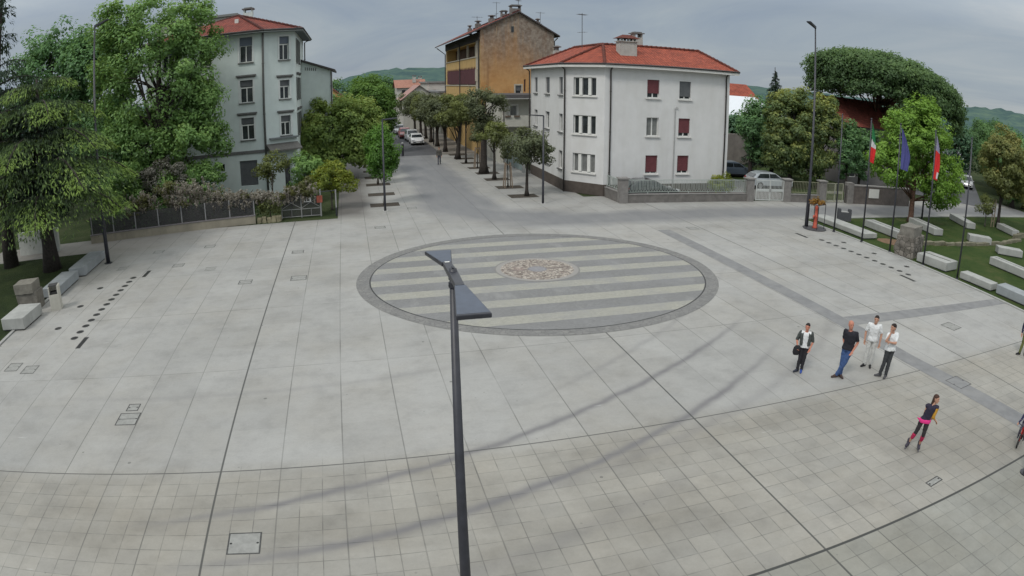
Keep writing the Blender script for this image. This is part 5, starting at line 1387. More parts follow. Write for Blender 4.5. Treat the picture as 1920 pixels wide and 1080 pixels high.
def flag(label, base, ztop, L, W, bands, lean=0.15, sway=0.0):
    """limp flag: cloth hangs in folds from the pole top; bands = [(upto, material index)], mats below"""
    nu, nv = 14, 26
    m = MB(); vs = []
    for j in range(nv+1):
        t = j/nv
        wid = W*(0.25 + 0.75*min(1, t*1.6)) * (1 - 0.18*max(0, t-0.75)*4)
        for i in range(nu+1):
            s = i/nu
            fold = 0.05*math.sin(s*11 + t*2.5)*(0.3+t) + 0.02*math.sin(s*23+t*6)
            vs.append((0.06 + s*wid*0.78 + sway*t + 0.03*math.sin(t*5), -0.02 + fold, -t*L - 0.22*s*(1-t) - 0.10*s*t))
    m.v = vs
    for j in range(nv):
        for i in range(nu):
            a = j*(nu+1)+i
            m.f.append([a, a+1, a+nu+2, a+nu+1]); m.m.append(bands((i+0.5)/nu, (j+0.5)/nv))
    o = m.build('flag', [cloth_mat('flag_green', (0.03, 0.18, 0.07)), cloth_mat('flag_white', (0.55, 0.55, 0.56)), cloth_mat('flag_red', (0.55, 0.03, 0.03)), cloth_mat('flag_blue', (0.07, 0.075, 0.22)), cloth_mat('flag_lilac', (0.28, 0.27, 0.38))], smooth=True)
    o.location = (base[0], base[1], ztop)
    o.rotation_euler = (0, 0, -0.6)
    return tag(o, label, 'flag')
flag('limp flag with green, white and red from top to bottom', (28.53, 28.62), 7.2, 2.35, 0.42, lambda s, t: 0 if t < 0.42+0.1*s else (1 if t < 0.62 else 2))
flag('limp plain blue flag on the middle pole', (28.65, 26.2), 7.2, 2.35, 0.75, lambda s, t: 3, sway=0.12)
flag('limp flag, whitish at the top, red below with a pale patch', (28.74, 23.43), 7.15, 2.35, 0.46, lambda s, t: (4 if t < 0.34 else (1 if (t > 0.80 and s > 0.62 and t < 0.95) else 2)), sway=-0.05)

# ----------------------------------------------------------------------------- concrete benches
def conc(name, col):
    return mat(name, col, 0.85, 0.10, 2.5, bump=0.2, stain=0.7, stain_col=mul(col, 0.55))
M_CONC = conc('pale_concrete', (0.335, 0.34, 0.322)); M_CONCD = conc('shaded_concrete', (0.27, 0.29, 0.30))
GB = 'concrete block benches'
def bench(label, c, size, rz, m=None, slot=True, seat=False):
    o = thing('concrete_bench', label, 'bench', (c[0], c[1], 0), rz, GB)
    w, l, h = size
    mb = MB(); mb.box(-w/2, w/2, -l/2, l/2, 0.06, h); mb.build('block', m or M_CONC, o, bevel=0.025)
    mb = MB(); mb.box(-w/2+0.06, w/2-0.06, -l/2+0.06, l/2-0.06, 0.0, 0.06); mb.build('plinth', mat('dark_gap', (0.06, 0.06, 0.055)), o)
    if slot:
        mb = MB(); mb.box(-w*0.02, w*0.06, -l/2+0.15, l/2-0.15, h+0.001, h+0.005); mb.build('groove', mat('dark_gap', (0.06, 0.06, 0.055)), o)
    return o
bench('concrete bench at the plaza edge just before the stone pedestal', (29.75, 23.15), (1.35, 2.2, 0.52), 0.12)
bench('grooved concrete bench on the lawn behind the stone pedestal', (32.6, 30.5), (0.85, 3.6, 0.5), -0.08)
bench('long low pale block along the plaza edge between first flagpoles', (29.9, 31.9), (1.15, 5.6, 0.36), -0.03, slot=False)
bench('grooved concrete bench under the bright yellow-green tree', (37.6, 30.9), (0.85, 3.6, 0.5), -0.25)
bench('plain concrete bench far up the lawn beside the cross street', (44.4, 32.3), (0.9, 3.6, 0.5), -0.45, slot=False)
bench('short concrete block alone in mid-lawn before the low stone ridge', (39.9, 27.1), (0.85, 1.9, 0.5), 0.9, slot=False)
bench('short concrete block on the near side of the low stone ridge', (39.6, 23.9), (0.85, 2.1, 0.5), 0.9, slot=False)
bench('grooved concrete bench on the near lawn cut by the picture edge', (35.2, 20.8), (0.85, 3.4, 0.5), 0.0)
bench('flat pale slab bench just past the last flagpole', (29.6, 19.7), (0.8, 2.3, 0.4), 0.05, slot=False)
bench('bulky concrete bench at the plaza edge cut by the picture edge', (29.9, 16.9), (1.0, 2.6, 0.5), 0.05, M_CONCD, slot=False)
bench('concrete bench beside the rusty lawn tree', (47.9, 29.4), (0.85, 2.6, 0.5), -0.35)
bench('white block bench alone on the shaded lawn edge below the bin', (-15.35, 25.2), (1.35, 2.0, 0.55), -0.04, M_CONC, slot=False)
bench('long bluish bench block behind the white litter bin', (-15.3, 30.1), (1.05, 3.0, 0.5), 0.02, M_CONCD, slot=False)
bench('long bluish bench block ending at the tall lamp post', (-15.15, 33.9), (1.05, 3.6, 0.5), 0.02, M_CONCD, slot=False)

# stone pedestals
def rough_stone(name, col):
    t = NT(name); co = t.coord()
    v = t.n('ShaderNodeTexVoronoi', feature='DISTANCE_TO_EDGE'); v.inputs['Scale'].default_value = 3.2; t.l(co, v.inputs['Vector'])
    v2 = t.n('ShaderNodeTexVoronoi'); v2.inputs['Scale'].default_value = 3.2; t.l(co, v2.inputs['Vector'])
    sp_ = t.n('ShaderNodeSeparateColor'); t.l(v2.outputs['Color'], sp_.inputs[0])
    c = t.ramp(sp_.outputs[0], [(0, mul(col, 0.7)), (1, mul(col, 1.3))])
    c = t.mix(t.ramp(v.outputs['Distance'], [(0.02, 1.0), (0.06, 0.0)]), c, mul(col, 0.35))
    c = t.mix(1.0, c, t.ramp(t.noise(co, 12, 4, 0.7), [(0.25, 0.8), (0.75, 1.2)]), 'MULTIPLY')
    t.bsdf(c, 0.95, 0, 0.2, v.outputs['Distance'], 0.06, 0.6)
    return t.mat
M_ROUGH = rough_stone('rough_stone', (0.17, 0.155, 0.135))
M_ROUGHB = mat('rough_block', (0.17, 0.16, 0.14), 0.95, 0.25, 4, bump=0.8)
def rough_box(name, x0, x1, y0, y1, z0, z1, m, parent, n=6, amp=0.05, seed=0):
    bm = bmesh.new()
    bmesh.ops.create_cube(bm, size=1.0)
    bmesh.ops.subdivide_edges(bm, edges=bm.edges, cuts=n, use_grid_fill=True)
    for v in bm.verts:
        p = Vector(((x0+x1)/2 + v.co.x*(x1-x0), (y0+y1)/2 + v.co.y*(y1-y0), (z0+z1)/2 + v.co.z*(z1-z0)))
        d = v.co.normalized()
        p += d * mnoise.noise(p*2.3 + Vector((seed, 0, 0))) * amp * 2
        v.co = p
    me = bpy.data.meshes.new(name); bm.to_mesh(me); bm.free(); me.materials.append(m)
    o = link(bpy.data.objects.new(name, me)); o.parent = parent
    return o
ped = thing('stone_pedestal', 'big rough stone pedestal with a smaller block on top between flagpoles', 'pedestal', (29.6, 25.45, 0), 0.35)
rough_box('base', -0.85, 0.85, -0.62, 0.62, -0.05, 1.16, M_ROUGH, ped, 7, 0.07, 3)
rough_box('cap_block', -0.72, 0.6, -0.5, 0.5, 1.14, 1.74, M_ROUGHB, ped, 5, 0.04, 9)
ped2 = thing('stone_pillar', 'squat brown stone pillar with capped top beside the white litter bin', 'pillar', (-15.75, 27.3, 0), 0.05)
rough_box('base', -0.72, 0.5, -0.45, 0.45, -0.05, 0.85, mat('brown_block', (0.15, 0.14, 0.12), 0.95, 0.2, 4, bump=0.6), ped2, 5, 0.03, 5)
rough_box('cap_block', -0.76, 0.36, -0.5, 0.5, 0.83, 1.28, mat('brown_cap', (0.175, 0.165, 0.14), 0.95, 0.2, 4, bump=0.6), ped2, 4, 0.02, 2)
lb = thing('litter_bin', 'white concrete litter bin with open front slot beside the stone pillar', 'bin', (-14.1, 26.85, 0), 0.25)
M_BIN = conc('white_bin', (0.45, 0.435, 0.38))
mb = MB()
for (x0, x1, y0, y1, z0, z1) in ((-0.27, 0.27, -0.25, 0.25, 0, 0.72), (0.2, 0.27, -0.25, 0.25, 0.72, 1.1), (-0.27, -0.22, -0.25, 0.25, 0.72, 1.05), (-0.22, 0.2, 0.18, 0.25, 0.72, 1.08)):
    mb.box(x0, x1, y0, y1, z0, z1)
mb.build('body', M_BIN, lb)
mb = MB(); mb.box(-0.2, 0.19, -0.18, 0.17, 0.73, 0.82); mb.build('opening', mat('bin_dark', (0.03, 0.03, 0.03)), lb)
mb = MB(); mb.box(-0.25, 0.2, -0.2, 0.25, 1.09, 1.14); mb.build('lid', mat('bin_lid', (0.06, 0.06, 0.06), 0.6), lb)
bd = thing('dark_box', 'dark grey open-topped box at the kerb behind the bare flagpole', 'bin', (31.9, 34.1, 0), -0.45)
mb = MB(); mb.box(-0.5, 0.5, -0.2, 0.2, 0, 0.62); mb.box(-0.5, -0.3, -0.2, 0.2, 0.62, 0.85); mb.box(0.3, 0.5, -0.2, 0.2, 0.62, 0.85); mb.build('body', mat('dark_box', (0.07, 0.072, 0.078), 0.7), bd, bevel=0.01)
mb = MB(); mb.box(-0.29, 0.29, -0.19, 0.19, 0.625, 0.66); mb.build('rim', mat('pale_rim', (0.3, 0.3, 0.29)), bd)
lw = thing('stone_ridge', 'low mossy stone ridge crossing the lawn', 'low wall', (40, 27, 0))
for k in range(14):
    x = 33.6 + k*1.1; y = 27.3 - 0.9*math.sin(k/13*math.pi) + (0.5 if k > 11 else 0)
    rough_box('stone', x-0.6-40, x+0.56-40, y-0.16-27, y+0.16-27, -0.03, 0.2 + 0.03*math.sin(k*2.1) + (0.15 if k > 11 else 0), mat('mossy_stone', (0.16, 0.15, 0.105), 0.95, 0.25, 3, bump=0.5), lw, 3, 0.03, k)

# ----------------------------------------------------------------------------- red column in a round frame
hc = thing('framed_column', 'red-orange column under orange leaves inside a thin dark frame on a round base', 'fountain', (27.55, 32.15, 0), 0.3)
M_REDC = mat('faded_red_iron', (0.42, 0.085, 0.055), 0.6, 0.25, 5, stain=0.5, stain_col=(0.45, 0.2, 0.1))
mb = MB(); mb.lathe([(0.76, 0.0), (0.78, 0.03), (0.74, 0.055), (0.0, 0.056)], (0, 0, 0.005), 36); mb.build('base_disc', mat('dark_grate', (0.055, 0.055, 0.06), 0.6, 0.3, 8), hc)
mb = MB(); mb.lathe([(0.17, 0.05), (0.19, 0.12), (0.13, 0.2), (0.115, 0.75), (0.15, 0.8), (0.10, 0.86), (0.09, 1.25), (0.13, 1.3), (0.10, 1.42), (0.02, 1.55)], (0, 0, 0), 16)
mb.build('column', M_REDC, hc, smooth=True)
mb = MB(); mb.tube([(-0.08, 0, 0.82), (-0.26, 0, 0.86), (-0.32, 0, 0.74)], [0.06, 0.055, 0.04], 8); mb.build('spout', M_REDC, hc, smooth=True)
mb = MB(); mb.tube([(0.06, 0, 1.45), (0.2, 0, 1.3), (0.2, 0, 0.5)], [0.035, 0.03, 0.025], 6); mb.build('handle', mat('rust_iron', (0.22, 0.08, 0.04)), hc, smooth=True)
mb = MB()
for k in range(4):
    a = math.pi/4 + k*math.pi/2; c_, s_ = 0.6*math.cos(a), 0.6*math.sin(a)
    mb.tube([(c_, s_, 0.05), (c_, s_, 1.62)], 0.026, 6)
for k in range(4):
    a, b = math.pi/4+k*math.pi/2, math.pi/4+(k+1)*math.pi/2
    mb.tube([(0.6*math.cos(a), 0.6*math.sin(a), 1.6), (0.6*math.cos(b), 0.6*math.sin(b), 1.6)], 0.024, 6)
mb.build('frame', M_CHAR, hc)
crown_object(lobe_clusters([(0, 0, 1.72, 0.5, 0.45, 0.2, 14)], 0.2), 40, 0.12, L_ORANGE, hc, name='leaves')

# ----------------------------------------------------------------------------- flush floor lights and covers
M_FL = mat('floor_light_glass', (0.045, 0.045, 0.045), 0.3, 0.2); M_FLR = mat('floor_light_ring', (0.10, 0.10, 0.10), 0.5, 0.1, metal=0.4)
fl0 = None
def floor_light(x, y, label, group):
    global fl0
    if fl0 is None:
        o = thing('floor_light', label, 'floor light', (x, y, 0.0), 0, group)
        mb = MB(); mb.disc((0, 0, 0.006), 0.15, 20); mb.build('glass', M_FL, o)
        mb = MB(); mb.ring((0, 0, 0.007), 0.145, 0.175, 20); mb.build('ring', M_FLR, o)
        fl0 = o
        return o
    return dup(fl0, (x, y, 0.0), 0, label, group)
for k in range(13): floor_light(-11.46 + 0.0142*k, 22.85 + 0.675*k, 'round dark floor light in the close row on the bench side with the litter bin', 'close row of floor lights on the litter bin side')
for x, y in ((-12.84, 24.13), (-12.81, 26.92), (-12.73, 29.59)): floor_light(x, y, 'round dark floor light set apart between the close row and the litter bin', 'three spaced floor lights on the litter bin side')
for k in range(12): floor_light(25.9 + 0.022*k, 29.46 - 0.655*k, 'round dark floor light in the close row running parallel to the flagpoles', 'close row of floor lights on the flagpole side')
for x, y in ((27.07, 28.7), (27.29, 26.18), (27.35, 23.49)): floor_light(x, y, 'round dark floor light set apart between the close row and the flagpoles', 'three spaced floor lights on the flagpole side')
def slot_light(label, x, y, rz):
    o = thing('slot_light', label, 'floor light', (x, y, 0), rz)
    mb = MB(); mb.box(-0.09, 0.09, -0.55, 0.55, -0.01, 0.006); mb.build('glass', M_FL, o)
    mb = MB(); mb.box(-0.11, 0.11, -0.57, 0.57, -0.01, 0.004); mb.build('ring', M_FLR, o)
slot_light('narrow dark slot at the near end of the floor lights by the litter bin', -10.86, 22.3, 0); slot_light('narrow dark slot at the far end of the floor lights by the litter bin', -10.7, 31.5, 0)
slot_light('narrow dark slot at the far end of the flagpole floor lights', 25.3, 30.7, 0); slot_light('narrow dark slot at the near end of the flagpole floor lights', 25.55, 21.75, 0)
M_COVF = mat('cover_frame', (0.06, 0.06, 0.058), 0.7, 0.3, 9); M_COVL = mat('cover_lid', (0.25, 0.25, 0.235), 0.8, 0.2, 5)
def cover(label, x, y, w, l, rz=0.0, split=False, partial=False, lid=None):
    o = thing('access_cover', label, 'manhole cover', (x, y, 0), rz)
    f = 0.032
    mb = MB(); z = 0.0055
    for (a, b, c, d_) in ((-w/2, w/2, -l/2, -l/2+f), (-w/2, w/2, l/2-f, l/2), (-w/2, -w/2+f, -l/2+f, l/2-f), (w/2-f, w/2, -l/2+f, l/2-f)) [:2 if partial else 4]:
        mb.poly([(a, c, z), (b, c, z), (b, d_, z), (a, d_, z)])
    if split: mb.poly([(-w/2+f, -0.012, z), (w/2-f, -0.012, z), (w/2-f, 0.012, z), (-w/2+f, 0.012, z)])
    mb.build('frame', M_COVF, o)
    mb = MB(); mb.poly([(-w/2+f, -l/2+f, 0.0035), (w/2-f, -l/2+f, 0.0035), (w/2-f, l/2-f, 0.0035), (-w/2+f, l/2-f, 0.0035)]); mb.build('lid', lid or M_COVL, o)
    for sx_ in (-1, 1):
        mb = MB(); mb.disc((sx_*(w/2-0.07), 0, 0.0062), 0.028, 10); mb.build('lift_hole', mat('lift_hole', (0.02, 0.02, 0.02)), o)
    return o
cover('dark-framed square cover among the small tiles near the double-headed lamp post', -2.77, 10.37, 0.70, 0.70)
cover('dark-framed double cover in the large slabs, below a smaller cover', -6.88, 15.99, 0.68, 0.72, 0, True)
cover('small thin-framed cover touching the double cover', -6.9, 16.7, 0.40, 0.44)
cover('outer one of the paired covers near the shaded lawn', -13.3, 20.2, 0.66, 0.74); cover('inner one of the paired covers near the shaded lawn', -12.33, 19.9, 0.66, 0.70)
cover('cover lying in the dark granite band behind the girl', 17.75, 11.75, 0.75, 0.75, 0.1, lid=M_STRIP)
cover('square cover beyond the group of people near the cross band', 22.1, 15.75, 0.75, 0.75, 0.15)
cover('cover in the slabs between the mosaic and floor lights, close to the mosaic', -2.55, 28.6, 0.72, 0.72)
for i, (x, y, lb_) in enumerate([(-5.0, 28.6, 'cover beside the dark slab joint, level with the mosaic edge'), (-2.9, 33.4, 'faint cover behind the one close to the mosaic'), (-9.2, 32.6, 'cover beside the far slot light'), (-7.2, 31.4, 'small cover in the middle of the far slabs'), (-8.2, 36.3, 'cover close to the low garden wall'), (-11.3, 36.1, 'faint cover near the tall lamp post'), (-12.6, 33.0, 'faint cover before the bluish bench'), (1.6, 37.9, 'faint thin cover before the first tree pit'), (19.2, 33.5, 'small cover where the granite band meets the lane'), (4.0, 43.3, 'thin-framed cover beside the road joint')]):
    cover(lb_, x, y, 0.62, 0.62, 0, False, i in (3, 6))
cover('thin-framed cover on the dark slab line in the corner', 12.25, 7.95, 0.55, 0.22, 0.12)

# ----------------------------------------------------------------------------- garden fence with wisteria
gw = thing('garden_fence', 'dark mesh garden fence on a low beige wall along the plaza edge', 'fence', (-11, 41.3, 0))
M_BEIGE = mat('beige_wall', (0.27, 0.245, 0.19), 0.9, 0.15, 2, stain=0.6, stain_col=(0.12, 0.11, 0.09))
mb = MB(); a, b = Vector((-17.5, 40.3)), Vector((-6.2, 41.72)); M, L = wallM(a, b); mb.M = M
mb.box(0, L, 0, 0.28, 0, 0.5); mb.build('low_wall', M_BEIGE, gw, world=True)
mb = MB(M); mb.box(-0.02, L+0.02, -0.03, 0.31, 0.5, 0.56); mb.build('coping', mat('grey_coping', (0.16, 0.15, 0.15), 0.9, 0.15), gw, world=True)
def mesh_mat():
    t = NT('fence_mesh'); co = t.coord()
    s = t.n('ShaderNodeSeparateXYZ'); t.l(co, s.inputs[0])
    f = t.math('MAXIMUM', line_mask(t, s.outputs[0], 0.06, 0, 0.012, 0.006), line_mask(t, s.outputs[2], 0.06, 0, 0.012, 0.006))
    d = t.n('ShaderNodeBsdfPrincipled'); d.inputs['Base Color'].default_value = (0.035, 0.034, 0.034, 1); d.inputs['Roughness'].default_value = 0.6
    tr = t.n('ShaderNodeBsdfTransparent'); m = t.n('ShaderNodeMixShader'); t.l(t.math('ADD', t.math('MULTIPLY', f, 0.6), 0.35), m.inputs[0]); t.l(tr.outputs[0], m.inputs[1]); t.l(d.outputs[0], m.inputs[2])
    o = t.n('ShaderNodeOutputMaterial'); t.l(m.outputs[0], o.inputs[0])
    return t.mat
M_MESH = mesh_mat()
mb = MB(M); mb.poly([(0, 0.14, 0.56), (L, 0.14, 0.56), (L, 0.14, 1.62), (0, 0.14, 1.62)]); mb.build('mesh_panel', M_MESH, gw, world=True)
M_POST = mat('grey_post', (0.22, 0.22, 0.22), 0.6, 0.1)
for k in range(8):
    mb = MB(M); x = L - 0.05 - k*1.6; mb.box(x-0.035, x+0.035, 0.10, 0.17, 0.56, 1.66); mb.build('post', M_POST, gw, world=True)
hg = thing('dark_hedge', 'dark dense hedge just behind the mesh garden fence', 'hedge', (-11, 42, 0))
cl = []
for k in range(120):
    q = RNG.uniform(0, 1); p = a.lerp(b, q); cl.append((p.x+11 - 0.09, p.y+0.75+RNG.uniform(-0.25, 0.35)-42, RNG.uniform(0.15, 1.55), 0.42, RNG.uniform(-0.6, 0.1)))
crown_object(cl, 90, 0.17, L_DARK, hg, name='foliage')
mb = MB()
for k in range(16):
    p = a.lerp(b, (k+0.5)/16); mb.tube([(p.x+11-0.09, p.y+0.85-42, 0), (p.x+11, p.y+0.8-42, 1.3)], [0.04, 0.02], 5)
mb.build('stem', B_DARK, hg)
wi = thing('wisteria', 'wisteria with pale lilac-grey hanging blossoms draped over the garden fence', 'climber', (-8, 42.2, 0))
cb_, cg_ = [], []
for k in range(175):
    x = RNG.uniform(-15.0, -2.6); yb = 40.4 + (x+17.5)*0.126
    hmax = 2.4 + 0.7*math.sin((x+14)*0.55)
    z = RNG.uniform(1.35, hmax)
    (cb_ if RNG.uniform() < (0.8 if -11.5 < x < -4 else 0.4) else cg_).append((x+8, yb+0.35+RNG.uniform(-0.3, 0.5)-42.2, z, RNG.uniform(0.25, 0.45), RNG.uniform(-0.3, 0.5)))
crown_object(cg_, 110, 0.15, L_WISTG, wi, name='foliage')
Ps, Ns, Ts, Us = [], [], [], []
for (x, y, z, r, o) in cb_:
    for q in range(7):
        px_, py_ = x+RNG.normal()*r*0.8, y+RNG.normal()*r*0.5; zl_ = RNG.uniform(0.22, 0.5); n = 26
        t = RNG.uniform(0, 1, n); rad = 0.07*(1-t*0.8)
        Ps.append(np.stack([px_+RNG.normal(size=n)*rad, py_+RNG.normal(size=n)*rad, z+RNG.uniform(-0.15, 0.35)-t*zl_], 1))
        Ns.append(RNG.normal(size=(n, 3))+np.array([0, -0.8, 0.5])); Ts.append(0.45+0.3*RNG.normal(size=n)*0.4+0.15*o-0.25*t); Us.append(RNG.normal(size=(n, 3))*0.5+np.array([0, 0, -1]))
leaf_object('blossom', np.concatenate(Ps), np.concatenate(Ns), 0.10, 0.7, np.concatenate(Ts), L_WIST, wi, up=np.concatenate(Us))
for x in (-12.5, -9.4, -6.6, -4.0):
    yb = 40.4 + (x+17.5)*0.126 + 0.55; mb = MB(); mb.tube([(x+8, yb-42.2, 0), (x+8.15, yb+0.05-42.2, 0.8), (x+7.9, yb-42.2, 1.6), (x+8.3, yb-42.2, 2.1)], [0.07, 0.055, 0.05, 0.02], 6); mb.build('stem', bark(), wi)
# rockery and shrub between wall end and gate
tree('gate_shrub', 'green shrub on stones between the fence end and garden gate', (-5.3, 42.5, 0), 0.9, 0.05, [(0, 0, 1.0, 0.75, 0.5, 0.75, 26)], 0.33, 100, 0.13, L_OLIVEY, nlimb=6, cat='shrub')
rk = thing('rock_edging', 'mossy stones edging the shrub beside the garden gate', 'stones', (-5.4, 42.0, 0))
for k in range(5): rough_box('stone', -0.72+k*0.32, -0.44+k*0.32, -0.18, 0.22, -0.03, 0.3+0.07*math.sin(k*2.3), mat('mossy_beige', (0.22, 0.20, 0.13), 0.95, 0.25, 4, bump=0.6), rk, 3, 0.04, k)
gt = thing('garden_gate', 'grey metal garden gate with diagonal braces and small signs', 'gate', (-3.3, 42.6, 0))
M_GATE = mat('gate_grey', (0.26, 0.26, 0.255), 0.5, 0.1)
mb = MB()
mb.tube([(-1.25, 0, 0), (-1.25, 0, 1.55)], 0.035, 8); mb.tube([(1.32, 0, 0), (1.32, 0, 1.75)], 0.05, 8); mb.tube([(0.05, 0, 0), (0.05, 0, 1.5)], 0.035, 8)
for x0, x1 in ((-1.25, 0.05), (0.05, 1.32)):
    mb.tube([(x0, 0, 0.55), (x1, 0, 0.55)], 0.025, 6); mb.tube([(x0, 0, 0.6), (x1, 0, 1.35)], 0.018, 6); mb.tube([(x0, 0, 1.35), (x1, 0, 0.6)], 0.018, 6); mb.tube([(x0, 0, 0.08), (x1, 0, 0.08)], 0.025, 6)
    mb.tube([((x0+x1)/2, 0, 0.08), ((x0+x1)/2, 0, 0.55)], 0.018, 6)
mb.build('frame', M_GATE, gt)
mb = MB(); mb.box(0.25, 0.72, -0.05, -0.03, 0.98, 1.28); mb.build('notice_sign', mat('white_sign', (0.6, 0.6, 0.58), 0.6), gt)
mb = MB(); mb.box(0.31, 0.40, -0.056, -0.051, 1.03, 1.22); mb.box(0.45, 0.62, -0.056, -0.051, 1.05, 1.16); mb.build('sign_figure', mat('sign_black', (0.03, 0.03, 0.03)), gt)
mb = MB(); mb.box(1.08, 1.45, -0.09, -0.06, 0.9, 1.35); mb.build('red_panel', mat('faded_red_panel', (0.32, 0.09, 0.06), 0.8, 0.2), gt)
mb = MB(); mb.poly([(-1.25, 0.02, 0.1), (1.32, 0.02, 0.1), (1.32, 0.02, 1.4), (-1.25, 0.02, 1.4)]); mb.build('mesh_panel', M_MESH, gt)
ep = thing('fence_post', 'thin pale post with dark foot at the street end of the garden fence', 'post', (-0.97, 42.3, 0))
mb = MB(); mb.tube([(0, 0, 0), (0, 0, 1.7)], 0.045, 8); mb.build('post', M_GATE, ep)
mb = MB(); mb.tube([(0, 0, 0), (0, 0, 0.55)], 0.055, 8); mb.build('foot', M_CHAR, ep); mb = MB(); mb.tube([(-0.95, 0.1, 1.62), (0, 0, 1.64)], 0.025, 6); mb.build('rail', M_CHAR, ep)
ww = MB(); ww.box(-23.0, -19.6, 39.2, 39.45, 0.0, 1.5); tag(ww.build('garden_wall', mat('grey_white_panel', (0.42, 0.43, 0.40), 0.8, 0.1)), 'plain whitish panel wall standing between the two conifer trunks', 'wall')

# ----------------------------------------------------------------------------- white house garden wall, railings, gates
M_GRANW = mat('grey_brown_wall', (0.15, 0.14, 0.13), 0.9, 0.25, 2.5, bump=0.5, stain=0.4, stain_col=(0.09, 0.085, 0.08))
M_RAIL = mat('pale_green_rail', (0.34, 0.38, 0.35), 0.55, 0.06)
def rail_wall(name, label, p0, p1, zw=0.56, ztop=1.6, hairpin=True, step=0.2, cat='fence', pillars=(), zp=1.68, rm=None):
    o = thing(name, label, cat, ((p0[0]+p1[0])/2, (p0[1]+p1[1])/2, 0))
    M, L = wallM(p0, p1)
    mb = MB(M); mb.box(0, L, 0, 0.35, 0, zw); mb.build('base_wall', M_GRANW, o, world=True)
    mb = MB(M); mb.box(-0.02, L+0.02, -0.03, 0.38, zw, zw+0.05); mb.build('coping', mat('coping_pale', (0.22, 0.21, 0.20), 0.9, 0.15), o, world=True)
    mb = MB(M)
    mb.box(0, L, 0.15, 0.19, ztop-0.04, ztop); mb.box(0, L, 0.15, 0.19, zw+0.16, zw+0.20)
    for k in range(int(L/1.6)+1): mb.box(min(L-0.04, k*1.6), min(L-0.04, k*1.6)+0.04, 0.15, 0.19, zw+0.05, zw+0.16)
    mb.build('rail', rm or M_RAIL, o, world=True)
    mb = MB(M); n = int(L/step)
    for k in range(n):
        x = (k+0.5)*L/n
        if hairpin:
            h = step*0.28
            mb.tube([(x-h, 0.17, ztop-0.04), (x-h, 0.17, zw+0.30), (x, 0.17, zw+0.23), (x+h, 0.17, zw+0.30), (x+h, 0.17, ztop-0.04)], 0.016, 5, caps=False)
        else: mb.tube([(x, 0.17, ztop-0.04), (x, 0.17, zw+0.2)], 0.014, 5, caps=False)
    mb.build('grille', rm or M_RAIL, o, world=True)
    for s in pillars:
        mb = MB(M); mb.box(s-0.3, s+0.3, -0.08, 0.46, 0, zp); pl = mb.build('pillar', mat('granite_pillar', (0.19, 0.18, 0.17), 0.9, 0.2, 4, bump=0.5), o, world=True)
        mb = MB(M); mb.box(s-0.38, s+0.38, -0.15, 0.53, zp, zp+0.09); mb.build('pillar_cap', mat('coping_pale', (0.22, 0.21, 0.20)), pl)
    return o
rail_wall('railing_fence', 'pale green hairpin railing on a low stone wall before the white house', (18.5, 41.62), (28.2, 41.22), pillars=(-0.25, 10.0))
rail_wall('railing_fence', 'short railing piece turning back from the stone corner pillar to the white house', (17.9, 44.3), (18.0, 41.9), zw=0.7, step=0.3)
def bar_gate(label, p0, p1, zt, m, groups=2):
    o = thing('gate', label, 'gate', ((p0[0]+p1[0])/2, (p0[1]+p1[1])/2, 0))
    M, L = wallM(p0, p1)
    for g in range(groups):
        x0, x1 = L*g/groups+0.02, L*(g+1)/groups-0.02
        mb = MB(M)
        for x in (x0, x1): mb.box(x-0.03, x+0.03, 0.12, 0.17, 0.06, zt)
        for z in (0.08, 0.82, zt-0.05): mb.box(x0, x1, 0.125, 0.165, z, z+0.05)
        mb.box(x0, x1, 0.135, 0.155, 0.75, 0.95)
        n = int((x1-x0)/0.11)
        for k in range(1, n): mb.box(x0+(x1-x0)*k/n-0.011, x0+(x1-x0)*k/n+0.011, 0.135, 0.158, 0.1, zt-0.03)
        mb.build('leaf', m, o, world=True)
    mb = MB(M); mb.box(L/2-0.08, L/2+0.08, 0.08, 0.12, 0.75, 0.95); mb.build('lock', mat('lock_metal', (0.35, 0.35, 0.34), 0.4, metal=0.5), o, world=True)
    return o
bar_gate('white double-leaf bar gate with the white car behind it', (29.05, 41.15), (31.5, 40.85), 1.62, mat('white_gate', (0.50, 0.52, 0.50), 0.5, 0.05))
rail_wall('railing_fence', 'plain-barred railing on low wall between the two gates', (32.0, 40.85), (34.9, 40.35), hairpin=False, step=0.14, pillars=(-0.18, 3.1), rm=mat('olive_rail', (0.25, 0.25, 0.17), 0.6, 0.1))
bar_gate('narrow pale gate beyond the tall lamp post, standing above a step', (35.5, 40.25), (37.2, 40.05), 1.6, mat('olive_gate', (0.32, 0.32, 0.25), 0.5, 0.1), 2)
nw = thing('boundary_wall', 'dark stone boundary wall with a white notice board behind the flags', 'wall', (40, 39.7, 0))
M, L = wallM((37.6, 40.05), (44.5, 38.9))
mb = MB(M); mb.box(0, L, 0, 0.4, 0, 1.45); mb.build('masonry', mat('brown_wall', (0.115, 0.10, 0.092), 0.9, 0.25, 3, bump=0.5), nw, world=True)
mb = MB(M); mb.box(-0.02, L, -0.04, 0.44, 1.45, 1.54); mb.build('coping', mat('coping_pale', (0.22, 0.21, 0.20)), nw, world=True)
mb = MB(M); mb.box(0, 0.6, -0.10, 0.5, 0, 1.7); mb.build('pillar', mat('granite_pillar', (0.19, 0.18, 0.17)), nw, world=True)
mb = MB(M); mb.box(2.25, 3.35, -0.06, -0.02, 0.55, 1.3); mb.build('notice_board', mat('notice_white', (0.58, 0.58, 0.55), 0.6, 0.05), nw, world=True)
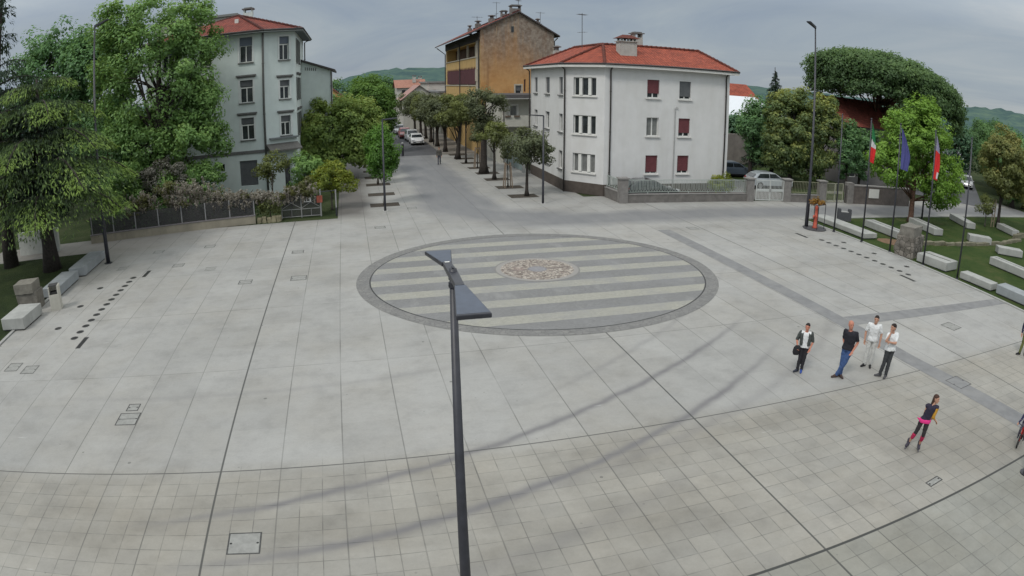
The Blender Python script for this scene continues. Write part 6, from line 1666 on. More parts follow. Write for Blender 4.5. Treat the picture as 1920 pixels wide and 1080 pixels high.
# yard behind the railing
mb = MB(); mb.poly([(18.2, 41.9, 0.004), (34, 41.9, 0.004), (34, 62, 0.004), (18.2, 62, 0.004)]); struct('yard', mb, mat('yard_gravel', (0.17, 0.165, 0.155), 0.95, 0.25, 3))
mb = MB(); mb.poly([(34.0, 42.2, 0.006), (46, 42.2, 0.006), (46, 60, 0.006), (34.0, 60, 0.006)]); struct('yard_lawn', mb, M_LAWN)
pb = thing('mailbox', 'pale letter box on the short railing by the white house corner', 'letter box', (18.35, 43.5, 0))
mb = MB(); mb.box(-0.25, 0.25, -0.12, 0.12, 1.05, 1.5); mb.build('box', mat('pale_grey_box', (0.42, 0.42, 0.41), 0.6), pb); mb = MB(); mb.box(-0.03, 0.03, -0.03, 0.03, 0, 1.05); mb.build('post', M_GATE, pb)
# bollard, ladder stake, far tree guard
bo = thing('bollard', 'dark round-capped bollard where the pale street paving ends', 'bollard', (6.08, 75.2, 0))
mb = MB(); mb.tube([(0, 0, 0), (0, 0, 1.35)], 0.14, 12); mb.build('post', M_CHAR, bo); mb = MB(); mb.ball((0, 0, 1.45), 0.15, 10); mb.build('cap', mat('pale_cap', (0.3, 0.3, 0.3)), bo)
sn = thing('sign_pole', 'thin grey sign pole on the garden-side kerb beyond the bollard', 'sign post', (3.9, 78, 0))
mb = MB(); mb.tube([(0, 0, 0), (0, 0, 2.9)], 0.04, 8); mb.build('pole', M_GATE, sn); mb = MB(); mb.box(-0.25, 0.25, -0.03, -0.005, 2.5, 2.9); mb.build('plate', mat('sign_back', (0.3, 0.3, 0.31), 0.4, metal=0.3), sn)
st = thing('ladder_stake', 'pale wooden ladder-like tree stake beside the rusty tree', 'tree stake', (48.0, 31.3, 0))
mb = MB()
for x in (-0.22, 0.22): mb.tube([(x, 0, 0), (x, 0, 2.3)], 0.05, 6)
for z in (0.5, 1.0, 1.5, 2.0): mb.tube([(-0.22, 0, z), (0.22, 0, z)], 0.035, 6)
mb.build('frame', mat('pale_wood_stake', (0.22, 0.17, 0.125)), st)
st = thing('tree_guard', 'tapered slatted tree guard at the lawn corner by the picture edge', 'tree guard', (51.6, 28.7, 0))
mb = MB()
for k in range(6):
    a_ = k*math.pi/3; mb.tube([(0.42*math.cos(a_), 0.42*math.sin(a_), 0), (0.28*math.cos(a_), 0.28*math.sin(a_), 1.9)], 0.04, 6)
mb.build('frame', mat('grey_wood', (0.16, 0.15, 0.14), 0.9, 0.2), st)
# ----------------------------------------------------------------------------- cars
M_TYRE = mat('tyre_rubber', (0.02, 0.02, 0.02), 0.85, 0.2, 9); M_RIM = mat('alloy_rim', (0.35, 0.35, 0.36), 0.35, 0.1, metal=0.6)
M_CGLASS = glass_mat('car_glass', (0.02, 0.024, 0.028), 0.08)
M_HL = mat('headlight_glass', (0.55, 0.56, 0.58), 0.15, 0.05, spec=0.6); M_TL = mat('tail_light_red', (0.30, 0.02, 0.02), 0.25, 0.1)
M_BLK = mat('black_trim', (0.018, 0.018, 0.02), 0.5, 0.1)
def paint(name, col):
    if name in _MC: return _MC[name]
    t = NT(name)
    b = t.bsdf(t.ramp(t.noise(t.coord(), 1.2, 3), [(0.3, mul(col, 0.93)), (0.7, mul(col, 1.05))]), 0.3, 0.0, 0.5)
    b.inputs['Coat Weight'].default_value = 0.6; b.inputs['Coat Roughness'].default_value = 0.08
    _MC[name] = t.mat
    return t.mat
def car(label, loc, rz, col, pname, suv=0.0, L=4.1, W=1.74, group='parked cars'):
    """x to the side, -y is the front"""
    o = thing('parked_car', label, 'car', loc, rz, group)
    pm = paint(pname, col)
    H = 1.46 + suv*0.2
    k = L/4.1
    prof = [(-2.05, 0.32), (-2.06, 0.55), (-1.98, 0.70), (-1.70, 0.82), (-0.98, 0.95), (-0.25, H-0.08), (0.10, H), (1.05, H-0.02), (1.55, H-0.16), (1.98, 0.98), (2.05, 0.80), (2.04, 0.34)]
    sec = []
    bm = MB()
    rows = [(-1.0, 0.90, 0.05), (-0.93, 0.98, 0.0), (-0.5, 1.0, 0.0), (0, 1.0, 0.0), (0.5, 1.0, 0.0), (0.93, 0.98, 0.0), (1.0, 0.90, 0.05)]
    n = len(prof); vs = []
    for (q, sc, drop) in rows:
        for (y, z) in prof:
            tumble = 1.0 - 0.22*max(0, (z-0.92)/(H-0.92))
            yy = y*k*(sc if abs(q) > 0.9 else 1.0); zz = z - (drop if z > 0.8 else -drop*0.3)
            vs.append((q*W/2*tumble, yy, zz))
    fs = []
    for i in range(len(rows)-1):
        for j in range(n):
            a, b = i*n+j, i*n+(j+1) % n
            fs.append((a, b, b+n, a+n))
    fs.append(tuple(range(n))[::-1]); fs.append(tuple((len(rows)-1)*n+j for j in range(n)))
    bm.add(vs, fs); body = bm.build('body', pm, o)
    b2 = bmesh.new(); b2.from_mesh(body.data); bmesh.ops.recalc_face_normals(b2, faces=b2.faces); b2.to_mesh(body.data); b2.free()
    def X(z, q=1.0): return q*W/2*(1.0 - 0.22*max(0, (z-0.92)/(H-0.92)))
    e = 0.012
    zt, zb = H-0.13, 0.99
    ya, yb = -0.92, -0.32
    g = MB(); g.poly([(-X(zb)*0.86, ya*k-e, zb), (X(zb)*0.86, ya*k-e, zb), (X(zt)*0.86, yb*k-e-0.02, zt), (-X(zt)*0.86, yb*k-e-0.02, zt)]); g.build('windscreen', M_CGLASS, o)
    g = MB(); g.poly([(X(1.03)*0.82, 1.95*k+e, 1.03), (-X(1.03)*0.82, 1.95*k+e, 1.03), (-X(zt)*0.82, 1.60*k+e, zt-0.03), (X(zt)*0.82, 1.60*k+e, zt-0.03)]); g.build('rear_window', M_CGLASS, o)
    for s in (-1, 1):
        for (p, q, r, t) in ((-0.72, -0.22, 0.36, 0.36), (0.42, 0.42, 1.30, 1.62)):
            g = MB(); g.poly([(s*(X(0.99)+e), p*k, 0.99), (s*(X(0.99)+e), t*k, 0.99), (s*(X(zt)+e), r*k, zt), (s*(X(zt)+e), q*k, zt)]); g.build('side_window', M_CGLASS, o)
        g = MB(); g.obox((s*W*0.36, -2.00*k, 0.70), (0.38, 0.12, 0.13)); g.build('headlight', M_HL, o, bevel=0.02)
        g = MB(); g.obox((s*W*0.38, 2.00*k, 0.85), (0.28, 0.10, 0.2)); g.build('tail_light', M_TL, o, bevel=0.02)
        g = MB(); g.obox((s*(W/2+0.07), -0.72*k, 1.0), (0.18, 0.1, 0.12)); g.build('mirror', pm, o, bevel=0.02)
        for y in (-1.28*k, 1.28*k):
            g = MB(); x0 = s*(W/2-0.19); x1 = s*(W/2+0.012)
            g.tube([(x0, y, 0.31), (x1, y, 0.31)], 0.315, 20); w = g.build('wheel', M_TYRE, o)
            g = MB(); g.tube([(x1, y, 0.31), (x1+s*0.006, y, 0.31)], 0.205, 16); g.build('rim', M_RIM, w)
    g = MB(); g.obox((0, -2.055*k, 0.47), (W*0.72, 0.06, 0.13)); g.build('grille', M_BLK, o, bevel=0.01)
    g = MB(); g.obox((0, -2.09*k, 0.42), (0.5, 0.02, 0.11)); g.build('number_plate', mat('blank_plate', (0.6, 0.6, 0.6), 0.5), o)
    g = MB(); g.box(-W/2+0.03, W/2-0.03, -1.9*k, 1.9*k, 0.2, 0.33); g.build('underbody', M_BLK, o)
    return o
WHT, BLU, RED, SIL = (0.62, 0.62, 0.62), (0.09, 0.115, 0.15), (0.22, 0.03, 0.025), (0.36, 0.37, 0.38)
GS, GY, GR2 = 'cars parked along the far street', 'cars in the yard behind the railing', 'cars parked along the side street'
car('white hatchback parked first in the far street, nose towards the plaza', (9.1, 89.3, 0), 0.0, WHT, 'paint_white', group=GS)
car('white taller car parked just behind the first white hatchback', (9.05, 95.0, 0), 0.05, WHT, 'paint_white', suv=0.8, group=GS)
car('dark red car parked between the white cars of the far street', (8.5, 100.8, 0), 0.0, RED, 'paint_red', suv=0.4, group=GS)
car('white car parked last in the far street behind the red one', (8.3, 109.0, 0), 0.0, WHT, 'paint_white', suv=0.5, group=GS)
car('blue-grey car parked at the end wall of the white house', (35.0, 53.6, 0), 1.35, BLU, 'paint_bluegrey', group=GY)
car('white car parked directly behind the white double gate', (34.4, 47.0, 0), 1.45, (0.36, 0.39, 0.41), 'paint_pale', group=GY)
car('black car mostly hidden between railing and white house wall', (20.9, 43.1, 0), math.pi/2+0.02, (0.02, 0.022, 0.025), 'paint_black', group=GY)
dxy = (0.785, 0.62)
for s, c_, nm, lb in ((12, SIL, 'paint_silver', 'silver car first in the side street beside the bare flagpole top'), (19, (0.05, 0.055, 0.06), 'paint_dark', 'dark car second in the side street row'), (26, WHT, 'paint_white', 'white car third in the side street row'), (34, (0.06, 0.06, 0.07), 'paint_dark', 'dark car fourth in the side street row'), (44, WHT, 'paint_white', 'white car fifth in the side street row'), (60, SIL, 'paint_silver', 'silver car last in the side street row')):
    px_, py_ = 60.7 + dxy[0]*s - 0.62*0.9, 42.4 + dxy[1]*s + 0.785*0.9
    car(lb, (px_, py_, 0.006), math.atan2(dxy[1], dxy[0]) + math.pi/2 - math.pi, c_, nm, suv=0.4, group=GR2)
# ----------------------------------------------------------------------------- people
M_SKIN = mat('skin', (0.42, 0.235, 0.165), 0.6, 0.08, 6); M_SKINR = mat('ruddy_skin', (0.44, 0.19, 0.13), 0.6, 0.08, 6)
M_EYE = mat('eye_dark', (0.02, 0.018, 0.016), 0.3)

def capsule(mb, a, b, ra, rb, n=12, mid=None):
    """tapered limb with rounded ends; mid = (t, radius) bulge"""
    a, b = Vector(a), Vector(b); d = (b-a)
    L = max(d.length, 1e-4); d = d/L
    pts, rad = [], []
    for k in (0.02, 0.35, 0.7): pts.append(a - d*ra*math.cos(k*math.pi/2)); rad.append(ra*math.sin(k*math.pi/2))
    pts.append(a); rad.append(ra)
    if mid: pts.append(a.lerp(b, mid[0])); rad.append(mid[1])
    pts.append(b); rad.append(rb)
    for k in (0.7, 0.35, 0.02): pts.append(b + d*rb*math.cos(k*math.pi/2)); rad.append(rb*math.sin(k*math.pi/2))
    mb.tube(pts, rad, n)

def loft(mb, rings, n=18):
    """rings: (center, rx, ry, yaw)"""
    vs = []
    for c, rx, ry, yw in rings:
        cy, sy = math.cos(yw), math.sin(yw)
        for k in range(n):
            t = 2*math.pi*k/n
            ct, st = math.cos(t), math.sin(t)
            x = rx*math.copysign(abs(ct)**0.85, ct); y = ry*math.copysign(abs(st)**0.85, st)
            vs.append((c[0]+x*cy-y*sy, c[1]+x*sy+y*cy, c[2]))
    fs = [(i*n+k, i*n+(k+1) % n, (i+1)*n+(k+1) % n, (i+1)*n+k) for i in range(len(rings)-1) for k in range(n)]
    fs.append(tuple(range(n-1, -1, -1))); fs.append(tuple((len(rings)-1)*n+k for k in range(n)))
    mb.add(vs, fs)

def fuse(mb, name, m, parent, voxel, smooth=2):
    """voxel-fuses the overlapping shapes into ONE continuous skin"""
    me = mb.mesh('tmp', m)
    o = link(bpy.data.objects.new('tmp', me))
    rm = o.modifiers.new('r', 'REMESH'); rm.mode = 'VOXEL'; rm.voxel_size = voxel; rm.adaptivity = 0
    if smooth:
        s = o.modifiers.new('s', 'SMOOTH'); s.factor = 0.5; s.iterations = smooth
    dg = bpy.context.evaluated_depsgraph_get()
    me2 = bpy.data.meshes.new_from_object(o.evaluated_get(dg), depsgraph=dg)
    bpy.data.objects.remove(o); bpy.data.meshes.remove(me)
    me2.name = name; me2.materials.clear(); me2.materials.append(m)
    me2.polygons.foreach_set('use_smooth', [True]*len(me2.polygons)); me2.update()
    if name in ('shirt', 'trousers', 'jacket'):      # cloth folds
        nv = len(me2.vertices); co = np.empty(nv*3); no = np.empty(nv*3)
        me2.vertices.foreach_get('co', co); me2.vertices.foreach_get('normal', no)
        co = co.reshape(-1, 3); no = no.reshape(-1, 3); x, y, z = co.T
        a = 0.0045*np.sin(31*z + 9*x + 3*np.sin(17*y)) * np.sin(19*x + 7*z + 2) + 0.003*np.sin(58*z - 23*y + 4*np.sin(21*x)) + 0.003*np.sin(40*x+29*y)
        me2.vertices.foreach_set('co', (co + no*a[:, None]).reshape(-1)); me2.update()
    r = link(bpy.data.objects.new(name, me2)); r.parent = parent
    return r

def hand_shapes(mb, wr, d, nrm, s, curl=0.5):
    """palm, four unequal bent fingers and a thumb from the side of the palm"""
    d = Vector(d).normalized(); nrm = Vector(nrm); nrm = (nrm - d*nrm.dot(d)).normalized(); side = d.cross(nrm).normalized()
    wr = Vector(wr)
    k = s
    for q in (-0.028, 0.0, 0.028):
        capsule(mb, wr + side*q*0.6*k, wr + d*0.085*k + side*q*k, 0.019*k, 0.017*k, 8)
    for i, (q, L) in enumerate(((-0.034, 0.072), (-0.012, 0.080), (0.011, 0.075), (0.033, 0.058))):
        b = wr + d*0.092*k + side*q*k
        a1 = (d*math.cos(curl*0.5) + nrm*math.sin(curl*0.5)).normalized(); a2 = (d*math.cos(curl*1.4) + nrm*math.sin(curl*1.4)).normalized()
        m_ = b + a1*L*0.5*k
        capsule(mb, b, m_, 0.0095*k, 0.009*k, 7); capsule(mb, m_, m_ + a2*L*0.55*k, 0.009*k, 0.0075*k, 7)
    tb = wr + d*0.03*k - side*0.032*k
    t1 = tb + (d*0.7 - side*0.75 + nrm*0.25).normalized()*0.045*k
    capsule(mb, tb, t1, 0.013*k, 0.0105*k, 7); capsule(mb, t1, t1 + (d*0.9 - side*0.25 + nrm*0.45).normalized()*0.035*k, 0.0105*k, 0.009*k, 7)

def person(label, loc, h, rz, J=None, face=0.0, skin=None, hair=None, hair_style='short', shirt=None, sleeve=0.45, trousers=None, legs_to=1.0, shoes=None, shoe2=None, slim=1.0, curl=0.5, extra=None):
    """joints in metres for a 1.75 m body: x to the viewer's right, y away from the viewer, z up"""
    s = h/1.75
    P = dict(pel=(0,0,0.93), chest=(0,0,1.25), neck=(0,0,1.46), head=(0,-0.01,1.62), shl=(-0.185,0,1.41), shr=(0.185,0,1.41), ell=(-0.245,0.02,1.12), elr=(0.245,0.02,1.12),
             wrl=(-0.25,-0.05,0.87), wrr=(0.25,-0.05,0.87), hil=(-0.088,0,0.90), hir=(0.088,0,0.90), knl=(-0.10,-0.02,0.49), knr=(0.10,-0.02,0.49), anl=(-0.105,0.02,0.085), anr=(0.105,0.02,0.085),
             fl=(-0.2,-1), fr=(0.2,-1), shyaw=0.0, hipyaw=0.0)
    P.update(J or {})
    V = {k: (Vector(v)*s if isinstance(v, tuple) and len(v) == 3 else v) for k, v in P.items()}
    root = thing('person', label, 'person', loc, rz)
    sk = skin or M_SKIN
    w = slim
    def torso(mb, inf=0.0, z0=0, z1=9, skirt=0.0):
        pel, ch, nk = V['pel'], V['chest'], V['neck']; sy, hy = V['shyaw'], V['hipyaw']
        R_ = [(pel+Vector((0,0,-0.06))*s, 0.155, 0.105, hy), (pel+Vector((0,0,0.03))*s, 0.168, 0.115, hy), (pel.lerp(ch, 0.45), 0.142, 0.10, (sy+hy)/2), (ch, 0.165, 0.115, sy), (ch.lerp(nk, 0.45), 0.178, 0.115, sy), (ch.lerp(nk, 0.75), 0.165, 0.095, sy), (nk+Vector((0,0,-0.01))*s, 0.075, 0.065, sy)]
        R_ = R_[z0:min(z1, len(R_))]
        loft(mb, [(c, (a*w+inf)*s, (b*w+inf)*s, y) for c, a, b, y in R_])
    # --- body: one continuous surface
    b = MB()
    torso(b)
    nk, hd = V['neck'], V['head']
    capsule(b, nk+Vector((0,0,-0.03))*s, hd+Vector((0,0.01,-0.06))*s, 0.056*s, 0.052*s)
    fx, fy = math.sin(face), -math.cos(face)              # where the face points
    F = Vector((fx, fy, 0)); S_ = Vector((-fy, fx, 0))
    hc_ = hd + Vector((0,0,0.02))*s
    loft(b, [(hc_+Vector((0,0,z))*s + F*o_*s, a*s, c*s, face) for z, a, c, o_ in ((-0.115, 0.030, 0.035, 0.05), (-0.095, 0.048, 0.062, 0.03), (-0.05, 0.065, 0.088, 0.008), (0.0, 0.074, 0.096, 0), (0.045, 0.076, 0.098, -0.003), (0.085, 0.062, 0.082, -0.006), (0.112, 0.03, 0.042, -0.008))])
    capsule(b, hc_+F*0.088*s+Vector((0,0,0.015))*s, hc_+F*0.112*s+Vector((0,0,-0.03))*s, 0.009*s, 0.015*s, 8)   # nose
    capsule(b, hc_+F*0.082*s+S_*-0.022*s+Vector((0,0,-0.066))*s, hc_+F*0.082*s+S_*0.022*s+Vector((0,0,-0.066))*s, 0.009*s, 0.009*s, 8)  # lips
    for q in (-1, 1):
        capsule(b, hc_+S_*q*0.075*s+Vector((0,0,0.02))*s, hc_+S_*q*0.078*s+Vector((0,0,-0.03))*s, 0.014*s, 0.010*s, 8)  # ears
    for L_, sgn in (('l', -1), ('r', 1)):
        sh, el_, wr = V['sh'+L_], V['el'+L_], V['wr'+L_]
        capsule(b, sh, el_, 0.050*s*w, 0.039*s, mid=(0.4, 0.047*s*w)); capsule(b, el_, wr, 0.039*s, 0.026*s, mid=(0.3, 0.041*s))
        capsule(b, V['chest'].lerp(V['neck'], 0.6)+Vector((0, 0, 0)), sh, 0.075*s, 0.052*s)
        hand_shapes(b, wr, wr-el_, Vector((-sgn*0.6, -0.6, 0.2)), s, curl)
        hp, kn, an = V['hi'+L_], V['kn'+L_], V['an'+L_]
        capsule(b, hp, kn, 0.088*s*w, 0.055*s*w, mid=(0.35, 0.080*s*w)); capsule(b, kn, an, 0.054*s*w, 0.036*s, mid=(0.35, 0.057*s*w))
        f = Vector((*V['f'+L_], 0)).normalized()
        capsule(b, an+Vector((0,0,-0.04))*s, an+f*0.13*s+Vector((0,0,-0.05))*s, 0.036*s, 0.030*s)
    body = fuse(b, 'body', sk, root, 0.0075)
    # eyes
    for q in (-1, 1):
        e = MB(); e.ball(hc_+F*0.089*s+S_*q*0.031*s+Vector((0,0,0.018))*s, 0.0095*s, 8); e.build('eye', M_EYE, root, smooth=True)
    # --- hair
    if hair:
        b = MB()
        hh = [(0.0, 0.070, 0.070, -0.035), (0.04, 0.082, 0.098, -0.014), (0.085, 0.074, 0.092, -0.010), (0.12, 0.045, 0.058, -0.010), (0.132, 0.01, 0.015, -0.01)]
        loft(b, [(hc_+Vector((0,0,z))*s + F*o_*s, a*s, c*s, face) for z, a, c, o_ in hh])
        capsule(b, hc_-F*0.055*s+Vector((0,0,0.03))*s, hc_-F*0.058*s+Vector((0,0,-0.06))*s, 0.062*s, 0.045*s)
        if hair_style == 'long':
            for q in (-1, 0, 1):
                capsule(b, hc_-F*0.045*s+S_*q*0.05*s, hc_-F*0.10*s+S_*q*0.045*s+Vector((0,0,-0.27))*s, 0.055*s, 0.03*s)
        fuse(b, 'hair', hair, root, 0.010, 1)
    # --- clothes
    if trousers:
        b = MB()
        torso(b, 0.012, 0, 3)
        for L_ in 'lr':
            hp, kn, an = V['hi'+L_], V['kn'+L_], V['an'+L_]
            capsule(b, hp, kn, 0.098*s*w, 0.068*s*w, mid=(0.35, 0.090*s*w))
            e_ = kn.lerp(an, legs_to)
            capsule(b, kn, e_, 0.067*s*w, (0.055 if legs_to > 0.9 else 0.060)*s*w, mid=(0.4, 0.067*s*w))
        fuse(b, 'trousers', trousers, root, 0.011)
    if shirt:
        b = MB()
        torso(b, 0.017, 1, 7)
        pel = V['pel']
        loft(b, [(pel+Vector((0,0,-0.02))*s, (0.168*w+0.022)*s, (0.115*w+0.022)*s, V['hipyaw']), (pel+Vector((0,0,0.06))*s, (0.165*w+0.018)*s, (0.112*w+0.018)*s, V['hipyaw'])])
        for L_ in 'lr':
            sh, el_, wr = V['sh'+L_], V['el'+L_], V['wr'+L_]
            capsule(b, V['chest'].lerp(V['neck'], 0.6), sh, 0.086*s, 0.064*s)
            e_ = sh.lerp(el_, min(1, sleeve*1.6)); capsule(b, sh, e_, 0.064*s*w, 0.056*s*w)
            if sleeve > 0.8: capsule(b, el_, el_.lerp(wr, 0.9), 0.054*s, 0.040*s)
        fuse(b, 'shirt', shirt, root, 0.011)
    if shoes:
        for i, L_ in enumerate('lr'):
            b = MB(); an = V['an'+L_]; f = Vector((*V['f'+L_], 0)).normalized()
            sz = Vector((0,0,1))*s
            capsule(b, an-f*0.03*s+sz*-0.005, an-f*0.035*s-sz*0.045, 0.048*s, 0.042*s); capsule(b, an-f*0.03*s-sz*0.045, an+f*0.155*s-sz*0.055, 0.042*s, 0.036*s); capsule(b, an+sz*0.0, an+f*0.10*s-sz*0.04, 0.044*s, 0.036*s)
            o_ = fuse(b, 'shoe', (shoe2 if (shoe2 and i == 1) else shoes), root, 0.009, 1)
    if extra: extra(root, V, s, F, S_)
    return root

C_ = lambda n, c, v=0.12: mat(n, c, 0.85, v, 9)
H_DK = C_('dark_hair', (0.022, 0.017, 0.015), 0.3); H_BR = C_('brown_hair', (0.055, 0.030, 0.022), 0.3)
def azr(x, y): return -math.atan2(x, y)

def x_bag(root, V, s, F, S_):
    b = MB(); w_ = V['wrl']
    loft(b, [(w_+Vector((-0.02,-0.04,-0.30))*s, 0.09*s, 0.06*s, 0.2), (w_+Vector((-0.02,-0.04,-0.2))*s, 0.125*s, 0.075*s, 0.1), (w_+Vector((0,-0.03,-0.05))*s, 0.12*s, 0.07*s, 0), (w_+Vector((0.02,-0.02,0.03))*s, 0.07*s, 0.05*s, 0)])
    fuse(b, 'bundle', C_('black_cloth', (0.016, 0.016, 0.018)), root, 0.012)
    b = MB(); pel, ch, nk = V['pel'], V['chest'], V['neck']
    for q in (-1, 1):
        loft(b, [(pel+Vector((q*0.125,-0.02,0.06))*s, 0.065*s, 0.125*s, 0), (ch+Vector((q*0.135,-0.015,0))*s, 0.062*s, 0.138*s, 0), (ch.lerp(nk, 0.55)+Vector((q*0.13,0,0))*s, 0.065*s, 0.130*s, 0), (nk+Vector((q*0.07,0.01,-0.02))*s, 0.04*s, 0.08*s, 0)])
        capsule(b, V['shl' if q < 0 else 'shr'], V['shl' if q < 0 else 'shr'].lerp(V['ell' if q < 0 else 'elr'], 0.95), 0.068*s, 0.058*s)
    fuse(b, 'jacket', C_('grey_green_cloth', (0.055, 0.062, 0.058)), root, 0.011)
person('person in white shirt and open grey-green jacket holding a black bundle at the hip', (12.72, 14.6, 0), 1.6, azr(12.72, 14.6), dict(ell=(-0.29,0.0,1.14), wrl=(-0.24,-0.14,0.96), elr=(0.27,0.02,1.13), wrr=(0.20,-0.12,0.92), knl=(-0.09,-0.03,0.49), anl=(-0.12,0.0,0.085), knr=(0.05,-0.02,0.49), anr=(0.02,0.03,0.085), fl=(-0.8,-0.8), fr=(0.0,-1), head=(0.01,-0.03,1.61)),
       face=-0.2, skin=M_SKINR, hair=H_DK, shirt=C_('white_cotton', (0.62, 0.63, 0.63)), trousers=C_('black_trousers', (0.022, 0.022, 0.026)), shoes=C_('dark_shoe', (0.03, 0.035, 0.05)), shoe2=C_('blue_shoe', (0.03, 0.07, 0.28)), slim=0.95, extra=x_bag)
person('bald ruddy person in black polo shirt and blue jeans with crossed legs', (13.78, 13.75, 0), 1.86, azr(13.78, 13.75), dict(pel=(0.03,0,0.93), chest=(0.05,0,1.25), neck=(0.03,0,1.46), head=(0.0,-0.02,1.62), shl=(-0.13,0.05,1.41), shr=(0.21,-0.05,1.41), ell=(-0.15,0.12,1.13), wrl=(-0.06,0.06,0.92), elr=(0.29,0.02,1.13), wrr=(0.18,-0.13,0.91), hil=(-0.05,0.02,0.90), hir=(0.11,-0.02,0.90), knl=(-0.07,0.0,0.49), anl=(-0.06,0.06,0.085), knr=(0.0,-0.07,0.49), anr=(-0.17,-0.02,0.085), fl=(0.6,-0.8), fr=(-0.8,-0.6), shyaw=-0.35),
       face=0.45, skin=M_SKINR, hair=None, shirt=C_('black_cotton', (0.018, 0.018, 0.024)), trousers=C_('blue_denim', (0.045, 0.085, 0.20), 0.25), shoes=C_('brown_shoe', (0.06, 0.04, 0.035)), slim=1.04)
person('person in white T-shirt, pale grey trousers and black shoes with arms hanging', (15.28, 14.1, 0), 1.77, azr(15.28, 14.1), dict(ell=(-0.27,0.02,1.13), elr=(0.27,0.02,1.13), wrl=(-0.26,-0.05,0.89), wrr=(0.26,-0.06,0.86), head=(0.02,-0.05,1.60), anl=(-0.12,0.0,0.085), anr=(0.08,0.03,0.085), fl=(-0.7,-0.9), fr=(0.1,-1)),
       face=-0.15, hair=H_DK, shirt=C_('white_cotton', (0.62, 0.63, 0.63)), trousers=C_('pale_grey_trousers', (0.50, 0.50, 0.48)), shoes=C_('black_shoe', (0.018, 0.018, 0.02)), curl=0.7)
def x_print(root, V, s, F, S_):
    b = MB(); c = V['chest'] + Vector((-0.10, -0.108, 0.03))*s
    n = Vector((-0.62, -0.78, 0)).normalized(); t = Vector((0.78, -0.62, 0))
    for (u0, z0, u1, z1) in ((-0.05, 0.05, 0.05, 0.02), (-0.05, 0.05, -0.035, -0.05), (-0.05, -0.05, 0.06, -0.08), (-0.01, -0.01, 0.05, -0.03)):
        b.tube([c+t*u0*s+n*0.034*s+Vector((0,0,z0))*s, c+t*u1*s+n*0.034*s+Vector((0,0,z1))*s], 0.014*s, 5)
    b.build('shirt_print', C_('print_black', (0.02, 0.02, 0.02)), root)
person('person in white T-shirt with black print and dark trousers, hand raised to the face', (15.25, 13.2, 0), 1.80, azr(15.25, 13.2), dict(shl=(-0.12,-0.07,1.41), shr=(0.14,0.08,1.41), ell=(-0.17,-0.24,1.24), wrl=(-0.07,-0.20,1.50), elr=(0.14,-0.12,1.19), wrr=(-0.05,-0.27,1.24), hil=(-0.06,-0.04,0.90), hir=(0.06,0.04,0.90), knl=(-0.10,-0.03,0.50), anl=(-0.17,0.02,0.085), knr=(0.05,0.0,0.49), anr=(0.03,0.03,0.085), fl=(-1,-0.35), fr=(-0.25,-1), shyaw=0.55, hipyaw=0.4, head=(-0.02,-0.03,1.61)),
       face=-0.75, hair=H_DK, shirt=C_('white_cotton', (0.62, 0.63, 0.63)), trousers=C_('dark_grey_trousers', (0.042, 0.045, 0.048)), shoes=C_('grey_shoe', (0.07, 0.07, 0.075)), extra=x_print, curl=0.9)

def skates(root, V, s, F, S_):
    for L_ in 'lr':
        an = V['an'+L_]; f = Vector((*V['f'+L_], 0)).normalized()
        b = MB(); capsule(b, an+Vector((0,0,0.10))*s, an+Vector((0,0,-0.02))*s, 0.056*s, 0.052*s); capsule(b, an+Vector((0,0,-0.03))*s, an+f*0.15*s+Vector((0,0,-0.04))*s, 0.052*s, 0.042*s)
        fuse(b, 'skate_boot', C_('skate_black', (0.05, 0.045, 0.06)), root, 0.010, 1)
        sd = Vector((-f.y, f.x, 0))
        for k in range(4):
            c = an + f*(-0.075+0.075*k)*s + Vector((0, 0, -0.115))*s
            b = MB(); b.tube([c-sd*0.012, c+sd*0.012], 0.036*s, 12); b.build('skate_wheel', C_('skate_grey', (0.12, 0.115, 0.13)), root)
        b = MB(); b.tube([an-f*0.08*s+Vector((0,0,-0.085))*s, an+f*0.15*s+Vector((0,0,-0.085))*s], 0.014*s, 6)
        b.build('skate_frame', C_('skate_grey', (0.12, 0.115, 0.13)), root)
    b = MB(); pel = V['pel']
    loft(b, [(pel+Vector((0,0,-0.05))*s, 0.186*s, 0.138*s, V['hipyaw']), (pel+Vector((0,0,0.01))*s, 0.192*s, 0.142*s, V['hipyaw']), (pel+Vector((0,0,0.06))*s, 0.172*s, 0.125*s, V['hipyaw'])])
    capsule(b, pel+Vector((-0.17,-0.05,0.0))*s, pel+Vector((-0.24,-0.08,0.05))*s, 0.03*s, 0.02*s)
    fuse(b, 'waist_band', C_('hot_pink_cloth', (0.62, 0.035, 0.20)), root, 0.010)
    for L_ in 'lr':
        kn, an = V['kn'+L_], V['an'+L_]
        b = MB(); capsule(b, kn.lerp(an, 0.18), kn.lerp(an, 0.48), 0.070*s, 0.062*s); fuse(b, 'leg_cuff', C_('crimson_cloth', (0.36, 0.02, 0.07)), root, 0.010)
    sh, el_, wr = V['shr'], V['elr'], V['wrr']
    b = MB(); capsule(b, sh+Vector((0,0,-0.02))*s, el_, 0.062*s, 0.054*s); capsule(b, el_, el_.lerp(wr, 0.35), 0.05*s, 0.046*s); fuse(b, 'sleeve', C_('amber_cloth', (0.42, 0.22, 0.03)), root, 0.010)
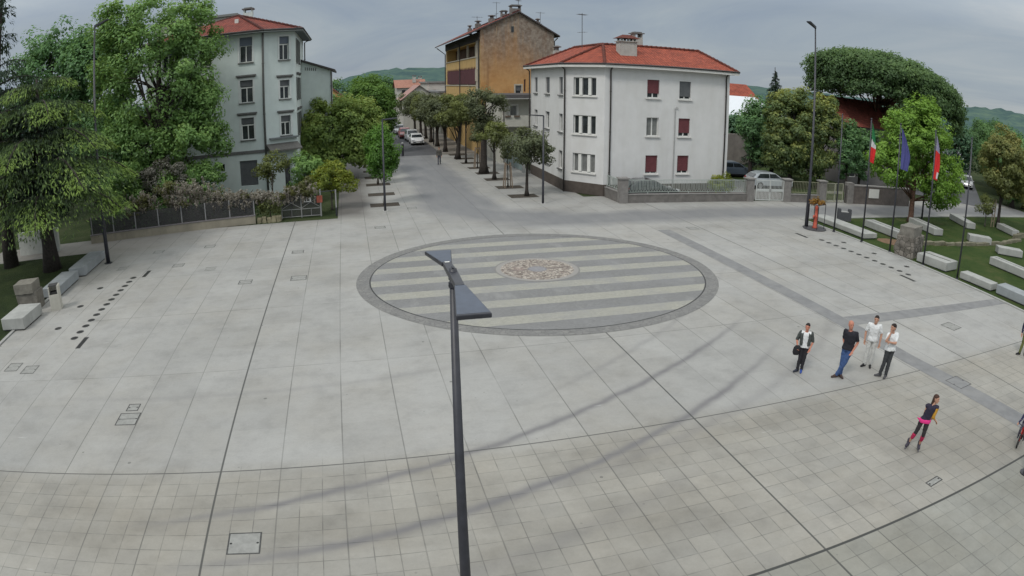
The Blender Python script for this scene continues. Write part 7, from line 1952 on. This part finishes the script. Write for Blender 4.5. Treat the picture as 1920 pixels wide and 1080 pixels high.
person('girl with long brown hair on roller skates, black top, hot pink waistband and dark leggings', (12.85, 9.3, 0.0), 1.58, azr(12.85, 9.3), dict(pel=(0.02,0,0.99), chest=(0.09,0.04,1.29), neck=(0.14,0.08,1.48), head=(0.19,0.09,1.63), shl=(-0.03,0.0,1.43), shr=(0.29,0.08,1.42), ell=(-0.05,0.03,1.16), wrl=(0.10,0.14,1.05), elr=(0.24,0.02,1.13), wrr=(0.33,0.10,1.02), hil=(-0.07,0,0.96), hir=(0.10,0,0.96), knl=(-0.16,-0.02,0.57), anl=(-0.30,0.06,0.165), knr=(0.10,-0.04,0.56), anr=(0.05,0.10,0.165), fl=(-0.3,-1), fr=(0.2,-1), shyaw=0.4, hipyaw=0.2),
       face=1.1, hair=H_BR, hair_style='long', shirt=C_('black_top', (0.025, 0.022, 0.04)), sleeve=0.1, trousers=C_('dark_leggings', (0.028, 0.024, 0.026)), legs_to=0.42, slim=0.88, extra=skates)
person('person in navy jacket with dark and lime trousers, cut by the picture edge', (22.98, 12.1, 0), 1.72, azr(22.98, 12.1), dict(anl=(-0.16,-0.05,0.085), anr=(0.1,0.08,0.085), fl=(-0.9,-0.6)), face=-0.5, hair=H_DK, shirt=C_('navy_cloth', (0.022, 0.024, 0.055)), sleeve=1.0, trousers=C_('lime_dark_trousers', (0.10, 0.11, 0.035), 0.5), shoes=C_('black_shoe', (0.018, 0.018, 0.02)))
person('small dark figure walking on the pale street paving near the olive trees', (8.97, 66.0, 0), 1.75, azr(8.97, 66.0), dict(anl=(-0.1,-0.15,0.085), anr=(0.1,0.18,0.12), knr=(0.1,-0.06,0.5)), face=0.0, hair=H_DK, shirt=C_('grey_brown_cloth', (0.09, 0.085, 0.075)), sleeve=1.0, trousers=C_('slate_trousers', (0.055, 0.058, 0.075)), shoes=C_('black_shoe', (0.018, 0.018, 0.02)))

# child on a small bicycle at the picture edge
bk = thing('bicycle', 'small red child bicycle with dark tyres at the picture edge', 'bicycle', (16.42, 7.80, 0), 0.35)
for x in (-0.36, 0.36):
    b = MB()
    n = 24
    b.tube([(x+0.2*math.cos(2*math.pi*k/n), 0, 0.222+0.2*math.sin(2*math.pi*k/n)) for k in range(n+1)], 0.022, 6, caps=False)
    w_ = b.build('wheel', M_TYRE, bk, smooth=True)
    b = MB()
    for k in range(6):
        a = math.pi*k/6; b.tube([(x-0.19*math.cos(a), 0, 0.222-0.19*math.sin(a)), (x+0.19*math.cos(a), 0, 0.222+0.19*math.sin(a))], 0.006, 4)
    b.build('spokes', M_RIM, w_)
b = MB()
for p, q in (((-0.36,0,0.222), (-0.27,0,0.62)), ((-0.28,0,0.55), (0.02,0,0.26)), ((-0.28,0,0.56), (0.12,0,0.48)), ((0.02,0,0.26), (0.14,0,0.55)), ((0.02,0,0.26), (0.36,0,0.222)), ((0.12,0,0.46), (0.36,0,0.222))): b.tube([p, q], 0.022, 8)
b.build('frame', C_('bike_red', (0.35, 0.03, 0.025)), bk)
b = MB(); b.tube([(-0.26,-0.24,0.68), (-0.27,0,0.63), (-0.26,0.24,0.68)], 0.014, 6); b.build('handlebar', M_CHAR, bk)
b = MB(); b.ball((0.15, 0, 0.57), (0.12, 0.07, 0.035), 10); b.build('saddle', M_CHAR, bk)
b = MB(); b.tube([(0.02,-0.14,0.2), (0.02,0.14,0.32)], 0.014, 6); b.build('pedals', M_CHAR, bk)
person('child in navy top riding the small red bicycle at the picture edge', (16.44, 7.80, 0), 1.12, 0.35 - math.pi/2, dict(pel=(0,-0.03,0.98), chest=(0,-0.10,1.28), neck=(0,-0.18,1.47), head=(0,-0.22,1.62), shl=(-0.18,-0.16,1.42), shr=(0.18,-0.16,1.42), ell=(-0.26,-0.36,1.22), elr=(0.26,-0.36,1.22), wrl=(-0.33,-0.52,1.10), wrr=(0.33,-0.52,1.10), hil=(-0.09,-0.03,0.95), hir=(0.09,-0.03,0.95), knl=(-0.13,-0.36,0.80), knr=(0.13,-0.30,0.70), anl=(-0.17,-0.20,0.42), anr=(0.17,-0.10,0.36), fl=(0,-1), fr=(0,-1)),
       face=0.0, hair=H_DK, shirt=C_('navy_top', (0.022, 0.02, 0.06)), sleeve=1.0, trousers=C_('grey_leggings', (0.09, 0.085, 0.11)), shoes=C_('dark_shoe', (0.03, 0.035, 0.05)), curl=1.0)
dup(lp, (15.2, 6.62, 0), -0.7, 'charcoal double-headed lamp post standing past the picture edge, only its foot visible')
